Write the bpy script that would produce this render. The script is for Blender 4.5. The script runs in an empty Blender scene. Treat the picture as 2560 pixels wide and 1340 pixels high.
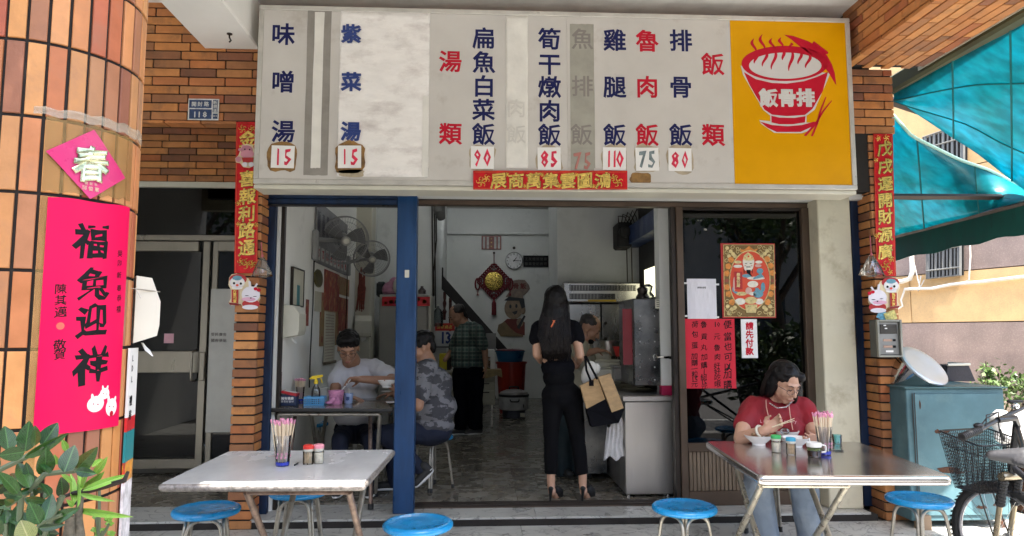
import bpy, math, random
import numpy as np
from mathutils import Vector, Matrix, noise
R_ = math.radians
random.seed(7)
S = bpy.context.scene
COL = S.collection
# ---------------------------------------------------------------- camera, world, sun, exposure
FPX = 1720.0
PITCH = math.atan(162/FPX); YAW = math.atan(85/math.hypot(FPX, 162))
CAMP = Vector((0, 0, 1.4))
FW = Vector((math.sin(YAW)*math.cos(PITCH), math.cos(YAW)*math.cos(PITCH), math.sin(PITCH)))
RT = Vector((math.cos(YAW), -math.sin(YAW), 0)); UP = RT.cross(FW)
cd = bpy.data.cameras.new('camera'); cam = bpy.data.objects.new('camera', cd); COL.objects.link(cam)
cd.sensor_width = 36; cd.lens = 36*FPX/2560; cd.clip_end = 500; cd.clip_start = 0.05
cam.matrix_world = Matrix(((RT.x, UP.x, -FW.x, 0), (RT.y, UP.y, -FW.y, 0), (RT.z, UP.z, -FW.z, CAMP.z), (0, 0, 0, 1)))
S.camera = cam
w = bpy.data.worlds.new('World'); S.world = w; w.use_nodes = True
wn = w.node_tree.nodes; wl = w.node_tree.links
sky = wn.new('ShaderNodeTexSky'); sky.sky_type = 'NISHITA'; sky.sun_disc = False
SUN_EL, SUN_AZ = R_(62), R_(168)          # azimuth measured clockwise from +Y (north); the sun stands behind the camera
sky.sun_elevation = SUN_EL; sky.sun_rotation = SUN_AZ
sky.air_density = 1.0; sky.dust_density = 3.0; sky.ozone_density = 1.0
wl.new(sky.outputs[0], wn['Background'].inputs[0]); wn['Background'].inputs[1].default_value = 0.15
sd = bpy.data.lights.new('sun', 'SUN'); sun = bpy.data.objects.new('sun', sd); COL.objects.link(sun)
sd.energy = 4.0; sd.angle = R_(0.5); sd.color = (1, .95, .87)
sv = Vector((math.sin(SUN_AZ)*math.cos(SUN_EL), math.cos(SUN_AZ)*math.cos(SUN_EL), math.sin(SUN_EL)))
sun.rotation_euler = sv.to_track_quat('Z', 'Y').to_euler(); sun.location = (0, -5, 12)
S.view_settings.view_transform = 'Standard'; S.view_settings.look = 'None'
S.view_settings.gamma = 1; S.view_settings.exposure = 2.33
S.view_settings.use_curve_mapping = False
try:
    S.cycles.max_bounces = 9; S.cycles.diffuse_bounces = 6; S.cycles.glossy_bounces = 4
    S.cycles.transparent_max_bounces = 24; S.cycles.transmission_bounces = 4
    S.cycles.use_denoising = True; S.cycles.caustics_reflective = True; S.cycles.blur_glossy = 1.0; S.cycles.sample_clamp_indirect = 5.0; S.cycles.caustics_refractive = False
except Exception: pass
# ---------------------------------------------------------------- a pixel of the photo -> a point on a real plane
def ray(px, py): return FW + RT*((px-1280)/FPX) - UP*((py-670)/FPX)
def P(px, py, Y=None, Z=None, X=None):
    d = ray(px, py)
    t = (Y-CAMP.y)/d.y if Y is not None else ((Z-CAMP.z)/d.z if Z is not None else (X-CAMP.x)/d.x)
    return CAMP + d*t
def mpp(px, py, Y): return (P(px+1, py, Y)-P(px, py, Y)).length     # metres per photo pixel at that depth
YB, YS, YP = 5.15, 4.88, 5.36      # brick face, sign face, post face
# ---------------------------------------------------------------- materials
MATS = {}
def mat(name, col, rough=.6, metal=0, var=.08, vs=6, bump=0, bs=40, col2=None, c2s=8, c2lo=.5, c2hi=.6, spec=.5,
        rand=None, stretch=(1, 1, 1), alpha=None, coat=0, bstretch=None, emit=0):
    if name in MATS: return MATS[name]
    m = bpy.data.materials.new(name); m.use_nodes = True; nt = m.node_tree; N = nt.nodes; L = nt.links
    b = N['Principled BSDF']; b.inputs['Roughness'].default_value = rough; b.inputs['Metallic'].default_value = metal
    b.inputs['Specular IOR Level'].default_value = spec
    if coat: b.inputs['Coat Weight'].default_value = coat; b.inputs['Coat Roughness'].default_value = .1
    tc = N.new('ShaderNodeTexCoord'); mp = N.new('ShaderNodeMapping'); L.new(tc.outputs['Object'], mp.inputs[0])
    mp.inputs['Scale'].default_value = stretch
    oi = N.new('ShaderNodeObjectInfo')
    cc = N.new('ShaderNodeCombineXYZ'); L.new(oi.outputs['Random'], cc.inputs[0])
    L.new(oi.outputs['Random'], cc.inputs[1])
    sc = N.new('ShaderNodeVectorMath'); sc.operation = 'SCALE'; sc.inputs[3].default_value = 37.0; L.new(cc.outputs[0], sc.inputs[0])
    L.new(sc.outputs[0], mp.inputs['Location'])
    if rand:
        rp = N.new('ShaderNodeValToRGB'); rp.color_ramp.interpolation = 'LINEAR'
        el = rp.color_ramp.elements
        while len(el) < len(rand): el.new(.5)
        for i, c in enumerate(rand): el[i].position = i/(len(rand)-1); el[i].color = (*c, 1)
        L.new(oi.outputs['Random'], rp.inputs[0]); base = rp.outputs[0]
    else:
        rgb = N.new('ShaderNodeRGB'); rgb.outputs[0].default_value = (*col, 1); base = rgb.outputs[0]
    if col2:
        n2 = N.new('ShaderNodeTexNoise'); n2.inputs['Scale'].default_value = c2s; n2.inputs['Detail'].default_value = 6
        n2.inputs['Roughness'].default_value = .65; L.new(mp.outputs[0], n2.inputs[0])
        mr = N.new('ShaderNodeMapRange'); mr.inputs[1].default_value = c2lo; mr.inputs[2].default_value = c2hi; L.new(n2.outputs[0], mr.inputs[0])
        mx = N.new('ShaderNodeMix'); mx.data_type = 'RGBA'; L.new(mr.outputs[0], mx.inputs[0]); L.new(base, mx.inputs[6])
        mx.inputs[7].default_value = (*col2, 1); base = mx.outputs[2]
    if var:
        n1 = N.new('ShaderNodeTexNoise'); n1.inputs['Scale'].default_value = vs; n1.inputs['Detail'].default_value = 8
        n1.inputs['Roughness'].default_value = .6; L.new(mp.outputs[0], n1.inputs[0])
        m1 = N.new('ShaderNodeMapRange'); m1.inputs[1].default_value = .3; m1.inputs[2].default_value = .7
        m1.inputs[3].default_value = 1-var*1.6; m1.inputs[4].default_value = 1+var; L.new(n1.outputs[0], m1.inputs[0])
        vm = N.new('ShaderNodeVectorMath'); vm.operation = 'SCALE'; L.new(base, vm.inputs[0]); L.new(m1.outputs[0], vm.inputs[3]); base = vm.outputs[0]
        rm = N.new('ShaderNodeMapRange'); rm.inputs[1].default_value = .3; rm.inputs[2].default_value = .7
        rm.inputs[3].default_value = max(.03, rough-.12); rm.inputs[4].default_value = min(1, rough+.12)
        L.new(n1.outputs[0], rm.inputs[0]); L.new(rm.outputs[0], b.inputs['Roughness'])
    L.new(base, b.inputs['Base Color'])
    if bump:
        nb = N.new('ShaderNodeTexNoise'); nb.inputs['Scale'].default_value = bs; nb.inputs['Detail'].default_value = 5
        L.new(mp.outputs[0], nb.inputs[0]); bn = N.new('ShaderNodeBump'); bn.inputs['Strength'].default_value = bump
        bn.inputs['Distance'].default_value = .01; L.new(nb.outputs[0], bn.inputs['Height']); L.new(bn.outputs[0], b.inputs['Normal'])
    if alpha is not None: b.inputs['Alpha'].default_value = alpha
    if emit: L.new(base, b.inputs['Emission Color']); b.inputs['Emission Strength'].default_value = emit
    MATS[name] = m; return m
def glassmat(name, tint=(1, 1, 1), gloss=.02, ior=1.5, extra=0.0):
    if name in MATS: return MATS[name]
    m = bpy.data.materials.new(name); m.use_nodes = True; nt = m.node_tree; N = nt.nodes; L = nt.links
    N.remove(N['Principled BSDF']); out = N['Material Output']
    tr = N.new('ShaderNodeBsdfTransparent'); tr.inputs[0].default_value = (*tint, 1)
    gl = N.new('ShaderNodeBsdfGlossy'); gl.inputs['Roughness'].default_value = gloss
    fr = N.new('ShaderNodeFresnel'); fr.inputs[0].default_value = ior
    ad = N.new('ShaderNodeMath'); ad.operation = 'ADD'; ad.use_clamp = True; ad.inputs[1].default_value = extra; L.new(fr.outputs[0], ad.inputs[0])
    mx = N.new('ShaderNodeMixShader'); L.new(ad.outputs[0], mx.inputs[0]); L.new(tr.outputs[0], mx.inputs[1]); L.new(gl.outputs[0], mx.inputs[2])
    L.new(mx.outputs[0], out.inputs[0]); MATS[name] = m; return m
def marble(name, base, vein, gap=.0, sc=2.2, rough=.25):
    if name in MATS: return MATS[name]
    m = mat(name, base, rough, var=.15, vs=5, bump=.05, bs=12); nt = m.node_tree; N = nt.nodes; L = nt.links; b = N['Principled BSDF']
    mp = [n for n in N if n.type == 'MAPPING'][0]
    ns = N.new('ShaderNodeTexNoise'); ns.inputs['Scale'].default_value = sc*1.5; ns.inputs['Detail'].default_value = 9; ns.inputs['Distortion'].default_value = 1.6
    L.new(mp.outputs[0], ns.inputs[0])
    wv = N.new('ShaderNodeMath'); wv.operation = 'SUBTRACT'; wv.inputs[1].default_value = .5; L.new(ns.outputs[0], wv.inputs[0])
    ab = N.new('ShaderNodeMath'); ab.operation = 'ABSOLUTE'; L.new(wv.outputs[0], ab.inputs[0])
    mr = N.new('ShaderNodeMapRange'); mr.inputs[1].default_value = 0; mr.inputs[2].default_value = .022; mr.inputs[3].default_value = .8; mr.inputs[4].default_value = 0
    L.new(ab.outputs[0], mr.inputs[0])
    src = b.inputs['Base Color'].links[0].from_socket
    mx = N.new('ShaderNodeMix'); mx.data_type = 'RGBA'; L.new(mr.outputs[0], mx.inputs[0]); L.new(src, mx.inputs[6]); mx.inputs[7].default_value = (*vein, 1)
    oi = [n for n in N if n.type == 'OBJECT_INFO'][0]
    m2 = N.new('ShaderNodeMapRange'); m2.inputs[3].default_value = .92; m2.inputs[4].default_value = 1.06; L.new(oi.outputs['Random'], m2.inputs[0])
    vm = N.new('ShaderNodeVectorMath'); vm.operation = 'SCALE'; L.new(mx.outputs[2], vm.inputs[0]); L.new(m2.outputs[0], vm.inputs[3])
    L.new(vm.outputs[0], b.inputs['Base Color']); return m
def stripes(name, cols, rough=.8, axis='Z', scale=10):     # woven plaid
    if name in MATS: return MATS[name]
    m = mat(name, cols[0], rough, var=.12, vs=30, bump=.1, bs=120); N = m.node_tree.nodes; L = m.node_tree.links; b = N['Principled BSDF']
    mp = [n for n in N if n.type == 'MAPPING'][0]; src = b.inputs['Base Color'].links[0].from_socket
    for ax, c, s in (('X', cols[1], scale), ('Z', cols[1], scale), ('X', cols[2], scale*.52), ('Z', cols[2], scale*.52)):
        wv = N.new('ShaderNodeTexWave'); wv.bands_direction = ax; wv.inputs['Scale'].default_value = s; L.new(mp.outputs[0], wv.inputs[0])
        mr = N.new('ShaderNodeMapRange'); mr.inputs[1].default_value = .72; mr.inputs[2].default_value = .85; mr.inputs[4].default_value = .55; L.new(wv.outputs[1], mr.inputs[0])
        mx = N.new('ShaderNodeMix'); mx.data_type = 'RGBA'; L.new(mr.outputs[0], mx.inputs[0]); L.new(src, mx.inputs[6]); mx.inputs[7].default_value = (*c, 1); src = mx.outputs[2]
    L.new(src, b.inputs['Base Color']); return m
# ---------------------------------------------------------------- objects
WL = {}
def tag(o, label=None, cat=None, group=None, kind=None):
    if label: o['label'] = label
    if cat: o['category'] = cat
    if group: o['group'] = group
    if kind: o['kind'] = kind
    return o
def thing(name, label, cat, loc, group=None):
    o = bpy.data.objects.new(name, None); COL.objects.link(o); o.empty_display_size = .1
    o.location = loc; WL[o.name] = Vector(loc); return tag(o, label, cat, group)
def link(name, me, parent=None, loc=None):
    o = bpy.data.objects.new(name, me); COL.objects.link(o)
    if parent: o.parent = parent
    if loc is not None: o.location = loc
    return o
def _mesh(name, v, f, smooth):
    me = bpy.data.meshes.new(name); me.from_pydata(v, [], f); me.validate()
    if smooth is True: me.shade_smooth()
    elif isinstance(smooth, (int, float)) and smooth:
        me.shade_smooth(); me.set_sharp_from_angle(angle=R_(smooth))
    return me
GLY = {}
def glyph(ch, bold=0):
    k = (ch, bold)
    if k not in GLY:
        c = bpy.data.curves.new('t', 'FONT'); c.body = ch; c.size = 1; c.bevel_depth = bold; c.bevel_resolution = 0; c.resolution_u = 1
        o = bpy.data.objects.new('t', c); COL.objects.link(o); bpy.context.view_layer.update()
        me = o.to_mesh(); vs = [tuple(v.co) for v in me.vertices]; fs = [tuple(p.vertices) for p in me.polygons]; o.to_mesh_clear()
        bpy.data.objects.remove(o); bpy.data.curves.remove(c)
        if ord(ch[0]) > 0x2000: cx, cy = .5, .38
        else:
            xs = [v[0] for v in vs] or [0]; cx, cy = (min(xs)+max(xs))/2, .35
        GLY[k] = ([(v[0]-cx, v[1]-cy, v[2]*.35) for v in vs], fs)
    return GLY[k]
class MB:
    def __init__(s): s.v = []; s.f = []; s.seg = []
    def add(s, vs, fs):
        n = len(s.v); s.v += [tuple(v) for v in vs]; s.f += [tuple(i+n for i in f) for f in fs]; return s
    def box(s, lo, hi, ch=0.0, M=None):
        lo = Vector(lo); hi = Vector(hi); lo, hi = Vector([min(a, b) for a, b in zip(lo, hi)]), Vector([max(a, b) for a, b in zip(lo, hi)])
        ch = min(ch, .45*min(hi-lo)); vs = []; idx = {}
        if ch <= 0:
            vs = [(x, y, z) for x in (lo.x, hi.x) for y in (lo.y, hi.y) for z in (lo.z, hi.z)]
            fs = [(0, 1, 3, 2), (4, 6, 7, 5), (0, 4, 5, 1), (2, 3, 7, 6), (0, 2, 6, 4), (1, 5, 7, 3)]
        else:
            c = [lo, hi]
            for ix in (0, 1):
                for iy in (0, 1):
                    for iz in (0, 1):
                        p = [c[ix].x, c[iy].y, c[iz].z]; sg = [1-2*ix, 1-2*iy, 1-2*iz]
                        for a in range(3):       # vertex lying on face of axis a
                            q = p[:]
                            for b in range(3):
                                if b != a: q[b] += sg[b]*ch
                            idx[(ix, iy, iz, a)] = len(vs); vs.append(q)
            I = idx; fs = []
            for a in range(3):
                b, d = (a+1) % 3, (a+2) % 3
                for s_ in (0, 1):
                    def k(vb, vd, ax=a):
                        t = [0, 0, 0]; t[a] = s_; t[b] = vb; t[d] = vd; return I[(*t, ax)]
                    q = (k(0, 0), k(1, 0), k(1, 1), k(0, 1)); fs.append(q if s_ else q[::-1])
                for sb in (0, 1):
                    for sd_ in (0, 1):    # edge along axis a between faces b and d
                        t0 = [0, 0, 0]; t0[b] = sb; t0[d] = sd_; t1 = t0[:]; t1[a] = 1
                        q = (I[(*t0, b)], I[(*t1, b)], I[(*t1, d)], I[(*t0, d)]); fs.append(q[::-1] if sb == sd_ else q)
            for ix in (0, 1):
                for iy in (0, 1):
                    for iz in (0, 1):
                        q = (I[(ix, iy, iz, 0)], I[(ix, iy, iz, 1)], I[(ix, iy, iz, 2)]); fs.append(q if (ix+iy+iz) % 2 else q[::-1])
        if M is not None: vs = [M @ Vector(v) for v in vs]
        return s.add(vs, fs)
    def prism(s, pts, ext):      # closed polygon, extruded by vector
        ext = Vector(ext); n = len(pts); a = [Vector(p) for p in pts]; b = [p+ext for p in a]
        nr = Vector((0, 0, 0))
        for i in range(n): nr += a[i].cross(a[(i+1) % n])
        fl = nr.dot(ext) > 0
        fs = [tuple(range(n)), tuple(range(2*n-1, n-1, -1))] + [(i, i+n, (i+1) % n+n, (i+1) % n) for i in range(n)]
        return s.add(a+b, [f[::-1] for f in fs] if fl else fs)
    def quad(s, *p): return s.add(p, [tuple(range(len(p)))])
    def tube(s, pts, r, seg=8, closed=False, cap=True):
        pts = [Vector(p) for p in pts]; n = len(pts); rs = r if isinstance(r, (list, tuple)) else [r]*n
        prev = None; base = len(s.v); rings = []
        for i, p in enumerate(pts):
            if closed: t = pts[(i+1) % n]-pts[i-1]
            else: t = pts[min(i+1, n-1)]-pts[max(i-1, 0)]
            t = t.normalized() if t.length > 1e-9 else Vector((0, 0, 1))
            if prev is None:
                a = Vector((0, 0, 1)) if abs(t.z) < .9 else Vector((1, 0, 0)); x = t.cross(a).normalized()
            else:
                x = prev - t*prev.dot(t); x = x.normalized() if x.length > 1e-6 else t.orthogonal().normalized()
            y = t.cross(x); prev = x
            rings.append([p+x*(rs[i]*math.cos(2*math.pi*k/seg))+y*(rs[i]*math.sin(2*math.pi*k/seg)) for k in range(seg)])
        vs = [v for rg in rings for v in rg]; fs = []
        for i in range(n if closed else n-1):
            j = (i+1) % n
            for k in range(seg): fs.append((i*seg+k, i*seg+(k+1) % seg, j*seg+(k+1) % seg, j*seg+k))
        if cap and not closed: fs += [tuple(range(seg))[::-1], tuple(range((n-1)*seg, n*seg))]
        return s.add(vs, fs)
    def lathe(s, c, prof, seg=24, ax=None, sx=1, sy=1):
        c = Vector(c); Q = Matrix.Identity(3) if ax is None else Vector(ax).to_track_quat('Z', 'Y').to_matrix()
        vs = []; fs = []
        for r, z in prof:
            for k in range(seg):
                a = 2*math.pi*k/seg; vs.append(c+Q @ Vector((r*sx*math.cos(a), r*sy*math.sin(a), z)))
        for i in range(len(prof)-1):
            for k in range(seg): fs.append((i*seg+k, i*seg+(k+1) % seg, (i+1)*seg+(k+1) % seg, (i+1)*seg+k))
        if prof[0][0] > 1e-5: fs.append(tuple(range(seg))[::-1])
        if prof[-1][0] > 1e-5: fs.append(tuple(range((len(prof)-1)*seg, len(prof)*seg)))
        return s.add(vs, fs)
    def ell(s, c, r, M=None, seg=14, rg=8):
        c = Vector(c); vs = [(0, 0, -1)]; fs = []
        for i in range(1, rg):
            t = -math.pi/2+math.pi*i/rg
            for k in range(seg):
                a = 2*math.pi*k/seg; vs.append((math.cos(t)*math.cos(a), math.cos(t)*math.sin(a), math.sin(t)))
        vs.append((0, 0, 1)); n = len(vs)-1
        for k in range(seg):
            fs.append((0, 1+(k+1) % seg, 1+k)); fs.append((n, n-seg+k, n-seg+(k+1) % seg))
            for i in range(rg-2): a = 1+i*seg; fs.append((a+k, a+(k+1) % seg, a+seg+(k+1) % seg, a+seg+k))
        out = []
        for v in vs:
            q = Vector((v[0]*r[0], v[1]*r[1], v[2]*r[2]))
            out.append(c+(M @ q if M is not None else q))
        return s.add(out, fs)
    def cap(s, p0, p1, r0, r1, seg=12):
        p0 = Vector(p0); p1 = Vector(p1); d = (p1-p0); L = d.length; d = d.normalized() if L > 1e-6 else Vector((0, 0, 1)); pr = []
        for t in (-90, -60, -30, 0): pr.append((max(1e-4, r0*math.cos(R_(t))), r0*math.sin(R_(t))))
        for t in (0, 30, 60, 90): pr.append((max(1e-4, r1*math.cos(R_(t))), L+r1*math.sin(R_(t))))
        return s.lathe(p0, pr, seg, d)
    def text(s, ch, c, sz, u=(1, 0, 0), v=(0, 0, 1), bold=.012, wx=1.0, brush=0, rot=0, seed=None):
        c = Vector(c); u = Vector(u); v = Vector(v); vs, fs = glyph(ch, bold); out = []
        cr, sr = math.cos(rot), math.sin(rot)
        sd_ = random.random()*50 if seed is None else seed; nn = u.cross(v)
        for x, y, zz_ in vs:
            if brush:
                nx = noise.noise(Vector((x*4+sd_, y*4, 1))); ny = noise.noise(Vector((x*4, y*4+sd_, 5)))
                x, y = x+brush*nx, y+brush*ny+x*.12
            x, y = x*cr-y*sr, x*sr+y*cr
            out.append(c+u*(x*sz*wx)+v*(y*sz)+nn*(zz_*sz))
        s.seg.append((len(s.v), len(s.v)+len(out), len(s.f), len(s.f)+len(fs))); return s.add(out, fs)
    def disc(s, c, r, u=(1, 0, 0), v=(0, 0, 1), seg=20, ry=None):
        c = Vector(c); u = Vector(u); v = Vector(v); ry = ry or r
        return s.quad(*[c+u*(r*math.cos(2*math.pi*k/seg))+v*(ry*math.sin(2*math.pi*k/seg)) for k in range(seg)])
    def build(s, name, m, parent=None, smooth=False, label=None, cat=None, group=None, kind=None, origin=None):
        if len(s.seg) > 1 and name.startswith('lettering') and kind is None:      # every written character is a piece of its own
            for a, b, c, d in s.seg:
                q = MB(); q.v = s.v[a:b]; q.f = [tuple(i-a for i in f) for f in s.f[c:d]]; o = q.build('character', m, parent)
            return o
        if parent is not None: o0 = WL[parent.name]
        elif origin is not None: o0 = Vector(origin)
        else:
            A = np.array(s.v); o0 = Vector(((A[:, 0].min()+A[:, 0].max())/2, (A[:, 1].min()+A[:, 1].max())/2, A[:, 2].min()))
        A = np.array([tuple(v) for v in s.v])-np.array(o0)
        me = _mesh(name, A.tolist(), s.f, smooth)
        if not isinstance(m, (list, tuple)): m = [m]
        for x in m: me.materials.append(x)
        o = link(name, me, parent, None if parent is not None else o0)
        WL[o.name] = o0.copy(); return tag(o, label, cat, group, kind)
def kids(o): return [c for c in COL.objects if c.parent == o]
def copy_tree(o, parent=None):
    c = o.copy(); COL.objects.link(c)
    if parent: c.parent = parent
    for ch in CH.get(o.name, []): copy_tree(ch, c)
    return c
CH = {}
def register(root):
    CH[root.name] = [c for c in COL.objects if c.parent == root]
    for c in CH[root.name]: register(c)
def arc(c, r, a0, a1, n, u, v):
    c = Vector(c); u = Vector(u); v = Vector(v)
    return [c+u*(r*math.cos(a0+(a1-a0)*i/n))+v*(r*math.sin(a0+(a1-a0)*i/n)) for i in range(n+1)]
def fillet(pts, r, n=5):
    pts = [Vector(p) for p in pts]; out = [pts[0]]
    for i in range(1, len(pts)-1):
        a, b, c = pts[i-1], pts[i], pts[i+1]; d0 = (a-b).normalized(); d1 = (c-b).normalized()
        k = min(r, .45*(a-b).length, .45*(c-b).length); p0 = b+d0*k; p1 = b+d1*k
        for j in range(n+1):
            t = j/n; out.append(p0*(1-t)**2+b*(2*t*(1-t))+p1*t*t)
    out.append(pts[-1]); return out
def remesh(mb, name, m, parent, vox=.008, smooth=4, cloth=0, cs=9, label=None, cat=None, group=None):
    """one continuous skin over overlapping shapes"""
    o0 = WL[parent.name] if parent is not None else None
    A = np.array([tuple(v) for v in mb.v])
    if o0 is None: o0 = Vector(((A[:, 0].min()+A[:, 0].max())/2, (A[:, 1].min()+A[:, 1].max())/2, A[:, 2].min()))
    me = _mesh('tmp', (A-np.array(o0)).tolist(), mb.f, False); t = link('tmp', me)
    md = t.modifiers.new('r', 'REMESH'); md.mode = 'VOXEL'; md.voxel_size = vox
    ms = t.modifiers.new('s', 'SMOOTH'); ms.iterations = smooth; ms.factor = .5
    dg = bpy.context.evaluated_depsgraph_get(); me2 = bpy.data.meshes.new_from_object(t.evaluated_get(dg)); me2.name = name
    bpy.data.objects.remove(t); bpy.data.meshes.remove(me)
    if cloth:
        sd_ = random.random()*30
        nr = [v.normal.copy() for v in me2.vertices]
        for v, n in zip(me2.vertices, nr):
            q = v.co; a = noise.noise(Vector((q.x*cs+sd_, q.y*cs, q.z*cs*.55+q.x*cs*.5)))
            b = noise.noise(Vector((q.x*cs*2.3, q.y*cs*2.3+sd_, q.z*cs*1.4-q.x*cs)))
            v.co += n*cloth*((1-abs(a)*3)*.8+b*.7)
    me2.materials.clear()
    for x in (m if isinstance(m, (list, tuple)) else [m]): me2.materials.append(x)
    me2.shade_smooth(); o = link(name, me2, parent, None if parent is not None else o0); WL[o.name] = o0.copy()
    return tag(o, label, cat, group)
# ================================================================ MATERIALS USED BY THE BUILDING
BR = [(.34, .10, .05), (.52, .215, .075), (.58, .26, .09), (.17, .075, .05), (.50, .20, .065), (.56, .24, .08), (.40, .13, .05), (.60, .28, .10), (.25, .10, .06), (.54, .23, .08), (.20, .09, .055), (.56, .25, .085)]
m_brick = mat('brick_tile', (1, 1, 1), .6, spec=.25, rand=BR, var=.12, vs=9, bump=.12, bs=60, col2=(.15, .085, .055), c2s=6, c2lo=.52, c2hi=.8)
CT = [(.62, .29, .10), (.38, .085, .045), (.66, .32, .12), (.60, .26, .08), (.27, .105, .065), (.68, .33, .125), (.42, .10, .055), (.63, .29, .095), (.34, .17, .09), (.66, .31, .11), (.30, .12, .075), (.64, .30, .10)]
m_tile = mat('column_tile', (1, 1, 1), .45, spec=.35, rand=CT, var=.10, vs=14, bump=.08, bs=90, col2=(.24, .13, .08), c2s=7, c2lo=.54, c2hi=.85)
m_mortar = mat('black_mortar', (.018, .015, .013), .9, bump=.2, bs=60)
m_cream = mat('cream_paint', (.58, .54, .41), .75, spec=.2, var=.06, vs=3, bump=.06, bs=25, col2=(.33, .28, .19), c2s=4, c2lo=.52, c2hi=.78)
m_white_beam = mat('white_beam_paint', (.80, .79, .75), .7, var=.04, vs=2, bump=.04)
m_inwall = mat('grey_white_plaster', (.72, .73, .70), .75, var=.06, vs=1.2, bump=.05, bs=14, col2=(.50, .50, .47), c2s=2.2, c2lo=.6, c2hi=.8)
m_blue = mat('blue_enamel', (.006, .045, .135), .38, var=.2, vs=5, bump=.05, bs=20, col2=(.02, .03, .05), c2s=7, c2lo=.66, c2hi=.8, stretch=(3, 3, .5))
m_blue2 = mat('dark_blue_shutter', (.003, .020, .062), .45, var=.3, vs=6, stretch=(3, 3, .5))
m_bronze = mat('bronze_aluminium', (.095, .065, .045), .42, .35, var=.15, vs=4)
m_dkframe = mat('dark_bronze', (.03, .022, .017), .45, .3, var=.2, vs=8)
m_steel = mat('door_steel', (.27, .25, .21), .34, .85, var=.14, vs=2.5, stretch=(1, 1, .25))
m_steel2 = mat('kitchen_steel', (.55, .54, .52), .28, .9, var=.12, vs=3, bump=.02, bs=12, stretch=(1, 1, .3))
m_marble_in = marble('shop_floor_marble', (.19, .17, .135), (.075, .06, .045), sc=1.5, rough=.25)
m_marble_out = marble('step_marble', (.44, .44, .41), (.13, .13, .125), sc=2.4, rough=.35)
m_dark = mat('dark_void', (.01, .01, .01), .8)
m_unlit = mat('unlit_black_wall', (.035, .035, .035), .8, var=.2)  # near-black colour stands in for unlit openings and rooms
m_ply = mat('slat_wood', (.16, .115, .075), .55, var=.2, vs=6, stretch=(6, 6, .6))
m_glass = glassmat('shop_window_glass', (.16, .17, .165), .012, 1.5, .01)
m_glassd = glassmat('door_tinted_glass', (.04, .045, .04), .02, 1.42, .0)
m_pvc = mat('old_white_plastic', (.62, .60, .50), .4, var=.05)
m_chrome = mat('chrome', (.8, .8, .8), .12, 1, var=.05)
m_rubber = mat('black_rubber', (.02, .02, .02), .6)
m_blackmet = mat('black_paint', (.015, .015, .017), .35, var=.1)
m_galv = mat('old_tube_steel', (.45, .42, .36), .38, .75, var=.2, vs=14, col2=(.14, .08, .05), c2s=18, c2lo=.6, c2hi=.72)
m_paperw = mat('white_paper', (.78, .77, .74), .7, var=.04)
m_red = mat('glossy_red_print', (.62, .015, .02), .38, var=.12, vs=12)
m_gold = mat('gold_foil', (.78, .55, .13), .32, .6, var=.25, vs=30)
m_black = mat('black_ink', (.006, .006, .007), .6, spec=.2, var=0)
m_navy = mat('navy_vinyl', (.010, .014, .085), .5, spec=.2, var=.05)
m_signred = mat('red_vinyl', (.50, .008, .028), .5, spec=.2, var=.05)
# ================================================================ THE SETTING
def struct(mb, name, m, smooth=False): return mb.build(name, m, kind='structure', smooth=smooth)
road = struct(MB().box((-60, -60, -.16), (60, 1.2, -.12)), 'road', mat('asphalt', (.17, .165, .155), .9, var=.15, vs=3, bump=.3, bs=90))
gnd = struct(MB().box((-60, 1.2, -.40), (60, 60, -.02)), 'ground', mat('concrete_ground', (.30, .29, .27), .85, var=.15, vs=2, bump=.15, bs=60))
kerb = struct(MB().box((-60, 1.0, -.3), (60, 1.22, .0), .015), 'kerb', mat('kerb_concrete', (.33, .32, .30), .8, var=.15))
pvb = struct(MB().box((-5, 1.22, -.02), (4.6, 5.16, -.012)), 'pavement', m_mortar)
sideyard = struct(MB().box((3.3, 3.2, -.02), (16, 30, -.004)), 'side_yard', mat('yard_concrete', (.33, .31, .28), .85, var=.2, vs=3, bump=.15, bs=50))
road_line = struct(MB().box((-60, -1.2, -.12), (60, -1.08, -.116)), 'road_marking', mat('road_paint', (.7, .7, .66), .7, var=.15))
# pavement, step and shop floor slabs, each its own piece
def slabs(parent, x0, x1, y0, y1, zt, nx, ny, m, gap=.0025, th=.02, off=.5, name='marble_slab'):
    for j in range(ny):
        ya, yb = y0+(y1-y0)*j/ny, y0+(y1-y0)*(j+1)/ny; dx = (x1-x0)/nx; sh = dx*off if j % 2 else 0
        for i in range(-1 if sh else 0, nx):
            xa, xb = max(x0, x0+dx*i+sh), min(x1, x0+dx*(i+1)+sh)
            if xb-xa < .03: continue
            z = zt+random.uniform(-.0007, .0007)
            MB().box((xa+gap/2, ya+gap/2, zt-th), (xb-gap/2, yb-gap/2, z), .0015).build(name, m, parent)
WL[pvb.name] = Vector(pvb.location)
slabs(pvb, -4.6, 4.4, 2.4, 5.16, 0.0, 8, 8, m_marble_out, th=.012, off=.37)
stp = struct(MB().box((-4.6, 5.165, -.02), (3.0, 7.0, .045)), 'entrance_step', m_mortar)
slabs(stp, -4.6, 2.95, 5.165, 5.60, .06, 9, 1, m_marble_out, th=.06)
slabs(stp, -4.6, -1.86, 5.60, 6.9, .06, 4, 3, m_marble_in)
fl = struct(MB().box((-1.6, 5.60, -.02), (3.0, 14.4, .052)), 'shop_floor', m_mortar)
slabs(fl, -1.58, 1.75, 5.61, 9.6, .07, 7, 9, m_marble_in, gap=.0015, off=.43)
slabs(fl, -1.58, 3.0, 9.6, 14.2, .07, 7, 8, m_marble_in, gap=.0015, off=.43)
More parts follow.
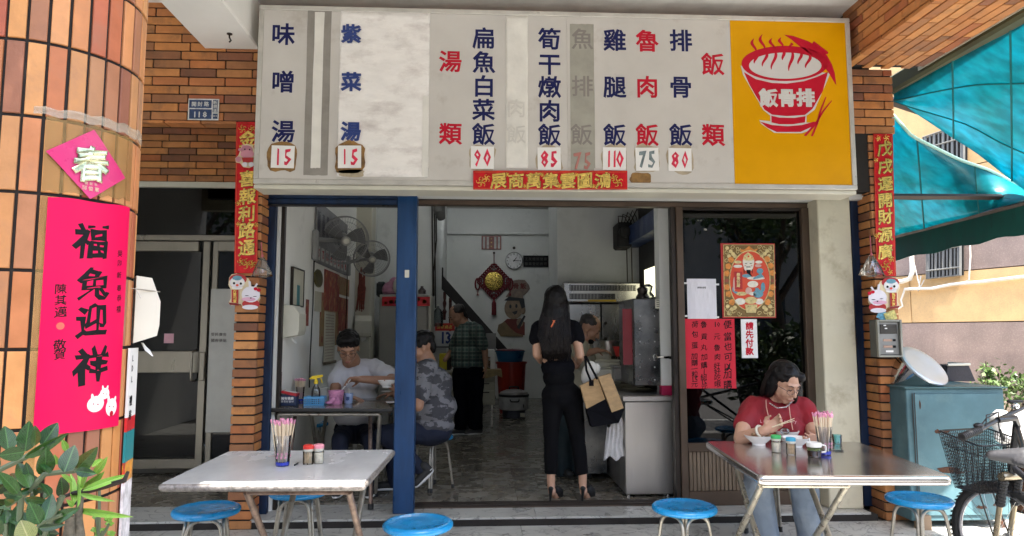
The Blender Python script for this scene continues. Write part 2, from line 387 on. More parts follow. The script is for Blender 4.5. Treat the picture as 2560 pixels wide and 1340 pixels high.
# ================================================================ THE SHOP BUILDING
def wall(name, lo, hi, m, label, ch=0):
    return MB().box(lo, hi, ch).build(name, m, label=label, cat='wall')
xl = P(700, 800, Y=5.5).x                     # inner left wall face
ZC = 4.0
m_lwall = mat('left_plaster_lit', (.86, .85, .80), .75, var=.05, vs=1.2, col2=(.62, .61, .57), c2s=2.2, c2lo=.62, c2hi=.8); m_rwall = mat('right_wall_plaster', (.48, .50, .49), .75, var=.07, vs=1.2, col2=(.36, .37, .36), c2s=2.2, c2lo=.5, c2hi=.8)  # left plaster lightened for the daylight near the opening; right wall gets a greyer tone
in_l = thing('interior_wall', 'grey white plaster wall on the left inside the shop carrying fans and posters', 'wall', (xl-.12, 7, 0))
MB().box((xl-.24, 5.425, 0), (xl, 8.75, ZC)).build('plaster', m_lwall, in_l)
pl = MB().box((xl-.24, 8.751, 0), (P(926, 800, Y=8.75).x, 9.05, ZC), .01).build('pilaster', mat('cream_plaster', (.55, .53, .44), .7, var=.08, vs=2), in_l)
MB().box((xl-.24, 9.051, 0), (xl+.02, 10.4, ZC)).build('rear_plaster', m_inwall, in_l)
MB().box((xl, 5.62, .07), (xl+.012, 8.74, .17)).build('skirting', m_dkframe, in_l)
xm = P(1085, 700, Y=10.4).x
wall('interior_wall', (xl-.24, 10.401, 0), (xm, 10.6, ZC), m_inwall, 'pale wall behind the fridge, between the cream pilaster and the stair well')
wall('interior_wall', (xm-.1, 10.601, 0), (xm+.01, 14.3, ZC), m_inwall, 'dim side wall of the stair well at the back of the shop')
bw = thing('back_wall', 'dim grey rear wall of the shop with clock, knot ornament and mural', 'wall', (1, 14.3, 0))
MB().box((xm-.1, 14.301, 0), (3.2, 14.5, ZC)).build('plaster', m_inwall, bw)
zl = P(1250, 580, Y=14.2).z
MB().box((xm+.012, 14.2, zl-.05), (3.0, 14.300, zl), .01).build('ledge', m_inwall, bw)
xr = P(1394, 700, Y=7.3).x
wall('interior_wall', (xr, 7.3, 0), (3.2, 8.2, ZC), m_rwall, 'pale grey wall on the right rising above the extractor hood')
XR = P(1650, 600, Y=5.75).x                   # right side partition
wall('kitchen_dark_opening', (XR+.18, 5.62, 0), (XR+.30, 7.29, ZC), m_unlit, 'near-black wall in place of the dark opening at the right side of the kitchen under the blue beam')  # coloured near black for the darkness of an opening
wall('interior_pier', (P(1649, 700, Y=5.75).x, 5.75, 0), (P(1682, 700, Y=5.75).x, 5.90, ZC), m_inwall, 'narrow pale pier just inside the shop front, left of the bronze frame')
wall('interior_wall', (3.0, 5.5, 0), (3.2, 14.5, ZC), m_unlit, 'dark outer side wall behind the glazed unit')
MB().box((xl-.24, 5.3, ZC), (3.2, 14.5, ZC+.1)).build('ceiling', mat('ceiling_paint', (.6, .6, .58), .8), kind='structure')
# recess wall left and its ceiling
LX0 = -4.6
MB().box((LX0, 1.941, 3.9), (3.3, 5.149, 4.1)).build('arcade_ceiling', mat('arcade_ceiling_paint', (.78, .77, .74), .8), kind='structure')
MB().box((LX0, 1.80, 3.42), (P(2101, 175, Y=YB).x-.01, 1.94, 4.1), .01).build('arcade_fascia', m_cream, label='cream concrete edge beam along the street side of the arcade overhead', cat='beam')
wall('arcade_end_wall', (LX0-.2, 1.7, 0), (LX0-.002, 9, 4.1), m_inwall, 'plain plaster wall closing the left end of the arcade')
MB().box((LX0, 5.28, 3.75), (xl-.245, 9, 3.8)).build('recess_ceiling', m_inwall, kind='structure')
wall('lobby_wall', (LX0, 9, 0), (xl-.245, 9.1, 3.76), m_unlit, 'near-black rear wall imitating the unlit stair lobby behind the steel door')  # near-black colour imitates the darkness behind the door glass
# ---------- brick walls, every tile a piece
BP = {}
def brick_proto(sx, sy, sz):
    k = (round(sx, 4), round(sy, 4), round(sz, 4))
    if k not in BP:
        b = MB().box((-sx/2, -sy/2, -sz/2), (sx/2, sy/2, sz/2), .003); me = _mesh('brick', b.v, b.f, False); me.materials.append(m_brick); BP[k] = me
    return BP[k]
def brick(parent, lo, hi, nm='brick', jig=.0015):
    lo = Vector(lo); hi = Vector(hi); s = hi-lo
    o = link(nm, brick_proto(*s), parent, (lo+hi)/2-WL[parent.name]+Vector((random.uniform(-jig, jig), random.uniform(-jig, jig), 0)))
    return o
def course_wall(parent, x0, x1, z0, z1, yf, L, H, g=.009, th=.03, off=.25, flip=0, axis='Y', lim=None):
    """tiles on a face at y=yf looking to -Y"""
    n = 0; z = z0; r = flip
    while z < z1-.01:
        zz = min(z+H-g, z1); x = x0-(L*off if r % 2 else 0)-(L*.37)
        while x < x1:
            a, b = max(x, x0), min(x+L-g, x1)
            if b-a > .02: brick(parent, (a, yf, z), (b, yf+th, zz)); n += 1
            x += L
        z += H; r += 1
    return n
def mpx(Y): return mpp(1280, 670, Y)
BL, BH = .268, .0672
zA = P(600, 303, Y=YB).z; xA0 = -3.2; xA1 = P(655, 300, Y=YB).x
fw1 = thing('brick_wall', 'brick tiled wall over the recessed entrance behind the house number plate', 'wall', (-2.3, YB+.06, zA))
MB().box((xA0, YB+.008, zA), (xA1, YB+.12, 4.0)).build('backing', m_mortar, fw1)
course_wall(fw1, max(xA0, -2.62), xA1, zA+.004, 4.0, YB-.004, BL, BH)
# soffit bricks under the lintel
x = -2.62
while x < xA1-.05:
    brick(fw1, (x, YB-.002, zA-.022), (min(x+BL-.01, xA1), YB+.115, zA-.001)); x += BL
zB = P(1400, 41, Y=YB).z
fw2 = thing('brick_wall', 'band of orange brick tiles running along the top above the menu sign', 'wall', (.5, YB+.06, zB))
xB1 = P(2101, 175, Y=YB).x
MB().box((xA1+.001, YB+.008, 2.5), (3.1, YB+.12, 4.0)).build('backing', m_mortar, fw2)
course_wall(fw2, xA1+.005, xB1, zB-.13, 4.0, YB-.004, BL, BH, flip=1)
MB().box((xl-.24, YB+.121, 2.46), (3.1, 5.52, 4.0)).build('inner_face', m_inwall, fw2)
# recessed wall over the door
YD = 6.72
zC0 = P(500, 455, Y=YD).z
fw3 = thing('brick_wall', 'shaded brick tiled wall directly above the steel entrance door', 'wall', (-2.8, YD+.06, zC0))
MB().box((LX0, YD+.008, zC0), (xl-.245, YD+.12, 3.75)).build('backing', m_mortar, fw3)
course_wall(fw3, -3.45, xl-.25, zC0+.004, 3.74, YD-.004, BL, BH)
# ---------- pilasters
def pilaster(label, xf0, xf1, xs, ys, z0, z1, side):
    t = thing('brick_pilaster', label, 'pilaster', ((xf0+xf1)/2, YB+.1, z0))
    a, b = (xf0+.012, xf1-.012)
    MB().box((a, YB+.01, z0), (b, ys, z1)).build('core', m_mortar, t)
    z = z0+.004
    while z < z1-.03:
        zz = z+BH-.012
        brick(t, (xf0, YB-.002, z), (xf1, YB+.028, zz))
        n = max(1, round((ys-YB-.03)/.14)); L = (ys-YB-.036)/n
        for i in range(n):
            y0 = YB+.034+i*L
            if side > 0: brick(t, (xf1-.028, y0, z), (xf1, y0+L-.006, zz))
            else: brick(t, (xf0, y0, z), (xf0+.028, y0+L-.006, zz))
        z += BH
    return t
pxl0, pxl1 = P(582, 900, Y=YB).x, P(641, 900, Y=YB).x
pil_l = pilaster('brick tiled pilaster with red couplet at the left edge of the shop front', pxl0, pxl1, 0, YB+.19, .0, P(600, 303, Y=YB).z, 1)
pxr0, pxr1 = P(2192, 800, Y=YB).x, P(2247, 800, Y=YB).x
pil_r = pilaster('brick tiled pilaster with red couplet and intercom at the right edge', pxr0, pxr1, 0, YB+.23, .0, P(2200, 337, Y=YB).z, -1)
zU0, zU1 = P(2200, 335, Y=YB).z, P(2200, 174, Y=YB).z
t = thing('brick_pier', 'wider upper brick pier between yellow sign end and green tarpaulin', 'pier', (3, YB, zU0))
xu0, xu1 = P(2105, 250, Y=YB).x, P(2233, 250, Y=YB).x
MB().box((xu0, YB+.01, zU0+.003), (xu1-.01, YB+.35, zU1)).build('core', m_mortar, t)
z = zU0; r = 0
while z < zU1-.02:
    xj = xu1-(.07 if r % 2 else .235)
    for a, b in ((xu0, xj-.008), (xj, xu1)): brick(t, (a, YB-.003, z+.004), (b, YB+.03, min(z+BH-.006, zU1-.002)))
    z += BH; r += 1
# ---------- overhead brick beam
xb0, xb1 = P(2101, 175, Y=YB).x, P(2294, 175, Y=YB).x
zb = P(2200, 174, Y=YB).z+.005
bm = thing('brick_beam', 'overhead brick tiled beam running out to the street above the right table', 'beam', ((xb0+xb1)/2, 3.2, zb))
MB().box((xb0+.012, 1.3, zb+.012), (xb1-.012, YB-.01, 4.0)).build('core', m_mortar, bm)
nr = 8; wd = (xb1-xb0)/nr; cnt = 0
for i in range(nr):
    y = YB-.01-(.25*BL if i % 2 else 0)-random.random()*.02
    first = True
    while y > 1.45:
        y0 = y-BL+.009; brick(bm, (xb0+i*wd+.003, y0, zb-.006), (xb0+(i+1)*wd-.006, min(y, YB-.006), zb+.02)); y -= BL
for i in range(6):
    y = YB-.01-(.25*BL if i % 2 else 0)
    while y > 2.2:
        brick(bm, (xb0-.006, y-BL+.009, zb+.026+i*BH), (xb0+.02, min(y, YB-.006), zb+.026+(i+1)*BH-.009)); y -= BL
# ---------- white ceiling beam left
wx0, wx1 = P(512, 124, Y=YB).x, P(652, 124, Y=YB).x
wz = P(575, 124, Y=YB).z
wb = thing('ceiling_beam', 'white painted concrete beam crossing overhead left of the menu sign', 'beam', ((wx0+wx1)/2, 3.5, wz))
MB().box((wx0, 1.95, wz), (wx1, YB-.006, 3.899), .01).build('beam', m_white_beam, wb)
hk = P(574, 84, Z=wz)
MB().tube([hk+Vector((0, 0, .01)), hk+Vector((0, 0, -.03)), hk+Vector((.012, 0, -.05)), hk+Vector((0, 0, -.065))], .006, 6).lathe(hk, [(.02, -.006), (.02, .0)], 10).build('hook', m_dkframe, wb, smooth=30)
# ---------- round column clad with upright tiles
CX, CY, CR = -1.163, 1.868, .225
colm = thing('tiled_column', 'round column clad in upright tan and brick red tiles at the left foreground', 'column', (CX, CY, 0))
MB().lathe((CX, CY, 0), [(CR-.006, 0), (CR-.006, 3.9)], 64).build('core', m_mortar, colm, smooth=True)
NT = 32; DA = 2*math.pi/NT; TH = .1855; zrow = 2.103
ph0 = math.atan2(P(122, 300, Y=1.7).y-CY, 0.0001)
def colhit(px, py, r=CR):
    d = ray(px, py); a = d.x**2+d.y**2; b = 2*(d.x*(-CX)+d.y*(-CY)); c = CX*CX+CY*CY-r*r
    q = max(b*b-4*a*c, 0); t = (-b-math.sqrt(q))/(2*a); p = CAMP+d*t; return math.atan2(p.y-CY, p.x-CX), p.z, p
a0 = colhit(122, 100)[0]
tp = MB(); seg = 4; ga = .0062/CR
for sgn, rr in ((0, CR), (1, CR-.02)):
    pass
vs = []; fs = []
for (rr, gx, gz) in ((CR-.012, ga*.6, .0042), (CR-.0015, ga*.6, .0042), (CR, ga*.85, .0058)):
    for zz in (0, 1):
        for k in range(seg+1):
            a = gx+(DA-2*gx)*k/seg; vs.append((rr*math.cos(a), rr*math.sin(a), gz if zz == 0 else TH-gz))
n1 = seg+1
def I(l, z_, k): return l*2*n1+z_*n1+k
for k in range(seg): fs.append((I(2, 0, k), I(2, 0, k+1), I(2, 1, k+1), I(2, 1, k)))
for l in (0, 1):
    for k in range(seg):
        fs.append((I(l, 0, k), I(l, 0, k+1), I(l+1, 0, k+1), I(l+1, 0, k))); fs.append((I(l, 1, k+1), I(l, 1, k), I(l+1, 1, k), I(l+1, 1, k+1)))
    fs.append((I(l, 0, 0), I(l+1, 0, 0), I(l+1, 1, 0), I(l, 1, 0))); fs.append((I(l+1, 0, seg), I(l, 0, seg), I(l, 1, seg), I(l+1, 1, seg)))
tme = _mesh('tile', vs, fs, False); tme.materials.append(m_tile)
for row in range(-9, 3):
    z = zrow-TH*9+TH*(row+9) - 0
    z = zrow+row*TH
    for k in range(NT):
        a = a0+k*DA
        nx = math.cos(a+DA/2)
        if math.cos(a+DA/2+math.pi/2) < -.25 and row < 1: pass
        # only the half that can face the street and arcade side in view is laid tile by tile
        if math.sin(a+DA/2) > .55: continue
        if z < -.02: continue
        o = link('tile', tme, colm, (random.uniform(-.0006, .0006), 0, z)); o.rotation_euler = (0, 0, a)
# tape band + packing tape
def cylpatch(name, a_0, a_1, z0, z1, r, m, parent, n=14, label=None, ztop=None, **kw):
    b = MB(); vs = []; fs = []
    for i in range(n+1):
        t = i/n; a = a_0+(a_1-a_0)*t
        zz0 = z0(t) if callable(z0) else z0; zz1 = z1(t) if callable(z1) else z1
        for rr in (r, r+.0008): vs += [(CX+rr*math.cos(a), CY+rr*math.sin(a), zz0), (CX+rr*math.cos(a), CY+rr*math.sin(a), zz1)]
    for i in range(n):
        q = i*4; fs += [(q+2, q+6, q+7, q+3), (q+4, q, q+1, q+5), (q+1, q+3, q+7, q+5), (q+6, q+2, q, q+4)]
    fs += [(0, 2, 3, 1), (n*4+2, n*4, n*4+1, n*4+3)]
    b.add(vs, fs); return b.build(name, m, parent, smooth=20, label=label, **kw)
m_tape = mat('clear_tape', (.62, .55, .42), .2, var=.3, vs=25, bump=.8, bs=22, stretch=(.3, .3, 3), alpha=.30)
m_tapey = mat('yellowed_tape', (.45, .27, .09), .35, var=.2, vs=20, alpha=.30)
pA, zA_, _ = colhit(85, 272); pB, zB_, _ = colhit(352, 350)
def zz(px0, py0, px1, py1):
    a = colhit(px0, py0)[1]; b = colhit(px1, py1)[1]; return lambda t: a+(b-a)*t+.004*math.sin(t*31)
cylpatch('packing_tape', pA, pB, zz(85, 284, 352, 366), zz(85, 266, 352, 336), CR+.0018, m_tape, colm)
cylpatch('packing_tape', colhit(115, 300)[0], colhit(330, 380)[0], zz(115, 480, 330, 505), zz(115, 290, 330, 350), CR+.0010, m_tapey, colm)
cylpatch('packing_tape', colhit(100, 500)[0], colhit(128, 500)[0], .9, colhit(115, 490)[1], CR+.0012, m_tapey, colm)
# ================================================================ SHOP FRONT JOINERY
def rectY(px0, py0, px1, py1, Y):      # world x0,z0,x1,z1 of a pixel rectangle on plane Y (taken at its middle)
    my, mx_ = (py0+py1)/2, (px0+px1)/2
    a = P(px0, my, Y=Y).x; b = P(px1, my, Y=Y).x; c = P(mx_, py1, Y=Y).z; d = P(mx_, py0, Y=Y).z
    return a, c, b, d
t = thing('blue_post', 'tall blue enamelled steel post standing on the step in the middle of the shop front', 'post', tuple(P(1008, 1275, Z=.06)))
x0 = P(990, 900, Y=YP).x; x1 = P(1040, 900, Y=YP).x
MB().box((x0, YP-.07, .06), (x1, YP+.05, 2.46), .006).build('post_body', m_blue, t)
r = rectY(1012, 675, 1023, 694, YP-.072)
MB().box((r[0], YP-.078, r[1]), (r[2], YP-.0705, r[3]), .002).lathe(((r[0]+r[2])/2, YP-.079, (r[1]+r[3])/2), [(.008, 0), (.012, -.004)], 12, (0, 1, 0)).build('bell_button', m_pvc, t)
# roll shutter housing
t = thing('shutter_housing', 'blue roll shutter housing tucked under the left end of the menu sign', 'shutter', (-.9, YP, 2.4))
zt, zb_ = P(830, 478, Y=YP-.06).z, P(830, 512, Y=YP-.06).z; xa, xb = P(663, 495, Y=YP-.06).x, P(994, 495, Y=YP-.06).x
k = MB(); n = 4
for i in range(n):
    h = (zt+.08-zb_)/n; k.box((xa, YP-.06+.012*(i % 2), zb_+i*h+.002), (xb, YP+.03, zb_+(i+1)*h), .006)
k.build('slat_roll', m_blue2, t); MB().box((xa, YP-.07, zb_-.012), (xb, YP-.02, zb_+.001), .003).build('bottom_bar', m_blackmet, t)
# left and right blue guide rails
zT = 2.5
t = MB().box((P(655, 900, Y=YP).x, YP-.03, .06), (P(681, 900, Y=YP).x, YP+.02, zT), .004).build('shutter_rail', m_blue2, label='blue shutter guide rail beside the left brick pilaster', cat='rail')
MB().box((P(2141, 900, Y=YP).x, YP-.02, .06), (P(2163, 900, Y=YP).x, YP+.03, zT), .004).build('shutter_rail', m_blue2, label='dark blue shutter guide rail between cream column and right brick pilaster', cat='rail')
YJ = YP+.1
t = thing('door_frame', 'dark bronze metal frame of the open left bay of the shop front', 'door frame', (-1.6, YJ, .06))
for a, b in ((680.5, 691), (693, 702)): MB().box((P(a, 900, Y=YJ).x, YJ-.03+.02*(a > 690), .06), (P(b, 900, Y=YJ).x, YJ+.04, zT), .003).build('jamb', m_dkframe, t)
xp0 = P(1041, 500, Y=YJ).x
t = thing('shop_front_frame', 'bronze aluminium frame with header running from blue post to cream column', 'door frame', (.8, YJ, .06))
zh1, zh0 = P(1400, 480, Y=YJ).z, P(1400, 516, Y=YJ).z
MB().box((xp0, YJ-.03, zh0), (P(2053, 500, Y=YJ).x, YJ+.05, zh1+.1), .004).build('header', m_bronze, t)
MB().box((xp0, YJ-.04, zh0+.035), (P(2053, 500, Y=YJ).x, YJ-.031, zh0+.042)).build('header_trim', m_dkframe, t)
MB().box((P(1682, 900, Y=YJ).x, YJ-.03, .06), (P(1693, 900, Y=YJ).x, YJ+.05, zh0-.001), .003).build('jamb', m_dkframe, t)
MB().box((P(1694, 900, Y=YJ).x, YJ-.045, .06), (P(1711, 900, Y=YJ).x, YJ+.05, zh0-.001), .004).build('jamb', m_bronze, t)
MB().box((P(2012, 900, Y=YJ).x, YJ-.045, .06), (P(2034, 900, Y=YJ).x, YJ+.05, zh0-.001), .004).build('jamb', m_bronze, t)
MB().box((P(2037, 900, Y=YJ).x, YJ-.06, .06), (P(2056, 900, Y=YJ).x, YJ+.05, zh0-.001), .004).build('jamb', m_dkframe, t)
gx0, gx1 = P(1711, 900, Y=YJ).x, P(2012, 900, Y=YJ).x
zr1, zr0 = P(1850, 1106, Y=YJ).z, P(1850, 1127, Y=YJ).z
MB().box((gx0, YJ-.04, zr0), (gx1, YJ+.04, zr1), .004).build('rail', m_bronze, t)
zq1 = P(1850, 1225, Y=YJ).z
MB().box((gx0, YJ-.04, .06), (gx1, YJ+.04, zq1), .004).build('rail', m_bronze, t)
MB().box((gx0, YJ+.0, zq1), (gx1, YJ+.02, zr0)).build('panel_back', m_dkframe, t)
x = gx0+.012
while x < gx1-.01:
    MB().box((x, YJ-.025, zq1+.002), (min(x+.026, gx1), YJ-.0005, zr0-.002), .003).build('slat', m_ply, t); x += .031
MB().box((gx0, YJ-.002, zr1), (gx1, YJ+.003, zh0)).build('glass_pane', m_glass, t)
zo = P(1850, 527, Y=YJ).z
MB().box((gx0, YJ-.03, zo), (gx1, YJ+.03, zh0-.001), .003).build('top_rail', m_dkframe, t)
# near-black sheet put in for the unlit kitchen behind the glazing
wall('kitchen_dark_backing', (XR+.31, 6.3, 0), (3.0, 6.36, 4.0), m_dark, 'near-black sheet standing for the dark kitchen just behind the glazed unit')
# threshold track
t = thing('threshold_track', 'grimy sliding door track along the shop threshold', 'door track', (.5, 5.5, .06))
xa, xb = P(1036, 1255, Y=5.5).x, P(1697, 1255, Y=5.5).x
for i in range(3): MB().box((xa, 5.46+i*.045, .06), (xb, 5.475+i*.045, .082), .003).build('track_rail', m_dkframe, t)
MB().box((xa, 5.44, .0605), (xb, 5.60, .066)).build('track_bed', m_bronze, t)
# cream column
x0, x1 = P(2059, 900, Y=YB+.12).x, P(2143, 900, Y=YB+.12).x
wall('cream_column', (x0, YB+.12, .06), (x1, YB+.5, 2.52), m_cream, 'stained cream plastered column between glazed unit and right pilaster', .008)
# ================================================================ MENU SIGN
a = P(640, 240, Y=YS).x; b = P(2134, 250, Y=YS).x; zt = P(1380, 28, Y=YS).z; zb_ = P(1380, 466, Y=YS).z
sg = thing('menu_sign', 'long white lightbox menu sign with yellow bowl panel above the shop front', 'sign', ((a+b)/2, YS+.1, zb_))
m_signframe = mat('sign_aluminium', (.55, .53, .48), .45, .3, var=.12, vs=5, col2=(.2, .17, .13), c2s=9, c2lo=.64, c2hi=.76)
m_signw = mat('sign_panel_white', (.56, .535, .495), .4, spec=.25, var=.05, vs=2.5, col2=(.36, .31, .26), c2s=3, c2lo=.6, c2hi=.85)
m_signy = mat('sign_panel_yellow', (.70, .335, .0), .4, spec=.15, var=.06, vs=2)
MB().box((a+.02, YS+.015, zb_+.01), (b-.02, YB-.02, zt-.01)).build('case', m_signframe, sg)
fwid = .035
for lo, hi in (((a, YS, zt-fwid), (b, YS+.05, zt)), ((a, YS, zb_), (b, YS+.05, zb_+fwid)), ((a, YS, zb_+fwid+.001), (a+fwid, YS+.05, zt-fwid-.001)), ((b-fwid, YS, zb_+fwid+.001), (b, YS+.05, zt-fwid-.001))):
    MB().box(lo, hi, .004).build('frame', m_signframe, sg)
xy = P(1832, 250, Y=YS).x; xs = P(1419, 250, Y=YS).x; yp = YS+.008
for q0, q1 in ((a+fwid+.001, xs-.001), (xs+.001, xy-.002)): MB().box((q0, yp, zb_+fwid+.001), (q1, yp+.006, zt-fwid-.001)).build('white_panel', m_signw, sg)
MB().box((xy, yp, zb_+fwid+.001), (b-fwid-.001, yp+.006, zt-fwid-.001)).build('yellow_panel', m_signy, sg)
MB().box((a-.004, YS+.03, zb_-.03), (b+.006, YB-.012, zb_-.001), .004).build('bottom_tray', m_pvc, sg)
def flat(px0, py0, px1, py1, y0, y1, name, m, par, wob=0, n=8, **kw):
    """thin sheet with slightly uneven edges"""
    x0, z0, x1, z1 = rectY(px0, py0, px1, py1, y0)
    if not wob: return MB().box((x0, y0, z0), (x1, y1, z1)).build(name, m, par, **kw)
    pts = []
    for i in range(n): pts.append((x0+wob*random.uniform(-1, 1), y1, z0+(z1-z0)*i/n))
    for i in range(n): pts.append((x0+(x1-x0)*i/n, y1, z1+wob*random.uniform(-1, 1)))
    for i in range(n): pts.append((x1+wob*random.uniform(-1, 1), y1, z1+(z0-z1)*i/n))
    for i in range(n): pts.append((x1+(x0-x1)*i/n, y1, z0+wob*random.uniform(-1, 1)))
    return MB().prism(pts, (0, y0-y1, 0)).build(name, m, par, **kw)
m_tapeg = mat('grey_tape', (.27, .25, .22), .5, var=.12, vs=8)
m_tapeg2 = mat('grey_green_tape', (.33, .32, .27), .5, var=.1, vs=8)
m_crink = mat('crinkled_white_sheet', (.84, .81, .77), .5, var=.05, vs=6, bump=1.0, bs=9, stretch=(1, 1, 2.2), col2=(.56, .51, .48), c2s=4, c2lo=.5, c2hi=.75)
m_crink2 = mat('white_tape', (.72, .70, .64), .5, var=.06, vs=8, bump=.35, bs=16)
flat(764, 27, 824, 438, yp-.0030, yp-.001, 'tape_strip', m_tapeg, sg, .002, label='grey tape strip left of the white paper')
flat(782, 30, 806, 420, yp-.0048, yp-.0032, 'tape_strip', m_crink2, sg, .002)
# crinkled white paper with real waves
def crinkle(px0, py0, px1, py1, y, name, m, amp, nx=40, nz=30, **kw):
    x0, z0, x1, z1 = rectY(px0, py0, px1, py1, y); vs = []; fs = []
    for j in range(nz+1):
        for i in range(nx+1):
            u, v_ = i/nx, j/nz; x = x0+(x1-x0)*u; z = z0+(z1-z0)*v_
            e = min(1, 6*min(u, 1-u, v_, 1-v_)+.15)
            h = (noise.noise(Vector((x*5, 3, z*16)))*.6+noise.noise(Vector((x*14, 7, z*26)))*.4)*amp*e*(1.5 if v_ < .55 else .6)
            ex = .004*noise.noise(Vector((z*9, 1, 0))) if i in (0, nx) else 0
            vs.append((x+ex, y-.002-max(0, h+amp*.4)*1, z))
    for j in range(nz):
        for i in range(nx): q = j*(nx+1)+i; fs.append((q, q+1, q+nx+2, q+nx+1))
    n = len(vs)
    bd = [i for i in range(nx)]+[j*(nx+1)+nx for j in range(nz)]+[nz*(nx+1)+nx-i for i in range(nx)]+[(nz-j)*(nx+1) for j in range(nz)]
    for i in bd: vs.append((vs[i][0], y, vs[i][2]))
    for k in range(len(bd)): k2 = (k+1) % len(bd); fs.append((bd[k], n+k, n+k2, bd[k2]))
    return MB().add(vs, fs).build(name, m, sg, smooth=True, **kw)
crinkle(847, 28, 1073, 442, yp-.0012, 'paper_patch', m_crink, .0045, label='large crinkled white paper covering part of the menu')
crinkle(1265, 38, 1320, 420, yp-.0012, 'paper_patch', m_crink2, .002, 10, 30)
flat(1056, 240, 1071, 440, yp-.009, yp-.0078, 'tape_strip', m_crink2, sg, .0015)
flat(1426, 60, 1486, 420, yp-.0030, yp-.001, 'tape_strip', m_tapeg2, sg, .0015)
def letters(par, items, sz, y, m, bold=.03, name='lettering', brush=0, wx=1.0, u=(1, 0, 0), v=(0, 0, 1), label=None, th=.0):
    b_ = MB()
    for ch, px, py in items:
        b_.text(ch, P(px, py, Y=y), sz*mpp(px, py, y), u, v, bold, wx, brush)
    return b_.build(name, m, par, label=label)
yl = yp-.0015
letters(sg, [('味', 708, 85), ('噌', 708, 204), ('湯', 708, 328)], 60, yl, m_navy, .022)
letters(sg, [('紫', 878, 84), ('菜', 878, 204), ('湯', 877, 328)], 51, yp-.0125, mat('blue_vinyl', (.015, .04, .19), .45, var=.05), .035)
letters(sg, [('扁', 1210, 95), ('魚', 1210, 155), ('白', 1210, 215), ('菜', 1209, 274), ('飯', 1209, 335), ('筍', 1374, 97), ('干', 1374, 160), ('燉', 1374, 217), ('肉', 1374, 277), ('飯', 1374, 337),
    ('雞', 1537, 100), ('腿', 1537, 217), ('飯', 1537, 337), ('排', 1702, 101), ('骨', 1702, 217), ('飯', 1702, 337)], 58, yl, m_navy, .022)
letters(sg, [('湯', 1126, 153), ('類', 1126, 334), ('魯', 1618, 102), ('肉', 1618, 217), ('飯', 1618, 337), ('飯', 1782, 160), ('類', 1783, 337)], 58, yl, m_signred, .022)
letters(sg, [('魚', 1456, 97), ('排', 1456, 215), ('飯', 1454, 336)], 56, yp-.0034, mat('ghost_lettering', (.22, .20, .18), .5, var=.05), .014)
letters(sg, [('肉', 1291, 270), ('飯', 1291, 335)], 50, yp-.0085, mat('faint_lettering', (.62, .60, .55), .5, var=.05), .01)
m_marker = mat('red_marker', (.70, .02, .07), .5, var=.2, vs=30); m_markg = mat('grey_marker', (.18, .23, .24), .5, var=.3, vs=30)
m_glue = mat('brown_glue_stain', (.28, .15, .04), .6, var=.3, vs=12, col2=(.12, .06, .02), c2s=14, c2lo=.45, c2hi=.65)
m_glue2 = mat('pale_glue_stain', (.42, .35, .24), .6, var=.2, vs=12)
def blob(px, py, rx, ry, y, wob=.25, n=22):
    c = P(px, py, Y=y); k = mpp(px, py, y); s0 = random.random()*9; pts = []
    for i in range(n):
        an = 2*math.pi*i/n; q = 1+wob*noise.noise(Vector((math.cos(an)*1.5+s0, math.sin(an)*1.5, s0)))
        ca, sa = math.cos(an), math.sin(an); e = (abs(ca)**4+abs(sa)**4)**-.25
        pts.append(c+Vector((ca*rx*k*q*e, 0, sa*ry*k*q*e)))
    return MB().prism(pts, (0, .0008, 0))
for px, py, rx, ry, mm, yy in ((708, 393, 38, 36, m_glue, yp-.0022), (876, 394, 40, 40, m_glue, yp-.0118), (1206, 395, 33, 34, m_glue2, yp-.0022), (1373, 397, 32, 33, m_glue2, yp-.0022), (1538, 397, 33, 34, m_glue2, yp-.0022), (1618, 397, 34, 34, m_glue2, yp-.0022), (1700, 398, 32, 33, m_glue2, yp-.0022), (1600, 445, 26, 14, m_glue, yp-.0022), (880, 433, 34, 9, m_glue2, yp-.0118)):
    blob(px, py, rx, ry, yy).build('glue_stain', mm, sg)
for s_, px, py, mm, lb in (('15', 707, 392, m_marker, 'price card 15 under the leftmost soup'), ('15', 874, 392, m_marker, 'price card 15 stuck on the white paper'), ('90', 1206, 394, m_marker, 'price card 90'), ('85', 1373, 397, m_marker, 'price card 85'),
        ('75', 1456, 402, mat('faded_marker', (.42, .17, .14), .5), 'faded price card 75 half covered by grey tape'), ('110', 1536, 397, m_marker, 'price card 110'), ('75', 1618, 398, m_markg, 'price card 75 in grey marker'), ('80', 1700, 399, m_marker, 'price card 80')):
    yy = yp-(.0145 if px == 874 else .0042); rr = 29
    k = mpp(px, py, yy); c = P(px, py, Y=yy); tl = random.uniform(-.02, .02)
    if px == 1456:
        pc = MB().box(c+Vector((-rr*k, 0, -rr*k)), c+Vector((rr*k, .0009, rr*k))).build('price_card', m_tapeg2, sg, label=lb)
    else:
        M_ = Matrix.Translation(c) @ Matrix.Rotation(tl, 4, 'Y')
        pc = MB().box((-rr*k, -.0015, -rr*k), (rr*k, .0, rr*k), .0004, M_).build('price_card', m_paperw, sg, label=lb)
    bb = MB(); w_ = 13.5 if len(s_) == 3 else 24
    for i, ch in enumerate(s_): bb.text(ch, c+Vector((((i-(len(s_)-1)/2)*w_)*k, -.0028, 0)), 56*k, bold=.028, wx=.66 if ch != '1' else .5, brush=.07)
    bb.build('lettering', mm, pc)
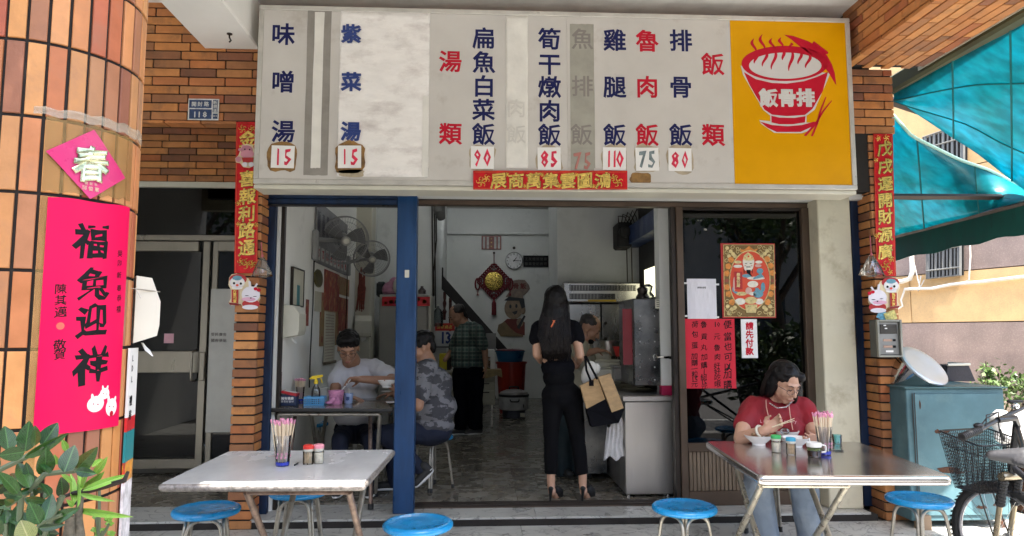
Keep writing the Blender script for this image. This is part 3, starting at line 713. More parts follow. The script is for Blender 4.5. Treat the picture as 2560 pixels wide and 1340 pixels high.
# the bowl drawing on the yellow panel
m_bowlw = mat('logo_grey_white', (.60, .59, .57), .4, var=.03)
def pxpoly(pts, y): return [P(a_, b__, Y=y) for a_, b__ in pts]
def poly(mb, pts, y, th=.0006): return mb.prism(pxpoly(pts, y), (0, th, 0))
def Z4(x, y): return (1240+x/2.68, y/2.68)      # coordinates read from an enlargement
def ellp(cx, cy, rx, ry, n=40, a0_=0, a1_=360): return [(cx+rx*math.cos(R_(a0_+(a1_-a0_)*i/n)), cy-ry*math.sin(R_(a0_+(a1_-a0_)*i/n))) for i in range(n if a1_-a0_ >= 360 else n+1)]
lw = MB(); lr = MB(); lw2 = MB(); lr2 = MB()
poly(lw, [Z4(*q) for q in ((1640, 440), (1655, 500), (1790, 735), (1838, 775), (1838, 812), (1765, 805), (1775, 828), (1865, 890), (2050, 892), (2085, 880), (2165, 820), (2080, 822), (2080, 775), (2135, 735), (2240, 490))], yl)
poly(lr, [Z4(*q) for q in ((1660, 482), (1740, 530), (1850, 556), (1950, 560), (2060, 545), (2150, 515), (2224, 482), (2190, 610), (2120, 730), (2070, 770), (1950, 778), (1850, 768), (1800, 735), (1740, 640), (1700, 570))], yl-.001)
poly(lr, ellp(*Z4(1935, 425), 290/2.68, 118/2.68), yl-.001)
poly(lw2, ellp(*Z4(1938, 440), 243/2.68, 88/2.68), yl-.0022)
poly(lr, [Z4(*q) for q in ((1845, 775), (1900, 788), (2000, 790), (2074, 778), (2070, 820), (1990, 832), (1900, 832), (1846, 820))], yl-.001)
poly(lr, [Z4(*q) for q in ((1768, 814), (1850, 838), (1950, 846), (2050, 838), (2130, 815), (2160, 820), (2110, 852), (2040, 884), (1880, 884), (1820, 856))], yl-.001)
poly(lr, [Z4(*q) for q in ((1930, 232), (1990, 240), (2090, 275), (2170, 320), (2220, 375), (2250, 430), (2270, 490), (2280, 572), (2255, 530), (2225, 480), (2190, 440), (2130, 380), (2040, 315), (1980, 265))], yl-.001)
poly(lr, [Z4(*q) for q in ((2130, 275), (2228, 350), (2222, 362), (2195, 362), (2112, 300))], yl-.001)
for p_ in (((2208, 648), (2165, 750), (2145, 830), (2110, 912), (2124, 912), (2160, 825), (2180, 745), (2214, 650)), ((2248, 672), (2185, 745), (2140, 820), (2062, 908), (2078, 912), (2150, 830), (2195, 750), (2252, 676))): poly(lr, [Z4(*q) for q in p_], yl-.0012)
def steam(x, y0, y1, w, dr=1):
    n = 10; L_ = []; R2 = []
    for i in range(n+1):
        t_ = i/n; yy = y0+(y1-y0)*t_; xx = x+w*math.sin(t_*math.pi*1.6)*dr; h = 11*math.sin(math.pi*min(1, t_*.9+.05)); L_.append(Z4(xx-h, yy)); R2.append(Z4(xx+h, yy))
    return L_+R2[::-1]
for x_, y0_, y1_, w_ in ((1728, 258, 345, -14), (1785, 230, 330, -16), (1850, 255, 325, -14), (1910, 250, 312, -12), (1975, 285, 315, 8)): poly(lr, steam(x_, y0_, y1_, w_), yl-.001)
for x_, y0_, y1_, w_ in ((1740, 345, 425, 10), (1800, 330, 445, 16), (1860, 320, 465, 16), (1925, 330, 402, 6), (1975, 320, 475, 14), (2035, 335, 430, 12), (2090, 350, 455, 16)): poly(lr2, steam(x_, y0_, y1_, w_), yl-.0034)
lw.build('bowl_outline', m_bowlw, sg); lr.build('bowl_drawing', m_signred, sg); lw2.build('rice', m_bowlw, sg); lr2.build('steam_lines', m_signred, sg)
letters(sg, [('飯', 1921, 244), ('骨', 1968, 244), ('排', 2014, 244)], 46, yl-.0034, m_bowlw, .045)
# ================================================================ COUPLETS AND BANNER
def gold_orn(par, px, py, r_, y, n=5):
    mb = MB()
    for i in range(n):
        an = 2*math.pi*i/n+.3; c = P(px+r_*.55*math.cos(an), py-r_*.55*math.sin(an), Y=y); k = mpp(px, py, y)
        mb.tube(arc(c, r_*.42*k, an, an+4.6, 8, (1, 0, 0), (0, 0, 1)), .0022, 4)
    mb.build('gold_ornament', m_gold, par)
def couplet(label, name, px0, py0, px1, py1, y, chars, sz, orns, drift=0, horizontal=False):
    cen = P((px0+px1)/2, py1, Y=y); t = thing(name, label, 'couplet', tuple(cen))
    k = mpp(px0, py0, y); n = 16; vs = []; fs = []
    for i in range(n+1):
        for j in (0, 1):
            if horizontal: q = P(px0+(px1-px0)*i/n, (py0, py1)[j], Y=y)
            else: q = P((px0, px1)[j]+drift*i/n, py0+(py1-py0)*i/n, Y=y)
            wv = .0035*math.sin(i*1.7+j*2)*1.0
            vs += [(q.x, y-.002+wv*.5-.002, q.z), (q.x, y+.001, q.z)]
    for i in range(n):
        q = i*4; fs += [(q, q+2, q+6, q+4), (q+3, q+1, q+5, q+7), (q+1, q, q+4, q+5), (q+2, q+3, q+7, q+6)]
    fs += [(0, 1, 3, 2), (n*4+2, n*4+3, n*4+1, n*4)]
    MB().add(vs, fs).build('red_paper', mat('red_foil_paper', (.55, .008, .014), .4, spec=.3, var=.2, vs=18, bump=.25, bs=30), t, smooth=40)
    kk = MB(); yy = y-.0085
    if horizontal: e = [(px0+3, py0+3), (px1-3, py0+3), (px1-3, py1-3), (px0+3, py1-3)]
    else: e = [(px0+2, py0+3), (px1-2, py0+3), (px1-2+drift, py1-3), (px0+2+drift, py1-3)]
    kk.tube([P(*q, Y=yy+.001) for q in e], .0011, 4, closed=True); kk.build('gold_border', mat('orange_gold_line', (.75, .25, .08), .4, .3), t)
    b_ = MB(); s_ = MB()
    for ch, px, py in chars:
        sd = random.random()*40; b_.text(ch, P(px, py, Y=yy), sz*mpp(px, py, yy), bold=.024, brush=.025, seed=sd); s_.text(ch, P(px+1, py+1, Y=yy+.0035), sz*mpp(px, py, yy), bold=.034, brush=.025, seed=sd)
    s_.build('lettering_outline', mat('dark_gold_edge', (.13, .05, .012), .5), t); b_.build('lettering', m_gold, t)
    for px, py, r_ in orns: gold_orn(t, px, py, r_, yy)
    return t
yc = YB-.008
couplet('red couplet on the left pilaster, partly behind the menu sign', 'left_couplet'[5:], 591, 305, 648, 683, yc, [('金', 619, 347), ('喜', 618, 446), ('報', 619, 490), ('利', 617, 534), ('路', 617, 576), ('通', 616, 619)], 43,
    [(606, 322, 10), (630, 322, 9), (603, 655, 10), (618, 660, 14), (632, 660, 9), (596, 508, 7), (640, 471, 7), (596, 560, 6), (640, 562, 6)], -5)
couplet('red couplet with gold brush writing on the right pilaster', 'couplet', 2183, 335, 2231, 690, yc, [('戊', 2212, 371), ('戌', 2213, 415), ('運', 2213, 459), ('開', 2213, 500), ('財', 2213, 541), ('源', 2213, 586), ('廣', 2213, 629)], 38,
    [(2196, 346, 7), (2216, 345, 8), (2190, 400, 6), (2228, 455, 5), (2192, 590, 7), (2215, 665, 13), (2228, 648, 8), (2226, 680, 7)], 8)
couplet('horizontal red banner with gold writing hung on the lower edge of the menu sign', 'banner', 1183, 427, 1568, 474, YS-.004, [('展', 1246, 451), ('商', 1290, 451), ('萬', 1334, 451), ('集', 1377, 451), ('雲', 1419, 451), ('圖', 1462, 451), ('鴻', 1507, 451)], 41,
    [(1203, 455, 13), (1216, 446, 10), (1545, 455, 13), (1535, 444, 9), (1268, 436, 5), (1312, 465, 5), (1356, 437, 5), (1399, 465, 5), (1441, 437, 5), (1484, 465, 5)], horizontal=True)
# ---------- number plate
t = thing('house_number_plate', 'small blue enamel house number plate 118 on the brick wall', 'sign', tuple(P(508, 300, Y=YB-.01)))
m_pl = mat('plate_blue', (.02, .05, .14), .45, var=.3, vs=25, col2=(.3, .3, .28), c2s=25, c2lo=.66, c2hi=.72); m_plw = mat('plate_white', (.62, .62, .6), .5, var=.2, vs=30)
flat(470, 247, 547, 300, YB-.014, YB-.009, 'plate', m_plw, t)
for q in ((473, 250, 529, 270), (473, 273, 529, 297), (532, 250, 544, 281), (532, 284, 544, 297)): flat(*q, YB-.0152, YB-.0141, 'plate_field', m_pl, t)
yy = YB-.0158
b_ = MB()
for ch, px, py, s_ in (('開', 485, 260, 13), ('封', 500, 260, 13), ('路', 516, 260, 13), ('1', 487, 286, 21), ('1', 498, 286, 21), ('8', 512, 286, 21), ('新', 538, 256, 10), ('興', 538, 266, 10), ('區', 538, 276, 10), ('新', 535.5, 290, 5), ('江', 541, 290, 5)): b_.text(ch, P(px, py, Y=yy), s_*mpp(px, py, yy), bold=.02)
b_.build('lettering', m_plw, t)
# ================================================================ STEEL ENTRANCE DOOR IN THE RECESS
t = thing('steel_door', 'brushed steel double door with dark glass in the shaded recess left of the shop', 'door', tuple(P(430, 1175, Y=YD)))
def yb(px0, py0, px1, py1, d0, d1, name, m, ch=.004, **kw):
    x0, z0, x1, z1 = rectY(px0, py0, px1, py1, YD); return MB().box((x0, YD+d0, z0), (x1, YD+d1, z1), ch).build(name, m, t, **kw)
DX = 615
yb(300, 455, DX, 469, -.02, .06, 'transom_cap', m_pvc)
yb(300, 470, DX, 588, .01, .016, 'transom_glass', m_glassd, 0)
yb(300, 588, DX, 602, -.02, .04, 'transom_rail', m_steel)
yb(300, 603, 497, 628, 0, .04, 'top_rail', m_steel); yb(497, 603, 515, 1175, -.002, .042, 'stile', m_steel); yb(522, 603, 536, 1175, -.002, .042, 'stile', m_steel)
yb(536, 603, DX, 628, 0, .04, 'top_rail', m_steel)
yb(300, 629, 496, 877, .015, .021, 'glass_pane', m_glassd, 0); yb(536, 629, DX, 1170, .015, .021, 'glass_pane', m_glassd, 0)
yb(300, 878, 497, 932, 0, .04, 'middle_rail', m_steel); yb(300, 933, 496, 1147, .015, .021, 'glass_pane', m_glassd, 0); yb(300, 1148, 497, 1172, 0, .04, 'bottom_rail', m_steel)
x0, z0, x1, z1 = rectY(486, 876, 500, 952, YD)
MB().tube(fillet([(x0, YD, z0), (x0, YD-.07, z0+.01), (x0, YD-.07, z1-.01), (x0, YD, z1)], .03), .012, 8).build('handle', m_galv, t, smooth=50)
x0, z0, x1, z1 = rectY(500, 880, 514, 952, YD); MB().box((x0, YD-.03, z0), (x1, YD-.003, z1), .006).build('lock_case', m_steel, t)
pn = thing('steel_notice_panel', 'dull zinc panel with stencilled notice hanging left of the brick pilaster', 'panel', tuple(P(552, 1080, Y=YD-.35)))
x0, z0, x1, z1 = rectY(521, 722, 588, 1081, YD-.35)
MB().box((x0, YD-.36, z0), (x1, YD-.35, z1), .003).build('sheet', mat('zinc_sheet', (.36, .36, .34), .45, .6, var=.12, vs=3, col2=(.16, .14, .12), c2s=6, c2lo=.68, c2hi=.78), pn)
b_ = MB(); yy = YD-.3625
for i, ch in enumerate('受託廣告'): b_.text(ch, P(532+i*10, 836, Y=yy), 9*mpp(540, 836, yy), bold=.02)
for i, ch in enumerate('國府張貼'): b_.text(ch, P(532+i*10, 851, Y=yy), 9*mpp(540, 851, yy), bold=.02)
b_.build('lettering', mat('stencil_grey', (.10, .09, .09), .6), pn)
MB().box((x0+.01, YD-.349, z1-.03), (x0+.03, YD-.02, z1-.01)).box((x1-.03, YD-.349, z1-.03), (x1-.01, YD-.02, z1-.01)).build('bracket', m_galv, pn)
nt = MB().box((P(408, 860, Y=YD).x, YD+.012, P(408, 858, Y=YD).z), (P(432, 860, Y=YD).x, YD+.0145, P(432, 834, Y=YD).z)).build('paper_note', mat('pink_paper', (.72, .4, .48), .7), label='small pink paper note stuck on the dark door glass', cat='notice')
# ================================================================ PAPERS ON THE GLAZED UNIT
def sheet(name, label, cat, px0, py0, px1, py1, y, m, th=.002, wob=0):
    x0, z0, x1, z1 = rectY(px0, py0, px1, py1, y)
    t = thing(name, label, cat, ((x0+x1)/2, y, z0)); MB().box((x0, y-th, z0), (x1, y, z1), th*.2).build('sheet', m, t); return t
yg = YJ-.006
m_redp = mat('red_poster_paper', (.60, .03, .05), .7, spec=.2, var=.04, vs=3, bump=.1, bs=8)
t = sheet('handwritten_notice', 'large red paper with black handwritten columns taped on the glass', 'notice', 1708, 797, 1838, 971, yg-.002, m_redp)
cols = [(1820, (('便', 811), ('當', 841), ('也', 866), ('可', 892), ('以', 917), ('加', 936), ('購', 961)), 20), (1793, (('10', 811), ('元', 841), ('魯', 869), ('肉', 892), ('好', 914), ('好', 929), ('吃', 944), ('哦', 960)), 15),
    (1760, (('魯', 811), ('貢', 841), ('丸', 868), ('加', 892), ('購', 913), ('1', 929), ('組', 943), ('15', 955), ('元', 966)), 15), (1737, (('荷', 811), ('包', 836), ('蛋', 863), ('加', 890), ('購', 907), ('一', 922), ('粒', 935), ('15', 948), ('元', 960)), 15)]
b_ = MB(); yy = yg-.0048
for cx_, its, s_ in cols:
    for st, py in its:
        for i, ch in enumerate(st): b_.text(ch, P(cx_+(i-(len(st)-1)/2)*8+random.uniform(-1, 1), py, Y=yy), (s_+2)*mpp(cx_, py, yy), bold=.012, brush=.06, rot=random.uniform(-.06, .06))
b_.build('lettering', m_black, t)
t = sheet('plastic_covered_notice', 'white notice in a crinkled clear sleeve at the left of the window', 'notice', 1718, 697, 1791, 797, yg-.003, mat('sleeve_white', (.70, .68, .72), .25, var=.05, vs=3, bump=.8, bs=7, stretch=(3, 1, 1)))
b_ = MB()
for i in range(5): b_.text('掃碼點餐看'[i], P(1745+i*4.5, 719, Y=yg-.0058), 5*mpp(1745, 719, yg), bold=.01)
b_.build('lettering', m_black, t)
b_ = MB()
for px, py in ((1714, 708), (1793, 711), (1714, 790), (1793, 793)): c = P(px, py, Y=yg-.006); b_.box(c+Vector((-.015, 0, -.007)), c+Vector((.015, .001, .007)))
b_.build('tape_tab', m_paperw, t)
t = sheet('pay_first_sign', 'narrow white plastic sign with red characters below the gilded picture', 'sign', 1853, 798, 1893, 895, yg-.002, mat('white_acrylic', (.82, .81, .8), .3, var=.02), .004)
letters(t, [('請', 1874, 815), ('先', 1874, 836), ('付', 1874, 857), ('款', 1874, 878)], 20, yg-.0075, m_signred, .035)
# gilded picture, a plain stand-in figure in an oval
t = thing('gilded_picture', 'gold filigree framed festive picture with red oval and bearded figure on the glass', 'picture', tuple(P(1871, 793, Y=yg)))
def pp(x, y): return (1800+x/6.7, 600+y/6.7)
def pb(name, polys, m, d, th=.002):
    for i, p_ in enumerate(polys): MB().prism(pxpoly([pp(*q) for q in p_], yg-d-.0001*i), (0, th, 0)).build(name, m[i % len(m)] if isinstance(m, list) else m, t)
def pe(cx, cy, rx, ry, n=20): return [(cx+rx*math.cos(2*math.pi*i/n), cy+ry*math.sin(2*math.pi*i/n)) for i in range(n)]
m_orr = mat('orange_red_print', (.66, .07, .025), .4, var=.05); m_pg = mat('pale_gold_print', (.72, .58, .27), .35, .35, var=.2, vs=40); m_og = mat('orange_print', (.72, .27, .05), .4, var=.2, vs=40); m_dg = mat('dark_gold_ground', (.20, .12, .03), .5, var=.2, vs=30)
m_pw = mat('print_cream', (.74, .70, .60), .5, var=.1, vs=60); m_pb = mat('print_blue', (.12, .30, .38), .5, var=.15, vs=60); m_pbr = mat('print_brown', (.30, .08, .04), .5)
pb('red_card', [((10, 55), (915, 60), (938, 1305), (45, 1305))], mat('red_card', (.50, .03, .025), .5), .004, .003)
pb('filigree_ground', [((62, 85), (900, 85), (915, 1280), (75, 1280))], m_dg, .0062)
kk = MB()
for px_, py_, s_ in [(210, 130, 1), (110, 200, -1), (300, 140, -1), (300, 200, 1), (110, 350, 1), (740, 130, -1), (860, 200, 1), (660, 120, 1), (680, 190, -1), (860, 350, -1), (120, 1030, 1), (120, 1160, -1), (240, 1200, 1), (320, 1230, -1), (880, 1030, -1), (880, 1160, 1), (760, 1200, -1), (660, 1230, 1), (180, 1240, 1), (820, 1240, -1)]:
    c = P(*pp(px_, py_), Y=yg-.0075); k = mpp(1870, 700, yg)/6.7
    pts = [c+Vector((math.cos(a_*.7*s_)*r2*k, 0, math.sin(a_*.7*s_)*r2*k)) for a_, r2 in [(i, 42-3.2*i) for i in range(11)]]
    kk.tube(pts, .0026, 5)
for px_, py_ in ((120, 135), (180, 190), (220, 235), (150, 270), (250, 270), (840, 135), (790, 185), (750, 230), (820, 270), (700, 260), (130, 1110), (200, 1160), (250, 1130), (840, 1110), (770, 1160), (740, 1130), (150, 1230), (850, 1230)): kk.prism(pxpoly([pp(*q) for q in pe(px_, py_, 33, 33, 12)], yg-.0085), (0, .002, 0))
kk.tube([P(*pp(*q), Y=yg-.008) for q in ((60, 82), (900, 82), (918, 1283), (74, 1283))], .004, 5, closed=True)
kk.tube([P(*pp(*q), Y=yg-.009) for q in pe(498, 680, 340, 500, 48)], .0045, 6, closed=True); kk.build('filigree', m_pg, t)
kk = MB()
for px_, py_ in ((185, 330), (140, 440), (115, 560), (120, 790), (145, 905), (200, 1040), (790, 320), (850, 430), (880, 550), (880, 790), (850, 905), (800, 1040)):
    kk = MB()
    for an in range(5): kk.prism(pxpoly([pp(*q) for q in pe(px_+26*math.cos(an*1.257), py_+26*math.sin(an*1.257), 28, 28, 8)], yg-.0088-.0002*an), (0, .001, 0))
    kk.build('medallion', m_og, t)
kk = MB(); kk.prism(pxpoly([pp(*q) for q in ((335, 150), (400, 165), (490, 100), (570, 165), (640, 140), (590, 205), (480, 190), (350, 205))], yg-.0105), (0, .002, 0))
kk.build('gold_ingot', m_og, t)
pb('side_knob', [pe(110, 680, 48, 28), pe(890, 680, 48, 28)], m_pbr, .0095, .004)
pb('red_oval', [pe(498, 680, 334, 494, 48)], m_orr, .0078)
pb('figure_robe', [((300, 700), (380, 560), (610, 560), (680, 700), (640, 960), (700, 1080), (320, 1080), (350, 950)), pe(200, 680, 30, 60), pe(670, 800, 50, 40), pe(330, 470, 80, 40), pe(650, 450, 60, 50)], m_orr, .0094)
pb('figure_pale', [((380, 380), (385, 320), (430, 240), (475, 215), (520, 240), (570, 320), (575, 380), (545, 500), (480, 540), (410, 500)), pe(300, 440, 75, 26), pe(640, 430, 55, 26), pe(300, 370, 60, 26), pe(650, 370, 60, 26), pe(450, 600, 80, 30), pe(600, 640, 150, 26), pe(550, 740, 90, 55), pe(480, 850, 55, 60), pe(360, 900, 90, 32), pe(570, 900, 80, 32), pe(720, 790, 36, 80), pe(340, 1030, 90, 55), pe(660, 1030, 70, 50), pe(240, 740, 22, 120)], [m_pw, m_pw, mat('print_rose', (.62, .38, .32), .5), m_pg, m_pw, m_pb], .0108, .001)
pb('figure_hat', [((385, 330), (400, 260), (470, 205), (545, 260), (575, 330), (530, 345), (430, 345))], m_pg, .0128, .001)
pb('hat_jewel', [pe(478, 275, 16, 16), pe(420, 300, 9, 12), pe(535, 300, 9, 12)], m_orr, .0136, .0006)
pb('cheek', [pe(425, 430, 16, 12), pe(530, 430, 16, 12)], MATS['print_rose'], .0136, .0006)
pb('figure_blue', [pe(670, 520, 55, 48), ((690, 560), (740, 620), (560, 660), (560, 630)), pe(640, 900, 85, 70), ((590, 800), (640, 800), (700, 900), (600, 930)), ((205, 780), (245, 860), (310, 870), (260, 900), (210, 860))], m_pb, .0116, .001)
pb('figure_dark', [((440, 500), (515, 500), (510, 560), (545, 620), (500, 590), (450, 550)), pe(435, 393, 22, 5), pe(515, 393, 22, 5), ((440, 445), (510, 445), (510, 458), (440, 458)), pe(405, 520, 6, 40), pe(540, 520, 6, 40)], m_black, .0124, .0008)
pb('scroll', [((240, 530), (370, 530), (378, 825), (250, 825))], mat('print_crimson', (.42, .02, .02), .5), .0124, .001)
kk = MB()
for ch, py_ in (('恭', 580), ('喜', 640), ('發', 700), ('財', 760)): kk.text(ch, P(*pp(308, py_), Y=yg-.0132), 9*mpp(1846, 690, yg), bold=.04)
kk.build('lettering', m_pg, t)
pb('gold_tub', [((415, 1080), (628, 1080), (600, 1220), (445, 1220)), pe(520, 1010, 100, 60)], m_pg, .0135, .004)
# ================================================================ THINGS INSIDE THE SHOP
m_fan = mat('fan_grey_plastic', (.28, .28, .27), .4, var=.08); m_fandk = mat('fan_blade_grey', (.13, .13, .13), .35, var=.05)
def face_on_left_wall(py, Yp): return P(760, py, X=xl).z
XW = xl+.003
def lw_pt(px, py):      # point on the inner left wall seen at a pixel
    return P(px, py, X=XW)
def wall_fan(label, cx, cy, Y, rpx, facing, arm_px):
    c = P(cx, cy, Y=Y); r_ = rpx*mpp(cx, cy, Y); f = Vector(facing).normalized()
    t = thing('wall_fan', label, 'fan', tuple(c), 'two grey wall fans'); u = f.cross(Vector((0, 0, 1))).normalized(); v = u.cross(f)
    g = MB()
    for s_ in (0, 1):
        cc = c+f*(.05 if s_ else -.03)
        for q in (1.0, .78, .5, .2):
            dz = f*(.03*(1-q) if s_ else -.03*(1-q)); g.tube(arc(cc+dz, r_*q, 0, 2*math.pi, 36, u, v)[:-1], .0035 if q == 1 else .0016, 5, closed=True)
        for i in range(48):
            a = 2*math.pi*i/48; d = u*math.cos(a)+v*math.sin(a); sg_ = 1 if s_ else -1
            g.tube([c+f*(.01)+d*r_, cc+d*r_*.96, cc+f*(.024*sg_)+d*r_*.5, cc+f*(.028*sg_)+d*r_*.12], .0011, 3, cap=False)
    g.tube(arc(c+f*.01, r_*1.01, 0, 2*math.pi, 40, u, v)[:-1], .006, 6, closed=True)
    g.build('cage', m_fan, t)
    for k in range(3):
        b_ = MB(); vs = []; fs = []; n = 7
        for i in range(n+1):
            for j in range(5):
                rr = r_*(.14+.76*i/n); a = k*2.094+.5+(j/4-.5)*(1.15-.35*i/n)+.28*i/n
                vs.append(c+u*(rr*math.cos(a))+v*(rr*math.sin(a))+f*(.022*(j/4-.5)*2))
        for i in range(n):
            for j in range(4): q = i*5+j; fs.append((q, q+1, q+6, q+5))
        vs2 = [p-f*.002 for p in vs]; N_ = len(vs); b_.add(vs+vs2, fs+[tuple(x+N_ for x in f_[::-1]) for f_ in fs]); b_.build('blade', m_fandk, t, smooth=40)
    MB().lathe(c+f*.052, [(r_*.2, 0), (r_*.2, .012), (r_*.17, .022), (0.001, .026)], 20, f).build('badge', m_pvc, t, smooth=40)
    MB().lathe(c-f*.16, [(.02, 0), (.055, .02), (.065, .08), (.06, .12), (.03, .14)], 16, f).build('motor', m_fan, t, smooth=40)
    w0 = lw_pt(*arm_px[0]); w1 = lw_pt(*arm_px[1])
    MB().box((XW, w0.y-.045, w1.z), (XW+.05, w0.y+.045, w0.z), .012).build('wall_bracket', m_fan, t)
    MB().tube([Vector((XW+.03, w0.y, (w0.z*.7+w1.z*.3))), c-f*.14-v*.03, c-f*.1], .02, 8).build('arm', m_fan, t, smooth=50)
    MB().tube([Vector((XW+.012, w0.y+.02, w1.z)), Vector((XW+.010, w0.y+.03, w1.z-.4)), Vector((XW+.012, w0.y-.03, w1.z-.9)), Vector((XW+.010, w0.y-.02, .9))], .006, 5).build('cord', m_dkframe, t)
    return t
wall_fan('nearer grey wall fan with white badge, upper left inside the shop', 861, 600, 7.0, 60, (.42, -.86, -.28), ((783, 575), (783, 652)))
wall_fan('second grey wall fan, lower and further into the shop', 929, 646, 7.9, 45, (.30, -.9, -.3), ((866, 640), (866, 690)))
def wall_sheet(name, label, cat, pxa, pya, pxb, pyb, m, th=.004, x=XW, part='sheet'):
    """flat thing on the left wall: near-top pixel and far-bottom pixel"""
    a = P(pxa, pya, X=x); b = P(pxb, pyb, X=x)
    t = thing(name, label, cat, (x, (a.y+b.y)/2, b.z)); MB().box((x, a.y, b.z), (x+th, b.y, a.z)).build(part, m, t); return t, a, b
m_board = mat('menu_board_grey', (.17, .165, .17), .45, var=.08)
t, a, b = wall_sheet('menu_board', 'dark grey menu board with price tags high on the left inner wall', 'menu board', 788, 500, 862, 688, m_board, .02)
tz = P(788, 655, X=XW).z; k = MB(); dk = MB(); pr = MB()
ncol = 8; ztop, zbot = a.z, b.z
for i in range(ncol):
    yy_ = a.y+(b.y-a.y)*(i+.5)/ncol; w_ = (b.y-a.y)/ncol*.62
    n = (4, 3, 5, 5, 3, 4, 3, 4)[i]
    for j in range(n):
        zc = ztop-.12-(ztop-zbot-.42)*(j+.5)/n*1.0; k.text('飯湯肉菜魚排雞麵'[(i*3+j) % 8], (XW+.0215, yy_, zc), w_, (0, 1, 0), (0, 0, 1), .02)
    pr.box((XW+.0203, yy_-w_*.55, zbot+.03), (XW+.0225, yy_+w_*.55, zbot+.16)); dk.text(('85', '75', '110', '80', '15', '35', '65', '45')[i], (XW+.024, yy_, zbot+.095), w_*.95, (0, 1, 0), (0, 0, 1), .03, .7)
k.build('lettering', mat('board_dark_letters', (.035, .035, .06), .5), t); pr.build('price_card', mat('price_card_grey', (.5, .5, .48), .6), t, kind='stuff'); dk.build('lettering', mat('board_red_numbers', (.35, .03, .05), .5), t)
m_fp = mat('old_red_poster', (.30, .05, .04), .55, var=.25, vs=10, col2=(.45, .22, .10), c2s=12, c2lo=.5, c2hi=.62)
m_fp2 = mat('old_gold_poster', (.38, .24, .10), .55, var=.25, vs=10, col2=(.25, .07, .05), c2s=10, c2lo=.5, c2hi=.6)
m_yel = mat('paper_cream', (.55, .52, .42), .7, var=.1)
wall_sheet('festive_poster', 'faded red and gold poster hanging below the menu board', 'poster', 811, 672, 846, 780, m_fp)
wall_sheet('festive_poster', 'brownish gold poster right of the faded red one, under the fans', 'poster', 848, 690, 872, 742, m_fp2)
wall_sheet('festive_poster', 'broad orange poster behind the strip calendar on the left wall', 'poster', 801, 730, 846, 862, m_fp2, x=XW-.001)
wall_sheet('red_tassel_ornament', 'dark red tasselled hanging on the wall above the man in white', 'ornament', 846, 742, 868, 828, m_fp)
t, a, b = wall_sheet('strip_calendar', 'long strip calendar with wooden rod at its foot on the left wall', 'calendar', 811, 778, 835, 900, m_yel, x=XW+.005)
k = MB(); dy = b.y-a.y
for j in range(16): zz_ = a.z-(a.z-b.z)*(j+1)/17; k.box((XW+.009, a.y+dy*.12, zz_-.006), (XW+.0105, b.y-dy*.12, zz_))
k.build('print_lines', mat('faded_print', (.25, .16, .13), .6), t); MB().box((XW+.004, a.y-.01, b.z-.03), (XW+.03, b.y+.01, b.z), .005).build('rod', m_ply, t)
t, a, b = wall_sheet('framed_chart', 'slim framed picture with a teal figure near the shop entrance', 'picture', 728, 670, 752, 765, m_yel, .018)
c_ = (a+b)/2; MB().box((XW+.018, c_.y-.04, c_.z-.16), (XW+.021, c_.y+.05, c_.z+.02), .01).build('print', mat('teal_print', (.06, .22, .24), .5, var=.2), t)
for lo, hi in (((XW, a.y-.012, b.z-.012), (XW+.024, a.y, a.z+.012)), ((XW, b.y, b.z-.012), (XW+.024, b.y+.012, a.z+.012)), ((XW, a.y, a.z), (XW+.024, b.y, a.z+.012)), ((XW, a.y, b.z-.012), (XW+.024, b.y, b.z))): MB().box(lo, hi).build('frame', m_dkframe, t)
wall_sheet('certificate', 'small pale certificate left of the festive posters', 'notice', 787, 727, 802, 780, m_yel)
c_ = P(795, 696, X=XW); t = MB().lathe((XW, c_.y, c_.z), [(.001, .012), (.10, .011), (.105, 0)], 24, (1, 0, 0), sx=1.65, sy=.85).build('oval_plaque', mat('black_gold_plaque', (.10, .085, .02), .4, var=.3, vs=20), label='small oval black and gold plaque on the left wall', cat='plaque')
wall_sheet('red_slip', 'narrow red paper slip beside the tissue box on the inner wall', 'notice', 765, 748, 770, 815, m_fp)
# tissue dispensers
def dispenser(label, c, d, w_, h_, dep, group='white plastic tissue dispensers'):
    """c = centre of back face, d = outward direction, w_ wide"""
    c = Vector(c); d = Vector(d).normalized(); s_ = Vector((0, 0, 1)).cross(d); t = thing('tissue_dispenser', label, 'dispenser', tuple(c-Vector((0, 0, h_/2))), group)
    pr = [(0, -h_/2), (dep*.92, -h_/2+.02), (dep, -h_/2+.05), (dep, h_/2-.07), (dep*.62, h_/2-.005), (0, h_/2)]
    MB().prism([c-s_*(w_/2)+d*x+Vector((0, 0, z)) for x, z in pr], s_*w_).build('cover', m_pvc, t)
    b_ = MB(); q = [c+d*(dep*.4)-Vector((0, 0, h_/2)), ]; e = h_/.27
    b_.prism([q[0]+s_*-.03*e, q[0]+s_*.04*e, q[0]+s_*.03*e+d*.03*e-Vector((0, 0, .03*e)), q[0]+s_*-.01*e+d*.04*e-Vector((0, 0, .055*e)), q[0]-s_*.03*e+d*.01*e-Vector((0, 0, .03*e))], s_*.003+d*.003).build('tissue', m_paperw, t)
    return t
a = P(712, 840, X=XW); dispenser('white tissue dispenser on the inner wall by the entrance, over the inner table', (XW, P(735, 845, X=XW).y-.25, P(735, 805, Y=6.0).z), (1, 0, 0), .22, .26, .13)
pc_ = P(905, 816, Y=8.74); dispenser('white tissue dispenser on the cream pilaster behind the man in white', (pc_.x+.01, 8.745, pc_.z), (.2, -1, 0), .2, .27, .12)
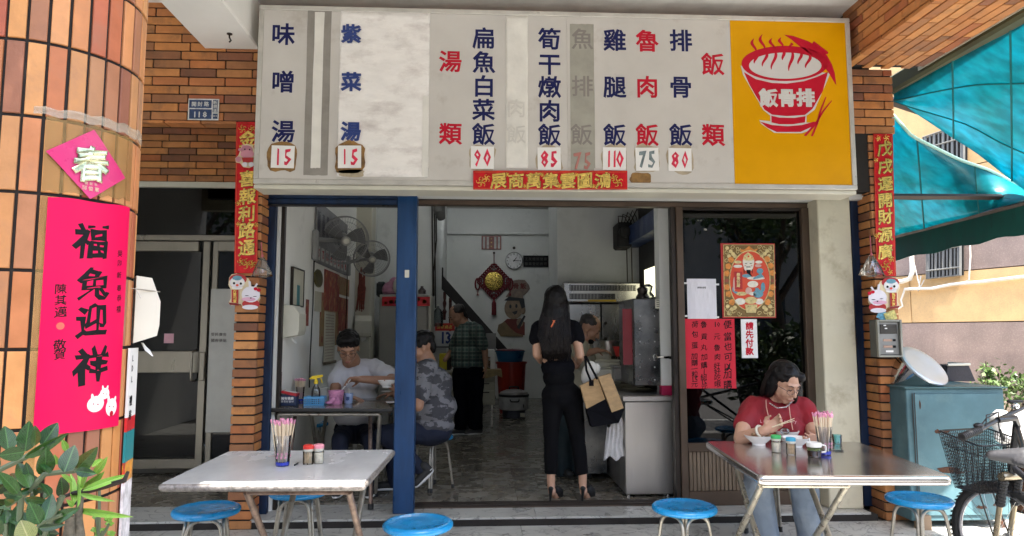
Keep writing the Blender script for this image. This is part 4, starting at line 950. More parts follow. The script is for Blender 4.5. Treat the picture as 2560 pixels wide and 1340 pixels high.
# things on the cream pilaster
c_ = P(905, 740, Y=8.74)
t = thing('garland_hanging', 'brown and red string hanging on the face of the cream pilaster', 'ornament', tuple(c_)); k = MB()
for i in range(9):
    x_ = c_.x+random.uniform(-.04, .04); k.tube([(x_, 8.73-random.random()*.03, c_.z+.36-i*.02), (x_+random.uniform(-.03, .03), 8.72, c_.z+.1), (x_+random.uniform(-.05, .05), 8.72, c_.z-.15-.05*random.random())], [.012, .018, .006], 5)
k.build('strands', mat('dry_red_strands', (.20, .045, .03), .7, var=.3, vs=40), t)
# fridge with red banner and bags
Yf = 9.5; x0, z0, x1, z1 = rectY(948, 736, 1078, 980, Yf)
t = thing('refrigerator', 'tall grey beige refrigerator behind the blue post', 'refrigerator', ((x0+x1)/2, Yf, .07))
m_fr = mat('fridge_beige', (.36, .35, .31), .4, var=.04)
MB().box((x0, Yf, .09), (x1-.05, Yf+.6, z1), .012).build('body', m_fr, t); MB().box((x0, Yf-.05, .12), (x1-.06, Yf-.004, .95), .01).build('door', m_fr, t); MB().box((x0, Yf-.05, .96), (x1-.06, Yf-.004, z1-.004), .01).build('door', m_fr, t)
MB().box((x1-.045, Yf-.02, .09), (x1, Yf+.55, z1-.01), .008).build('side_rail', m_pvc, t)
x0, z0, x1, z1 = rectY(955, 742, 1075, 765, Yf-.055)
t = thing('red_banner_strip', 'red strip with gold coin print along the refrigerator top', 'banner', ((x0+x1)/2, Yf, z0)); MB().box((x0, Yf-.058, z0), (x1, Yf-.054, z1)).build('strip', m_red, t)
for i in range(8): MB().lathe((x0+.05+i*.075, Yf-.059, (z0+z1)/2+random.uniform(-.03, .03)), [(.001, 0), (.02+.008*(i % 3), .0)], 12, (0, 1, 0)).build('coin_print', m_gold, t)
c_ = P(985, 735, Y=9.7); t = MB().ell(c_+Vector((-.04, 0, .06)), (.13, .1, .12)).ell(c_+Vector((.0, 0, .10)), (.09, .09, .14))
t.build('pink_bag', mat('pink_plastic_bag', (.5, .22, .32), .4, var=.2, vs=12), label='pink plastic bag lying on top of the refrigerator', cat='bag', smooth=True)
c_ = P(1000, 715, Y=9.6); MB().ell(c_, (.10, .08, .13)).ell(c_+Vector((.03, -.02, .08)), (.07, .07, .07)).build('white_helmet', m_pvc, label='white rounded helmet on top of the refrigerator next to the post', cat='helmet', smooth=True)
c_ = P(955, 725, Y=9.8)
MB().box(c_+Vector((-.08, -.02, -.1)), c_+Vector((.05, .2, .12)), .03).box(c_+Vector((.07, -.02, -.1)), c_+Vector((.16, .2, .08)), .03).build('black_bag', mat('black_bag', (.03, .035, .035), .4, var=.3), label='black bags heaped at the left rear of the refrigerator', cat='bag')
c_ = P(1055, 728, Y=9.7); MB().lathe(c_+Vector((0, 0, -.04)), [(.05, 0), (.055, .05), (.02, .09), (.02, .11)], 12).build('jar', mat('smoky_jar', (.10, .08, .08), .2), label='small dark jar on the refrigerator right of the blue post', cat='jar', smooth=40)
# cables + pipe at the wall edge
t = thing('cable_bundle', 'dark vertical cables running down the edge of the stair well wall', 'cable', (xm, 10.3, .5)); k = MB()
for i, (a_, b__) in enumerate(((1080, 1082), (1086, 1088), (1090, 1084))):
    k.tube([P(a_, 510, Y=10.35), P(a_+1, 600, Y=10.35), P(b__, 680, Y=10.35), P(b__+1, 800-i*30, Y=10.35)], .011, 6)
k.build('cables', m_dkframe, t)
c_ = P(1098, 530, Y=10.2); MB().tube([c_+Vector((0, 0, .3)), c_+Vector((.0, 0, .02)), c_+Vector((.03, .1, -.08))], [.09, .09, .06], 12).build('vent_pipe', mat('dirty_grey_pipe', (.15, .15, .14), .6, var=.3), label='fat grey pipe coming down at the top of the stair well', cat='pipe', smooth=40)
# fire extinguisher like bottle hanging
c_ = P(1100, 790, Y=10.2); MB().lathe(c_+Vector((-.03, 0, -.16)), [(.001, 0), (.07, .005), (.075, .04), (.075, .2), (.05, .25), (.02, .28), (.02, .31)], 16).build('water_bottle', glassmat('bottle_plastic', (.55, .6, .6), .1, 1.45, .05), label='clear plastic jug hanging at the edge of the stair well', cat='bottle', smooth=40)
# staircase
Yt = 12.4
t = thing('staircase', 'dark wooden staircase rising to the left at the back of the shop', 'staircase', (.2, Yt, .07)); m_stair = mat('dark_stair_wood', (.018, .014, .012), .4, var=.2); m_redw = mat('red_brown_wood', (.10, .02, .015), .35, var=.2)
a_, b__ = P(1092, 690, Y=Yt), P(1275, 880, Y=Yt); d_ = (b__-a_).normalized(); nrm = Vector((-d_.z, 0, d_.x))
MB().prism([a_+Vector((0, 0, .13)), b__+Vector((0, 0, .0)), b__+Vector((0, 0, -.20)), a_+Vector((0, 0, -.14)), a_+Vector((-.0, 0, -.02))], (0, .07, 0)).build('handrail', m_stair, t)
x0, z0, x1, z1 = rectY(1092, 668, 1108, 720, Yt); MB().box((x0, Yt, z0), (x1, Yt+.07, z1), .01).build('rail_post', m_stair, t)
x0, z0, x1, z1 = rectY(1084, 668, 1092, 684, Yt); MB().box((x0-.05, Yt, z0), (x1, Yt+.07, z1), .01).build('rail_return', m_stair, t)
for px, p0, p1 in ((1111, 730, 800), (1124, 745, 1000), (1165, 790, 1000), (1200, 825, 1000)):
    c0, c1 = P(px, p0, Y=Yt+.03), P(px, p1, Y=Yt+.03); L = (c0-c1).length
    MB().lathe(c1, [(.025, 0), (.025, L*.2), (.045, L*.3), (.02, L*.4), (.035, L*.6), (.02, L*.7), (.028, L*.8), (.028, L)], 10).build('baluster', m_redw, t, smooth=40)
c1 = P(1281, 890, Y=Yt-.02); MB().lathe(c1+Vector((0, 0, -.85)), [(.055, 0), (.055, .75), (.07, .78), (.07, .82), (.03, .85), (.055, .89), (.06, .93), (.04, .97), (.001, .985)], 14).build('newel_post', m_redw, t, smooth=40)
for i in range(9):
    x_ = b__.x-.25-i*.2; MB().box((x_-.23, Yt+.09, .03+.19*(i+1)), (x_, Yt+1.0, .07+.19*(i+1)), .004).build('stair_step', m_stair, t)
# back wall things
YW = 14.295
t = thing('wall_clock', 'round white wall clock with silver rim showing quarter past one', 'clock', tuple(P(1285, 652, Y=YW))); c_ = P(1285, 652, Y=YW-.01); rc = 22*mpp(1285, 652, YW)
MB().lathe(c_, [(rc, 0), (rc, .03), (rc*.93, .035), (rc*.9, .02), (rc*.9, .001)], 32, (0, -1, 0)).build('rim', m_chrome, t, smooth=40)
MB().lathe(c_, [(rc*.92, 0), (rc*.92, .014), (.001, .0145)], 32, (0, -1, 0)).build('dial', mat('dial_white', (.75, .75, .75), .3), t)
def hand(a, L, w_): u_ = Vector((math.sin(a), 0, math.cos(a))); v_ = Vector((math.cos(a), 0, -math.sin(a))); q = c_+Vector((0, -.019, 0)); return MB().prism([q-v_*w_-u_*.02, q+v_*w_-u_*.02, q+v_*w_*.4+u_*L, q-v_*w_*.4+u_*L], (0, .002, 0)).build('hand', m_black, t)
hand(R_(38), rc*.5, .011); hand(R_(90), rc*.75, .008)
k = MB()
for i in range(12): a_ = i*math.pi/6; k.text(str(12 if i == 0 else i), c_+Vector((math.sin(a_)*rc*.76, -.0165, math.cos(a_)*rc*.76)), rc*.26, bold=.02)
k.build('lettering', m_black, t)
c_ = P(1285, 620, Y=YW); MB().lathe(c_, [(.03, 0), (.03, .03)], 10, (0, -1, 0)).build('wall_knob', m_dkframe, bw)
def bsheet(name, label, cat, q, m, th=.02):
    x0, z0, x1, z1 = rectY(*q, YW); t = thing(name, label, cat, ((x0+x1)/2, YW, z0)); MB().box((x0, YW-th, z0), (x1, YW, z1), .003).build('board', m, t); return t, x0, z0, x1, z1
t, x0, z0, x1, z1 = bsheet('black_sign', 'black rectangular sign with dark characters right of the clock', 'sign', (1308, 639, 1371, 668), m_black)
k = MB()
for j in range(2):
    for i in range(6): k.text('工友證照營業登記許可'[(i+j*4) % 10], (x0+(x1-x0)*(i+.8)/6.6, YW-.022, z1-(z1-z0)*(j*.42+.3)), .07, bold=.02)
k.build('lettering', mat('dim_grey_letters', (.06, .06, .055), .6), t); MB().tube([P(1332, 639, Y=YW-.01), P(1338, 634, Y=YW-.01), P(1345, 639, Y=YW-.01)], .004, 4).build('hanger', m_galv, t)
t, x0, z0, x1, z1 = bsheet('red_white_plaque', 'small red and white striped plaque above the knot ornament', 'plaque', (1204, 590, 1253, 624), mat('maroon_board', (.18, .03, .02), .4))
for i in (0, 1, 3, 4): MB().box((x0+(x1-x0)*(i*.19+.05+.02), YW-.023, z0+.02), (x0+(x1-x0)*(i*.19+.05+.13), YW-.0205, z1-.02)).build('white_stripe', mat('plaque_white', (.45, .42, .38), .4, var=.2, vs=20), t)
for i in range(3): MB().lathe((x0+(x1-x0)*.5, YW-.021, z1-.06-i*.08), [(.001, .003), (.015, 0)], 8, (0, -1, 0)).build('gold_dot', m_gold, t)
# chinese knot
m_knot = mat('crimson_cord', (.16, .008, .015), .7, var=.2, vs=40)
c_ = P(1235, 703, Y=YW-.04); kp = mpp(1235, 703, YW); t = thing('chinese_knot', 'dark red diamond shaped knot ornament with golden disc and tassels', 'ornament', tuple(c_))
R0 = 40*kp; k = MB()
k.prism([c_+Vector((0, 0, R0*.92)), c_+Vector((R0*.88, 0, 0)), c_+Vector((0, 0, -R0*.92)), c_+Vector((-R0*.88, 0, 0))], (0, .03, 0))
cs_ = [Vector((0, 0, R0)), Vector((R0*.95, 0, 0)), Vector((0, 0, -R0)), Vector((-R0*.95, 0, 0))]
for q in range(4):
    for i in range(8): p_ = cs_[q].lerp(cs_[(q+1) % 4], (i+.5)/8); k.tube(arc(c_+p_, .045, 0, 2*math.pi, 8, (1, 0, 0), (0, 0, 1))[:-1], .016, 5, closed=True)
for sx in (-1, 1): k.tube(arc(c_+Vector((sx*R0*1.02, 0, -.06)), .07, 0, 2*math.pi, 10, (.7, 0, 0), (0, 0, 1.7))[:-1], .018, 5, closed=True)
k.build('knot', m_knot, t)
k = MB(); k.tube([c_+Vector((0, 0, R0)), c_+Vector((0, 0, R0+.27))], .008, 5); k.build('hanging_cord', m_knot, t)
MB().lathe(c_+Vector((0, 0, R0+.26)), [(.02, -.02), (.02, .02)], 8).build('bead', m_dkframe, t)
MB().lathe(c_+Vector((0, -.01, 0)), [(.001, .03), (20*kp, .028), (23*kp, .02), (23*kp, 0)], 28, (0, -1, 0)).build('gold_disc', mat('knot_gold', (.62, .45, .10), .25, .8, var=.5, vs=40, bump=.8, bs=50), t, smooth=30)
for u_, v_ in ((0, -1), (1, 0), (-1, 0), (0, 1)):
    q = c_+Vector((u_*R0*.68, -.012, v_*R0*.68)); MB().prism([q+Vector((u_*.09-v_*.0, 0, v_*.09)), q+Vector((v_*.08, 0, u_*.08)), q+Vector((-v_*.08, 0, -u_*.08))], (0, .008, 0)).build('bead_corner', mat('pearl_beads', (.35, .42, .40), .25, .4, var=.5, vs=50), t)
k = MB(); q = c_+Vector((0, 0, -R0-.02)); k.lathe(q+Vector((0, 0, -.35)), [(.05, 0), (.045, .25), (.02, .3), (.02, .36)], 12)
for sx in (-1, 1): k.lathe(c_+Vector((sx*R0*1.0, 0, -.3)), [(.03, 0), (.01, .06), (.01, .12)], 8)
k.build('tassel', m_knot, t)
# generic cartoon cook cut-out (a plain stand-in)
t = thing('cook_cutout', 'faded painted cut-out of a cook with tall white hat on the back wall', 'cutout', tuple(P(1285, 840, Y=YW)))
def cut(name, pts, m, d, par=t):
    return MB().prism(pxpoly(pts, YW-d), (0, .006, 0)).build(name, m, t)
m_ck = mat('faded_skin_paint', (.30, .22, .15), .7, var=.2, vs=12); m_ckw = mat('faded_white_paint', (.26, .20, .16), .7, var=.2, vs=12); m_ckd = mat('faded_dark_paint', (.04, .045, .05), .7); m_ckr = mat('faded_red_paint', (.16, .035, .03), .7, var=.2); m_cko = mat('faded_ochre', (.24, .17, .09), .7, var=.2)
cut('hat', [(1264, 742), (1276, 725), (1272, 712), (1280, 702), (1296, 699), (1312, 700), (1322, 712), (1325, 722), (1318, 731), (1308, 740), (1308, 748)], m_ckw, .01)
cut('hat', ellp(1275, 714, 22, 13, 16), m_ckw, .0115)
cut('hair', [(1260, 751), (1272, 742), (1310, 746), (1313, 768), (1304, 772), (1298, 752), (1270, 752)], m_ckd, .014)
cut('head', ellp(1284, 771, 23, 27, 24), m_ck, .012); cut('ear', ellp(1308, 776, 6, 10, 12), m_ck, .0125)
for px, py in ((1276, 766), (1291, 765)): cut('eye', ellp(px, py, 3, 5, 10), m_ckd, .0135)
cut('mouth', [(1280, 780), (1294, 776), (1292, 784), (1286, 787)], m_ckd, .0135)
cut('shirt', [(1268, 797), (1300, 797), (1312, 806), (1312, 838), (1260, 838), (1250, 812)], m_ckr, .011)
cut('arm', [(1246, 812), (1262, 804), (1276, 820), (1290, 832), (1308, 838), (1308, 842), (1252, 841), (1243, 828)], m_cko, .0135); cut('hand', ellp(1300, 806, 9, 11, 12), m_ck, .0145); cut('ladle', [(1292, 818), (1310, 788), (1314, 791), (1298, 824)], m_ckd, .0155)
b_ = MB()
for ch, px in (('排', 1271), ('骨', 1290), ('飯', 1308)): b_.text(ch, P(px, 715, Y=YW-.020), 15*mpp(px, 715, YW), bold=.03)
b_.build('lettering', m_ckr, t)
# calendar 13
Yc = 10.6
def board_at(name, label, cat, q, Y, m, th=.02, ch=.002, part='board'):
    x0, z0, x1, z1 = rectY(*q, Y); t = thing(name, label, cat, ((x0+x1)/2, Y, z0)); MB().box((x0, Y-th, z0), (x1, Y, z1), ch).build(part, m, t); return t
t = board_at('day_calendar', 'white tear-off calendar with a big blue 13 under a red header', 'calendar', (1088, 828, 1137, 866), Yc, mat('calendar_white', (.62, .63, .64), .6), .03)
x0, z0, x1, z1 = rectY(1088, 808, 1137, 827, Yc); MB().box((x0, Yc-.025, z0), (x1, Yc, z1)).build('header', mat('calendar_red', (.50, .03, .02), .5), t)
b_ = MB(); b_.text('1', P(1107, 844, Y=Yc-.033), .24, bold=.03, wx=.8); b_.text('3', P(1121, 844, Y=Yc-.033), .24, bold=.03, wx=.8)
for i in range(6): b_.box(P(1093+i*7, 865, Y=Yc-.033), P(1097+i*7, 862, Y=Yc-.031))
b_.build('lettering', mat('calendar_blue', (.01, .04, .20), .5), t)
b_ = MB()
for i, ch in enumerate('百家商店'): b_.text(ch, P(1096+i*10, 817, Y=Yc-.028), .055, bold=.03)
b_.build('lettering', m_gold, t)
MB().box(P(1090, 869, Y=Yc), P(1135, 866, Y=Yc-.02)).build('clip_bar', m_dkframe, t)
# desk with drawers
Yd = 9.9
m_desk = mat('chipped_cream_paint', (.42, .40, .30), .5, var=.1, vs=5, col2=(.06, .045, .03), c2s=10, c2lo=.64, c2hi=.68)
x0, z0, x1, z1 = rectY(1196, 935, 1238, 1012, Yd); t = thing('drawer_desk', 'chipped cream desk with drawers and cloth, right of the man in plaid', 'desk', (x0, Yd, .07))
xq = P(1112, 940, Y=Yd).x
MB().box((x0, Yd+.02, z0), (x1, Yd+.6, z1), .006).build('cabinet', m_desk, t); MB().box((xq, Yd-.02, z1+.002), (x1+.02, Yd+.62, z1+.045), .008).build('desk_top', m_desk, t)
h = (z1-z0)/3.2; zt_ = z1
for j, hh in enumerate((.8, .9, 1.45)):
    MB().box((x0+.012, Yd, zt_-hh*h+.008), (x1-.012, Yd+.018, zt_-.006), .004).build('drawer', m_desk, t); MB().box((x0+.05, Yd-.012, zt_-.035), (x0+(x1-x0)*.65, Yd-.001, zt_-.02), .003).build('drawer_pull', m_dkframe, t); zt_ -= hh*h
MB().box((xq, Yd+.02, .4), (xq+.3, Yd+.6, z1), .006).build('left_cabinet', m_desk, t)
for x_ in (xq+.03, x1-.06, x0+.03): MB().box((x_, Yd+.05, .07), (x_+.03, Yd+.08, z0 if x_ > xq+.1 else .4)).build('leg', m_galv, t)
q = MB(); zc = z1+.05
q.prism([(x0-.05, Yd-.03, zc), (x1+.09, Yd-.03, zc), (x1+.10, Yd-.035, zc-.10), (x1+.02, Yd-.035, zc-.07), (x0+.1, Yd-.035, zc-.11), (x0, Yd-.035, zc-.06)], (0, .01, 0)); q.box((x0-.05, Yd-.03, zc-.002), (x1+.09, Yd+.3, zc+.012), .004)
q.build('cloth', mat('ochre_cloth', (.34, .25, .12), .85, var=.2, vs=20), label='crumpled ochre cloth hanging over the edge of the cream desk', cat='cloth')
for nm, lb, px, py, w_, h_, mm in (('yellow_box', 'yellow box on the cream desk below the calendar', 1108, 898, .12, .24, mat('yellow_card', (.60, .50, .02), .5)), ('dark_bottle', 'dark bottle standing on the desk beside the yellow box', 1122, 892, .07, .26, m_dkframe), ('paper_stack', 'standing white papers on the desk right of the plaid shirt', 1228, 888, .10, .30, m_paperw), ('amber_bottle', 'amber medicine bottle on the desk near the red bin', 1222, 870, .07, .2, mat('amber', (.25, .15, .05), .2))):
    c_ = P(px, py+14, Y=Yd+.2); c_.z = z1+.046; MB().box(c_+Vector((-w_/2, 0, 0)), c_+Vector((w_/2, .1, h_)), .012).build(nm, mm, label=lb, cat=nm.split('_')[1])
# notes on the wall behind the desk
board_at('wall_notes', 'white memo sheets on the wall between desk and stair rail', 'notice', (1214, 833, 1240, 880), 12.3, mat('memo_grey', (.30, .30, .29), .7))
# red bin, blue basin, rice cooker
Yr = 11.6
c_ = P(1279, 980, Y=Yr); rr = 38*mpp(1279, 950, Yr); zb0 = .07; zt0 = P(1279, 905, Y=Yr).z
k = MB().lathe((c_.x, Yr+.1, zb0), [(rr*.78, 0), (rr*.97, zt0-zb0-.03), (rr*1.05, zt0-zb0-.03), (rr*1.05, zt0-zb0), (rr*.95, zt0-zb0), (rr*.76, .03), (.001, .03)], 28)
k.build('red_bin', mat('red_plastic', (.32, .022, .010), .4, var=.08), label='big red plastic bin at the back under a blue basin', cat='bin', smooth=40)
z0 = zt0+.002; rb = rr*.95
MB().lathe((c_.x-.02, Yr+.1, z0), [(rb*.85, 0), (rb, .16), (rb*1.06, .165), (rb*1.06, .18), (rb*.97, .18), (rb*.82, .012), (.001, .012)], 28, sy=.75).build('blue_basin', mat('blue_plastic', (.01, .10, .22), .35, var=.08), label='blue plastic basin resting on the red bin', cat='basin', smooth=40)
MB().lathe((c_.x-.02, Yr+.1, z0+.182), [(rb*1.0, 0), (rb*1.03, .012), (rb*.6, .03), (.001, .03)], 24, sy=.75).build('basin_lid', mat('maroon_plastic', (.12, .012, .03), .4), label='dark maroon lid covering the blue basin', cat='lid', smooth=40)
Yk = 10.9; c_ = P(1280, 1033, Z=.07); c_ = Vector((c_.x, Yk+.1, .07)); rk = 37*mpp(1280, 1000, Yk)
t = thing('rice_cooker', 'large white commercial rice cooker on the floor before the red bin', 'rice cooker', tuple(c_))
MB().lathe(c_, [(rk*.72, 0), (rk*.78, .01), (rk*.78, .13)], 28).build('base', mat('grey_blue_base', (.07, .075, .10), .5), t, smooth=40)
MB().lathe(c_+Vector((0, 0, .131)), [(rk*.93, 0), (rk, .02), (rk*1.02, .20)], 32).build('pot_body', mat('cooker_white', (.60, .60, .60), .3, var=.04), t, smooth=40)
MB().lathe(c_+Vector((0, 0, .332)), [(rk*1.03, 0), (rk*1.05, .015), (rk*1.03, .035)], 32).build('black_ring', m_rubber, t, smooth=40)
MB().lathe(c_+Vector((0, 0, .368)), [(rk*.98, 0), (rk*.93, .03), (rk*.5, .07), (.001, .08)], 32).build('lid', mat('cooker_lid', (.33, .31, .30), .35, .4), t, smooth=40)
MB().tube(fillet([c_+Vector((-.07, 0, .43)), c_+Vector((-.07, 0, .48)), c_+Vector((.07, 0, .48)), c_+Vector((.07, 0, .43))], .02), .013, 6).build('lid_handle', m_rubber, t, smooth=40)
MB().tube(fillet([c_+Vector((-.07, -rk*1.0, .30)), c_+Vector((-.06, -rk*1.12, .27)), c_+Vector((.06, -rk*1.12, .27)), c_+Vector((.07, -rk*1.0, .30))], .02), .01, 6).build('side_handle', m_rubber, t, smooth=40)
MB().box(c_+Vector((.09, -rk*.79, .03)), c_+Vector((.16, -rk*.775, .09))).build('badge', m_pvc, t); MB().box(c_+Vector((.13, -rk*1.02, .17)), c_+Vector((.145, -rk*1.0, .23))).build('switch', m_rubber, t)
# ================================================================ KITCHEN SIDE
YH = 7.05
t = thing('extractor_hood', 'stainless ventilation hood with two dark louvre slots above the kitchen', 'hood', tuple(P(1500, 755, Y=YH)))
x0, z0, x1, z1 = rectY(1408, 706, 1602, 756, YH); MB().box((x0, YH, z0), (x1, YH+.24, z1), .012).build('body', m_steel2, t)
for q, nl in (((1424, 713, 1590, 727), 44), ((1424, 734, 1538, 748), 32)):
    a_, b0, c1_, d1 = rectY(*q, YH-.003); MB().box((a_, YH-.006, b0), (c1_, YH-.001, d1)).build('slot', m_dark, t)
    k = MB()
    for i in range(nl): x_ = a_+(c1_-a_)*(i+.5)/nl; k.box((x_-.002, YH-.012, b0+.003), (x_+.002, YH-.0062, d1-.003))
    k.build('louvres', m_steel2, t, kind='stuff')
a_, b0, c1_, d1 = rectY(1470, 749, 1540, 754, YH-.002); MB().box((a_, YH-.004, b0), (c1_, YH-.001, d1)).build('warning_strip', mat('yellow_tape', (.45, .30, .02), .5), t)
YK = 7.15
t = thing('steel_cupboard', 'tall stainless cupboard with round locks behind the cook', 'cupboard', tuple(P(1480, 980, Y=YK)))
for q in ((1385, 760, 1503, 1080), (1507, 760, 1640, 1080)): a_, b0, c1_, d1 = rectY(*q, YK); MB().box((a_, YK, .4), (c1_, YK+.1, d1), .006).build('door', m_steel2, t)
for px, py in ((1513, 808), (1513, 847), (1513, 880)): MB().lathe(P(px, py, Y=YK-.002), [(.017, 0), (.017, .02), (.001, .022)], 12, (0, -1, 0)).build('lock', m_dkframe, t)
x_, zz0, _, zz1 = rectY(1496, 790, 1500, 850, YK); MB().tube(fillet([(x_, YK, zz0), (x_, YK-.04, zz0), (x_, YK-.04, zz1), (x_, YK, zz1)], .02), .008, 6).build('handle', m_steel2, t, smooth=40)
# blue beam (shutter box) running into the kitchen, motor
t = thing('blue_shutter_box', 'dark blue steel shutter box running back along the kitchen ceiling', 'shutter box', (XR, 6.5, 2.3))
zq0, zq1 = P(1650, 572, Y=5.92).z, P(1650, 521, Y=5.92).z
MB().box((XR-.0, 5.92, zq0), (XR+.17, 6.5, zq1), .004).build('casing', mat('dark_blue_steel', (.012, .03, .10), .45, var=.1), t); MB().box((XR, 6.503, zq0), (XR+.17, 7.28, zq1), .004).build('casing', MATS['dark_blue_steel'], t)
c_ = P(1558, 590, Y=7.0); t = thing('shutter_motor', 'black shutter motor with loose wires at the kitchen wall', 'motor', tuple(c_))
MB().box(c_+Vector((-.07, -.05, -.13)), c_+Vector((.08, .2, .14)), .02).lathe(c_+Vector((.0, -.05, .03)), [(.06, 0), (.06, .06), (.03, .07)], 14, (0, -1, 0)).build('housing', m_dark, t)
k = MB()
for i in range(5): MB().tube([c_+Vector((-.05+i*.03, -.02, .13)), c_+Vector((-.06+i*.05, -.05, .2+.02*i)), c_+Vector((.02+i*.04, 0, .2)), c_+Vector((.1+.03*i, .1, .1))], .006, 4).build('wire', m_dkframe, t)
for x_ in (.03, .08): MB().tube([c_+Vector((x_, -.02, -.12)), c_+Vector((x_+.003, -.02, -.48))], .006, 4).build('wire', m_dkframe, t)
# side window behind, bright slit
c0, c1 = P(1641, 745, Y=6.9), P(1652, 678, Y=6.9)
t = MB().box((XR+.165, 6.35, c0.z), (XR+.178, 7.0, c1.z+.02)); t.build('side_window', mat('lit_window_pane', (.75, .72, .5), .5, var=.05, emit=.55), label='narrow sunlit window glimpsed between kitchen wall and pier', cat='window')
# tall steel cabinet with rivets
YC = 5.78
x0, z0, x1, z1 = rectY(1584, 746, 1680, 965, YC); t = thing('steel_cabinet', 'tall dark stainless cabinet with rows of rivets and lever handle', 'cabinet', ((x0+x1)/2, YC, z0))
m_dksteel = mat('tarnished_steel', (.20, .20, .195), .3, .9, var=.3, vs=4, col2=(.10, .11, .12), c2s=3, c2lo=.45, c2hi=.65)
MB().box((x0, YC+.02, z0), (x1, YC+.6, z1), .008).build('body', m_dksteel, t); MB().box((x0+.004, YC, z0+.004), (x1-.004, YC+.018, z1-.004), .006).build('door', m_dksteel, t)
k = []
for i, px in enumerate((1600, 1637, 1676)):
    for j in range(6): MB().lathe(P(px, 790+j*32, Y=YC), [(.007, 0), (.005, .005), (.0005, .006)], 8, (0, -1, 0)).build('rivet', m_steel2, t, smooth=40)
c_ = P(1655, 894, Y=YC); MB().tube([c_+Vector((-.06, -.01, 0)), c_+Vector((-.03, -.04, .004)), c_+Vector((.04, -.045, .004)), c_+Vector((.06, -.03, 0))], [.009, .009, .014, .018], 8).box(c_+Vector((-.08, -.02, -.025)), c_+Vector((-.045, 0, .025)), .005).build('lever_handle', m_chrome, t, smooth=40)
a_, b0, c1_, d1 = rectY(1638, 748, 1673, 771, YC-.002); MB().box((a_, YC-.004, b0), (c1_, YC-.001, d1)).build('label_plate', m_pvc, t)
k = MB()
for j in range(4): k.box((a_+.01, YC-.0055, d1-.012-j*.017), (c1_-.01, YC-.0042, d1-.006-j*.017))
k.build('lettering', m_black, t)
MB().tube(arc(P(1655, 955, Y=YC-.01), .022, 0, math.pi, 8, (1, 0, 0), (0, 0, 1)), .003, 5).build('ring', m_chrome, t)
c_ = P(1603, 735, Y=YC+.2); t = MB().lathe((c_.x, YC+.15, z1), [(.06, 0), (.06, .02), (.04, .05), (.05, .09), (.02, .11)], 14); t.build('dark_kettle', m_dkframe, label='small dark kettle on top of the riveted cabinet', cat='kettle', smooth=40)
MB().lathe((x0+.16, YC+.12, z1), [(.05, 0), (.055, .03), (.03, .06), (.045, .11), (.02, .13)], 14).build('glass_jar', glassmat('jar_glass', (.7, .72, .7), .05, 1.5, .1), label='glass jar on top of the riveted cabinet', cat='jar', smooth=40)
x0r, z0r, x1r, z1r = rectY(1557, 772, 1583, 912, YC+.05); MB().box((x0r, YC+.05, z0r), (x1r, YC+.056, z1r)).build('red_paper_sheet', mat('dark_red_paper', (.20, .015, .022), .6, var=.06), label='dark red paper hanging at the left side of the riveted cabinet', cat='notice')
# front steel counter
YQ = 5.68
x0, z0, x1, z1 = rectY(1563, 1004, 1683, 1236, YQ); zt_ = P(1620, 990, Y=YQ-.02).z
t = thing('steel_counter', 'brushed stainless counter at the right of the entrance with small round feet', 'counter', ((x0+x1)/2, YQ, .07))
m_brush = mat('brushed_steel', (.58, .55, .52), .36, .85, var=.10, vs=2, stretch=(1, 1, .15), col2=(.44, .42, .40), c2s=2, c2lo=.5, c2hi=.6)
MB().box((x0, YQ, z0), (x1, YQ+1.3, z1), .006).build('body', m_brush, t); MB().box((x0-.02, YQ-.02, z1+.002), (x1+.01, YQ+1.32, zt_), .006).build('top', m_brush, t)
for x_ in (x0+.03, x1-.04):
    for y_ in (YQ+.04, YQ+1.2): MB().lathe((x_, y_, .07), [(.018, 0), (.018, .015), (.011, .02), (.011, z0-.072)], 10).build('foot', m_chrome, t, smooth=40)
MB().box(P(1655, 989, Y=YQ+.05), P(1681, 962, Y=YQ+.14), .004).build('crimson_box', mat('crimson_card', (.40, .01, .07), .4), label='small crimson box standing on the steel counter', cat='box')
# lower counters running back
x2 = P(1568, 1150, Y=6.2).x
t = thing('side_worktop', 'low stainless worktop running back behind the standing woman', 'worktop', (x2, 6.6, .07)); x2l = P(1478, 1100, Y=6.9).x
MB().box((x0-.30, 6.35, .78), (x0-.01, 7.1, .82), .006).build('top', m_steel2, t); MB().box((x0-.28, 6.37, .12), (x0-.02, 7.0, .775), .006).build('body', m_dksteel, t)
MB().box((x0+.0, 7.02, .82), (x0+.6, 7.14, 1.0)).build('splash_back', m_steel2, t)
for nm, lb, px, py, Yx, w_, h_, dd, mm in (('white_tray', 'stack of cream food trays on the worktop below the cook hand', 1512, 917, 6.5, .30, .10, .2, m_pvc), ('white_tray', 'cream plastic tub nearest the tote bag on the worktop', 1528, 938, 6.4, .26, .13, .2, m_pvc), ('cream_tub', 'cream tub standing behind the cook hand', 1500, 893, 6.7, .22, .08, .18, m_pvc), ('grey_tub', 'greyish tub beside the red sheet on the worktop', 1556, 935, 6.3, .16, .12, .15, mat('grey_plastic', (.33, .32, .30), .4))):
    c_ = P(px, py, Y=Yx); MB().box(c_+Vector((-w_/2, 0, -h_/2)), c_+Vector((w_/2, dd, h_/2)), .015).box(c_+Vector((-w_/2-.01, -.01, h_/2)), c_+Vector((w_/2+.01, dd+.01, h_/2+.015)), .004).build(nm, mm, label=lb, cat='tub')
c_ = P(1552, 878, Y=6.6); MB().lathe(c_+Vector((0, 0, -.05)), [(.05, 0), (.075, .09), (.085, .095), (.07, .095), (.045, .01), (.001, .01)], 20).build('red_bowl', mat('red_bowl_plastic', (.60, .03, .03), .3), label='bright red plastic bowl at the left of the dark red sheet', cat='bowl', smooth=40)
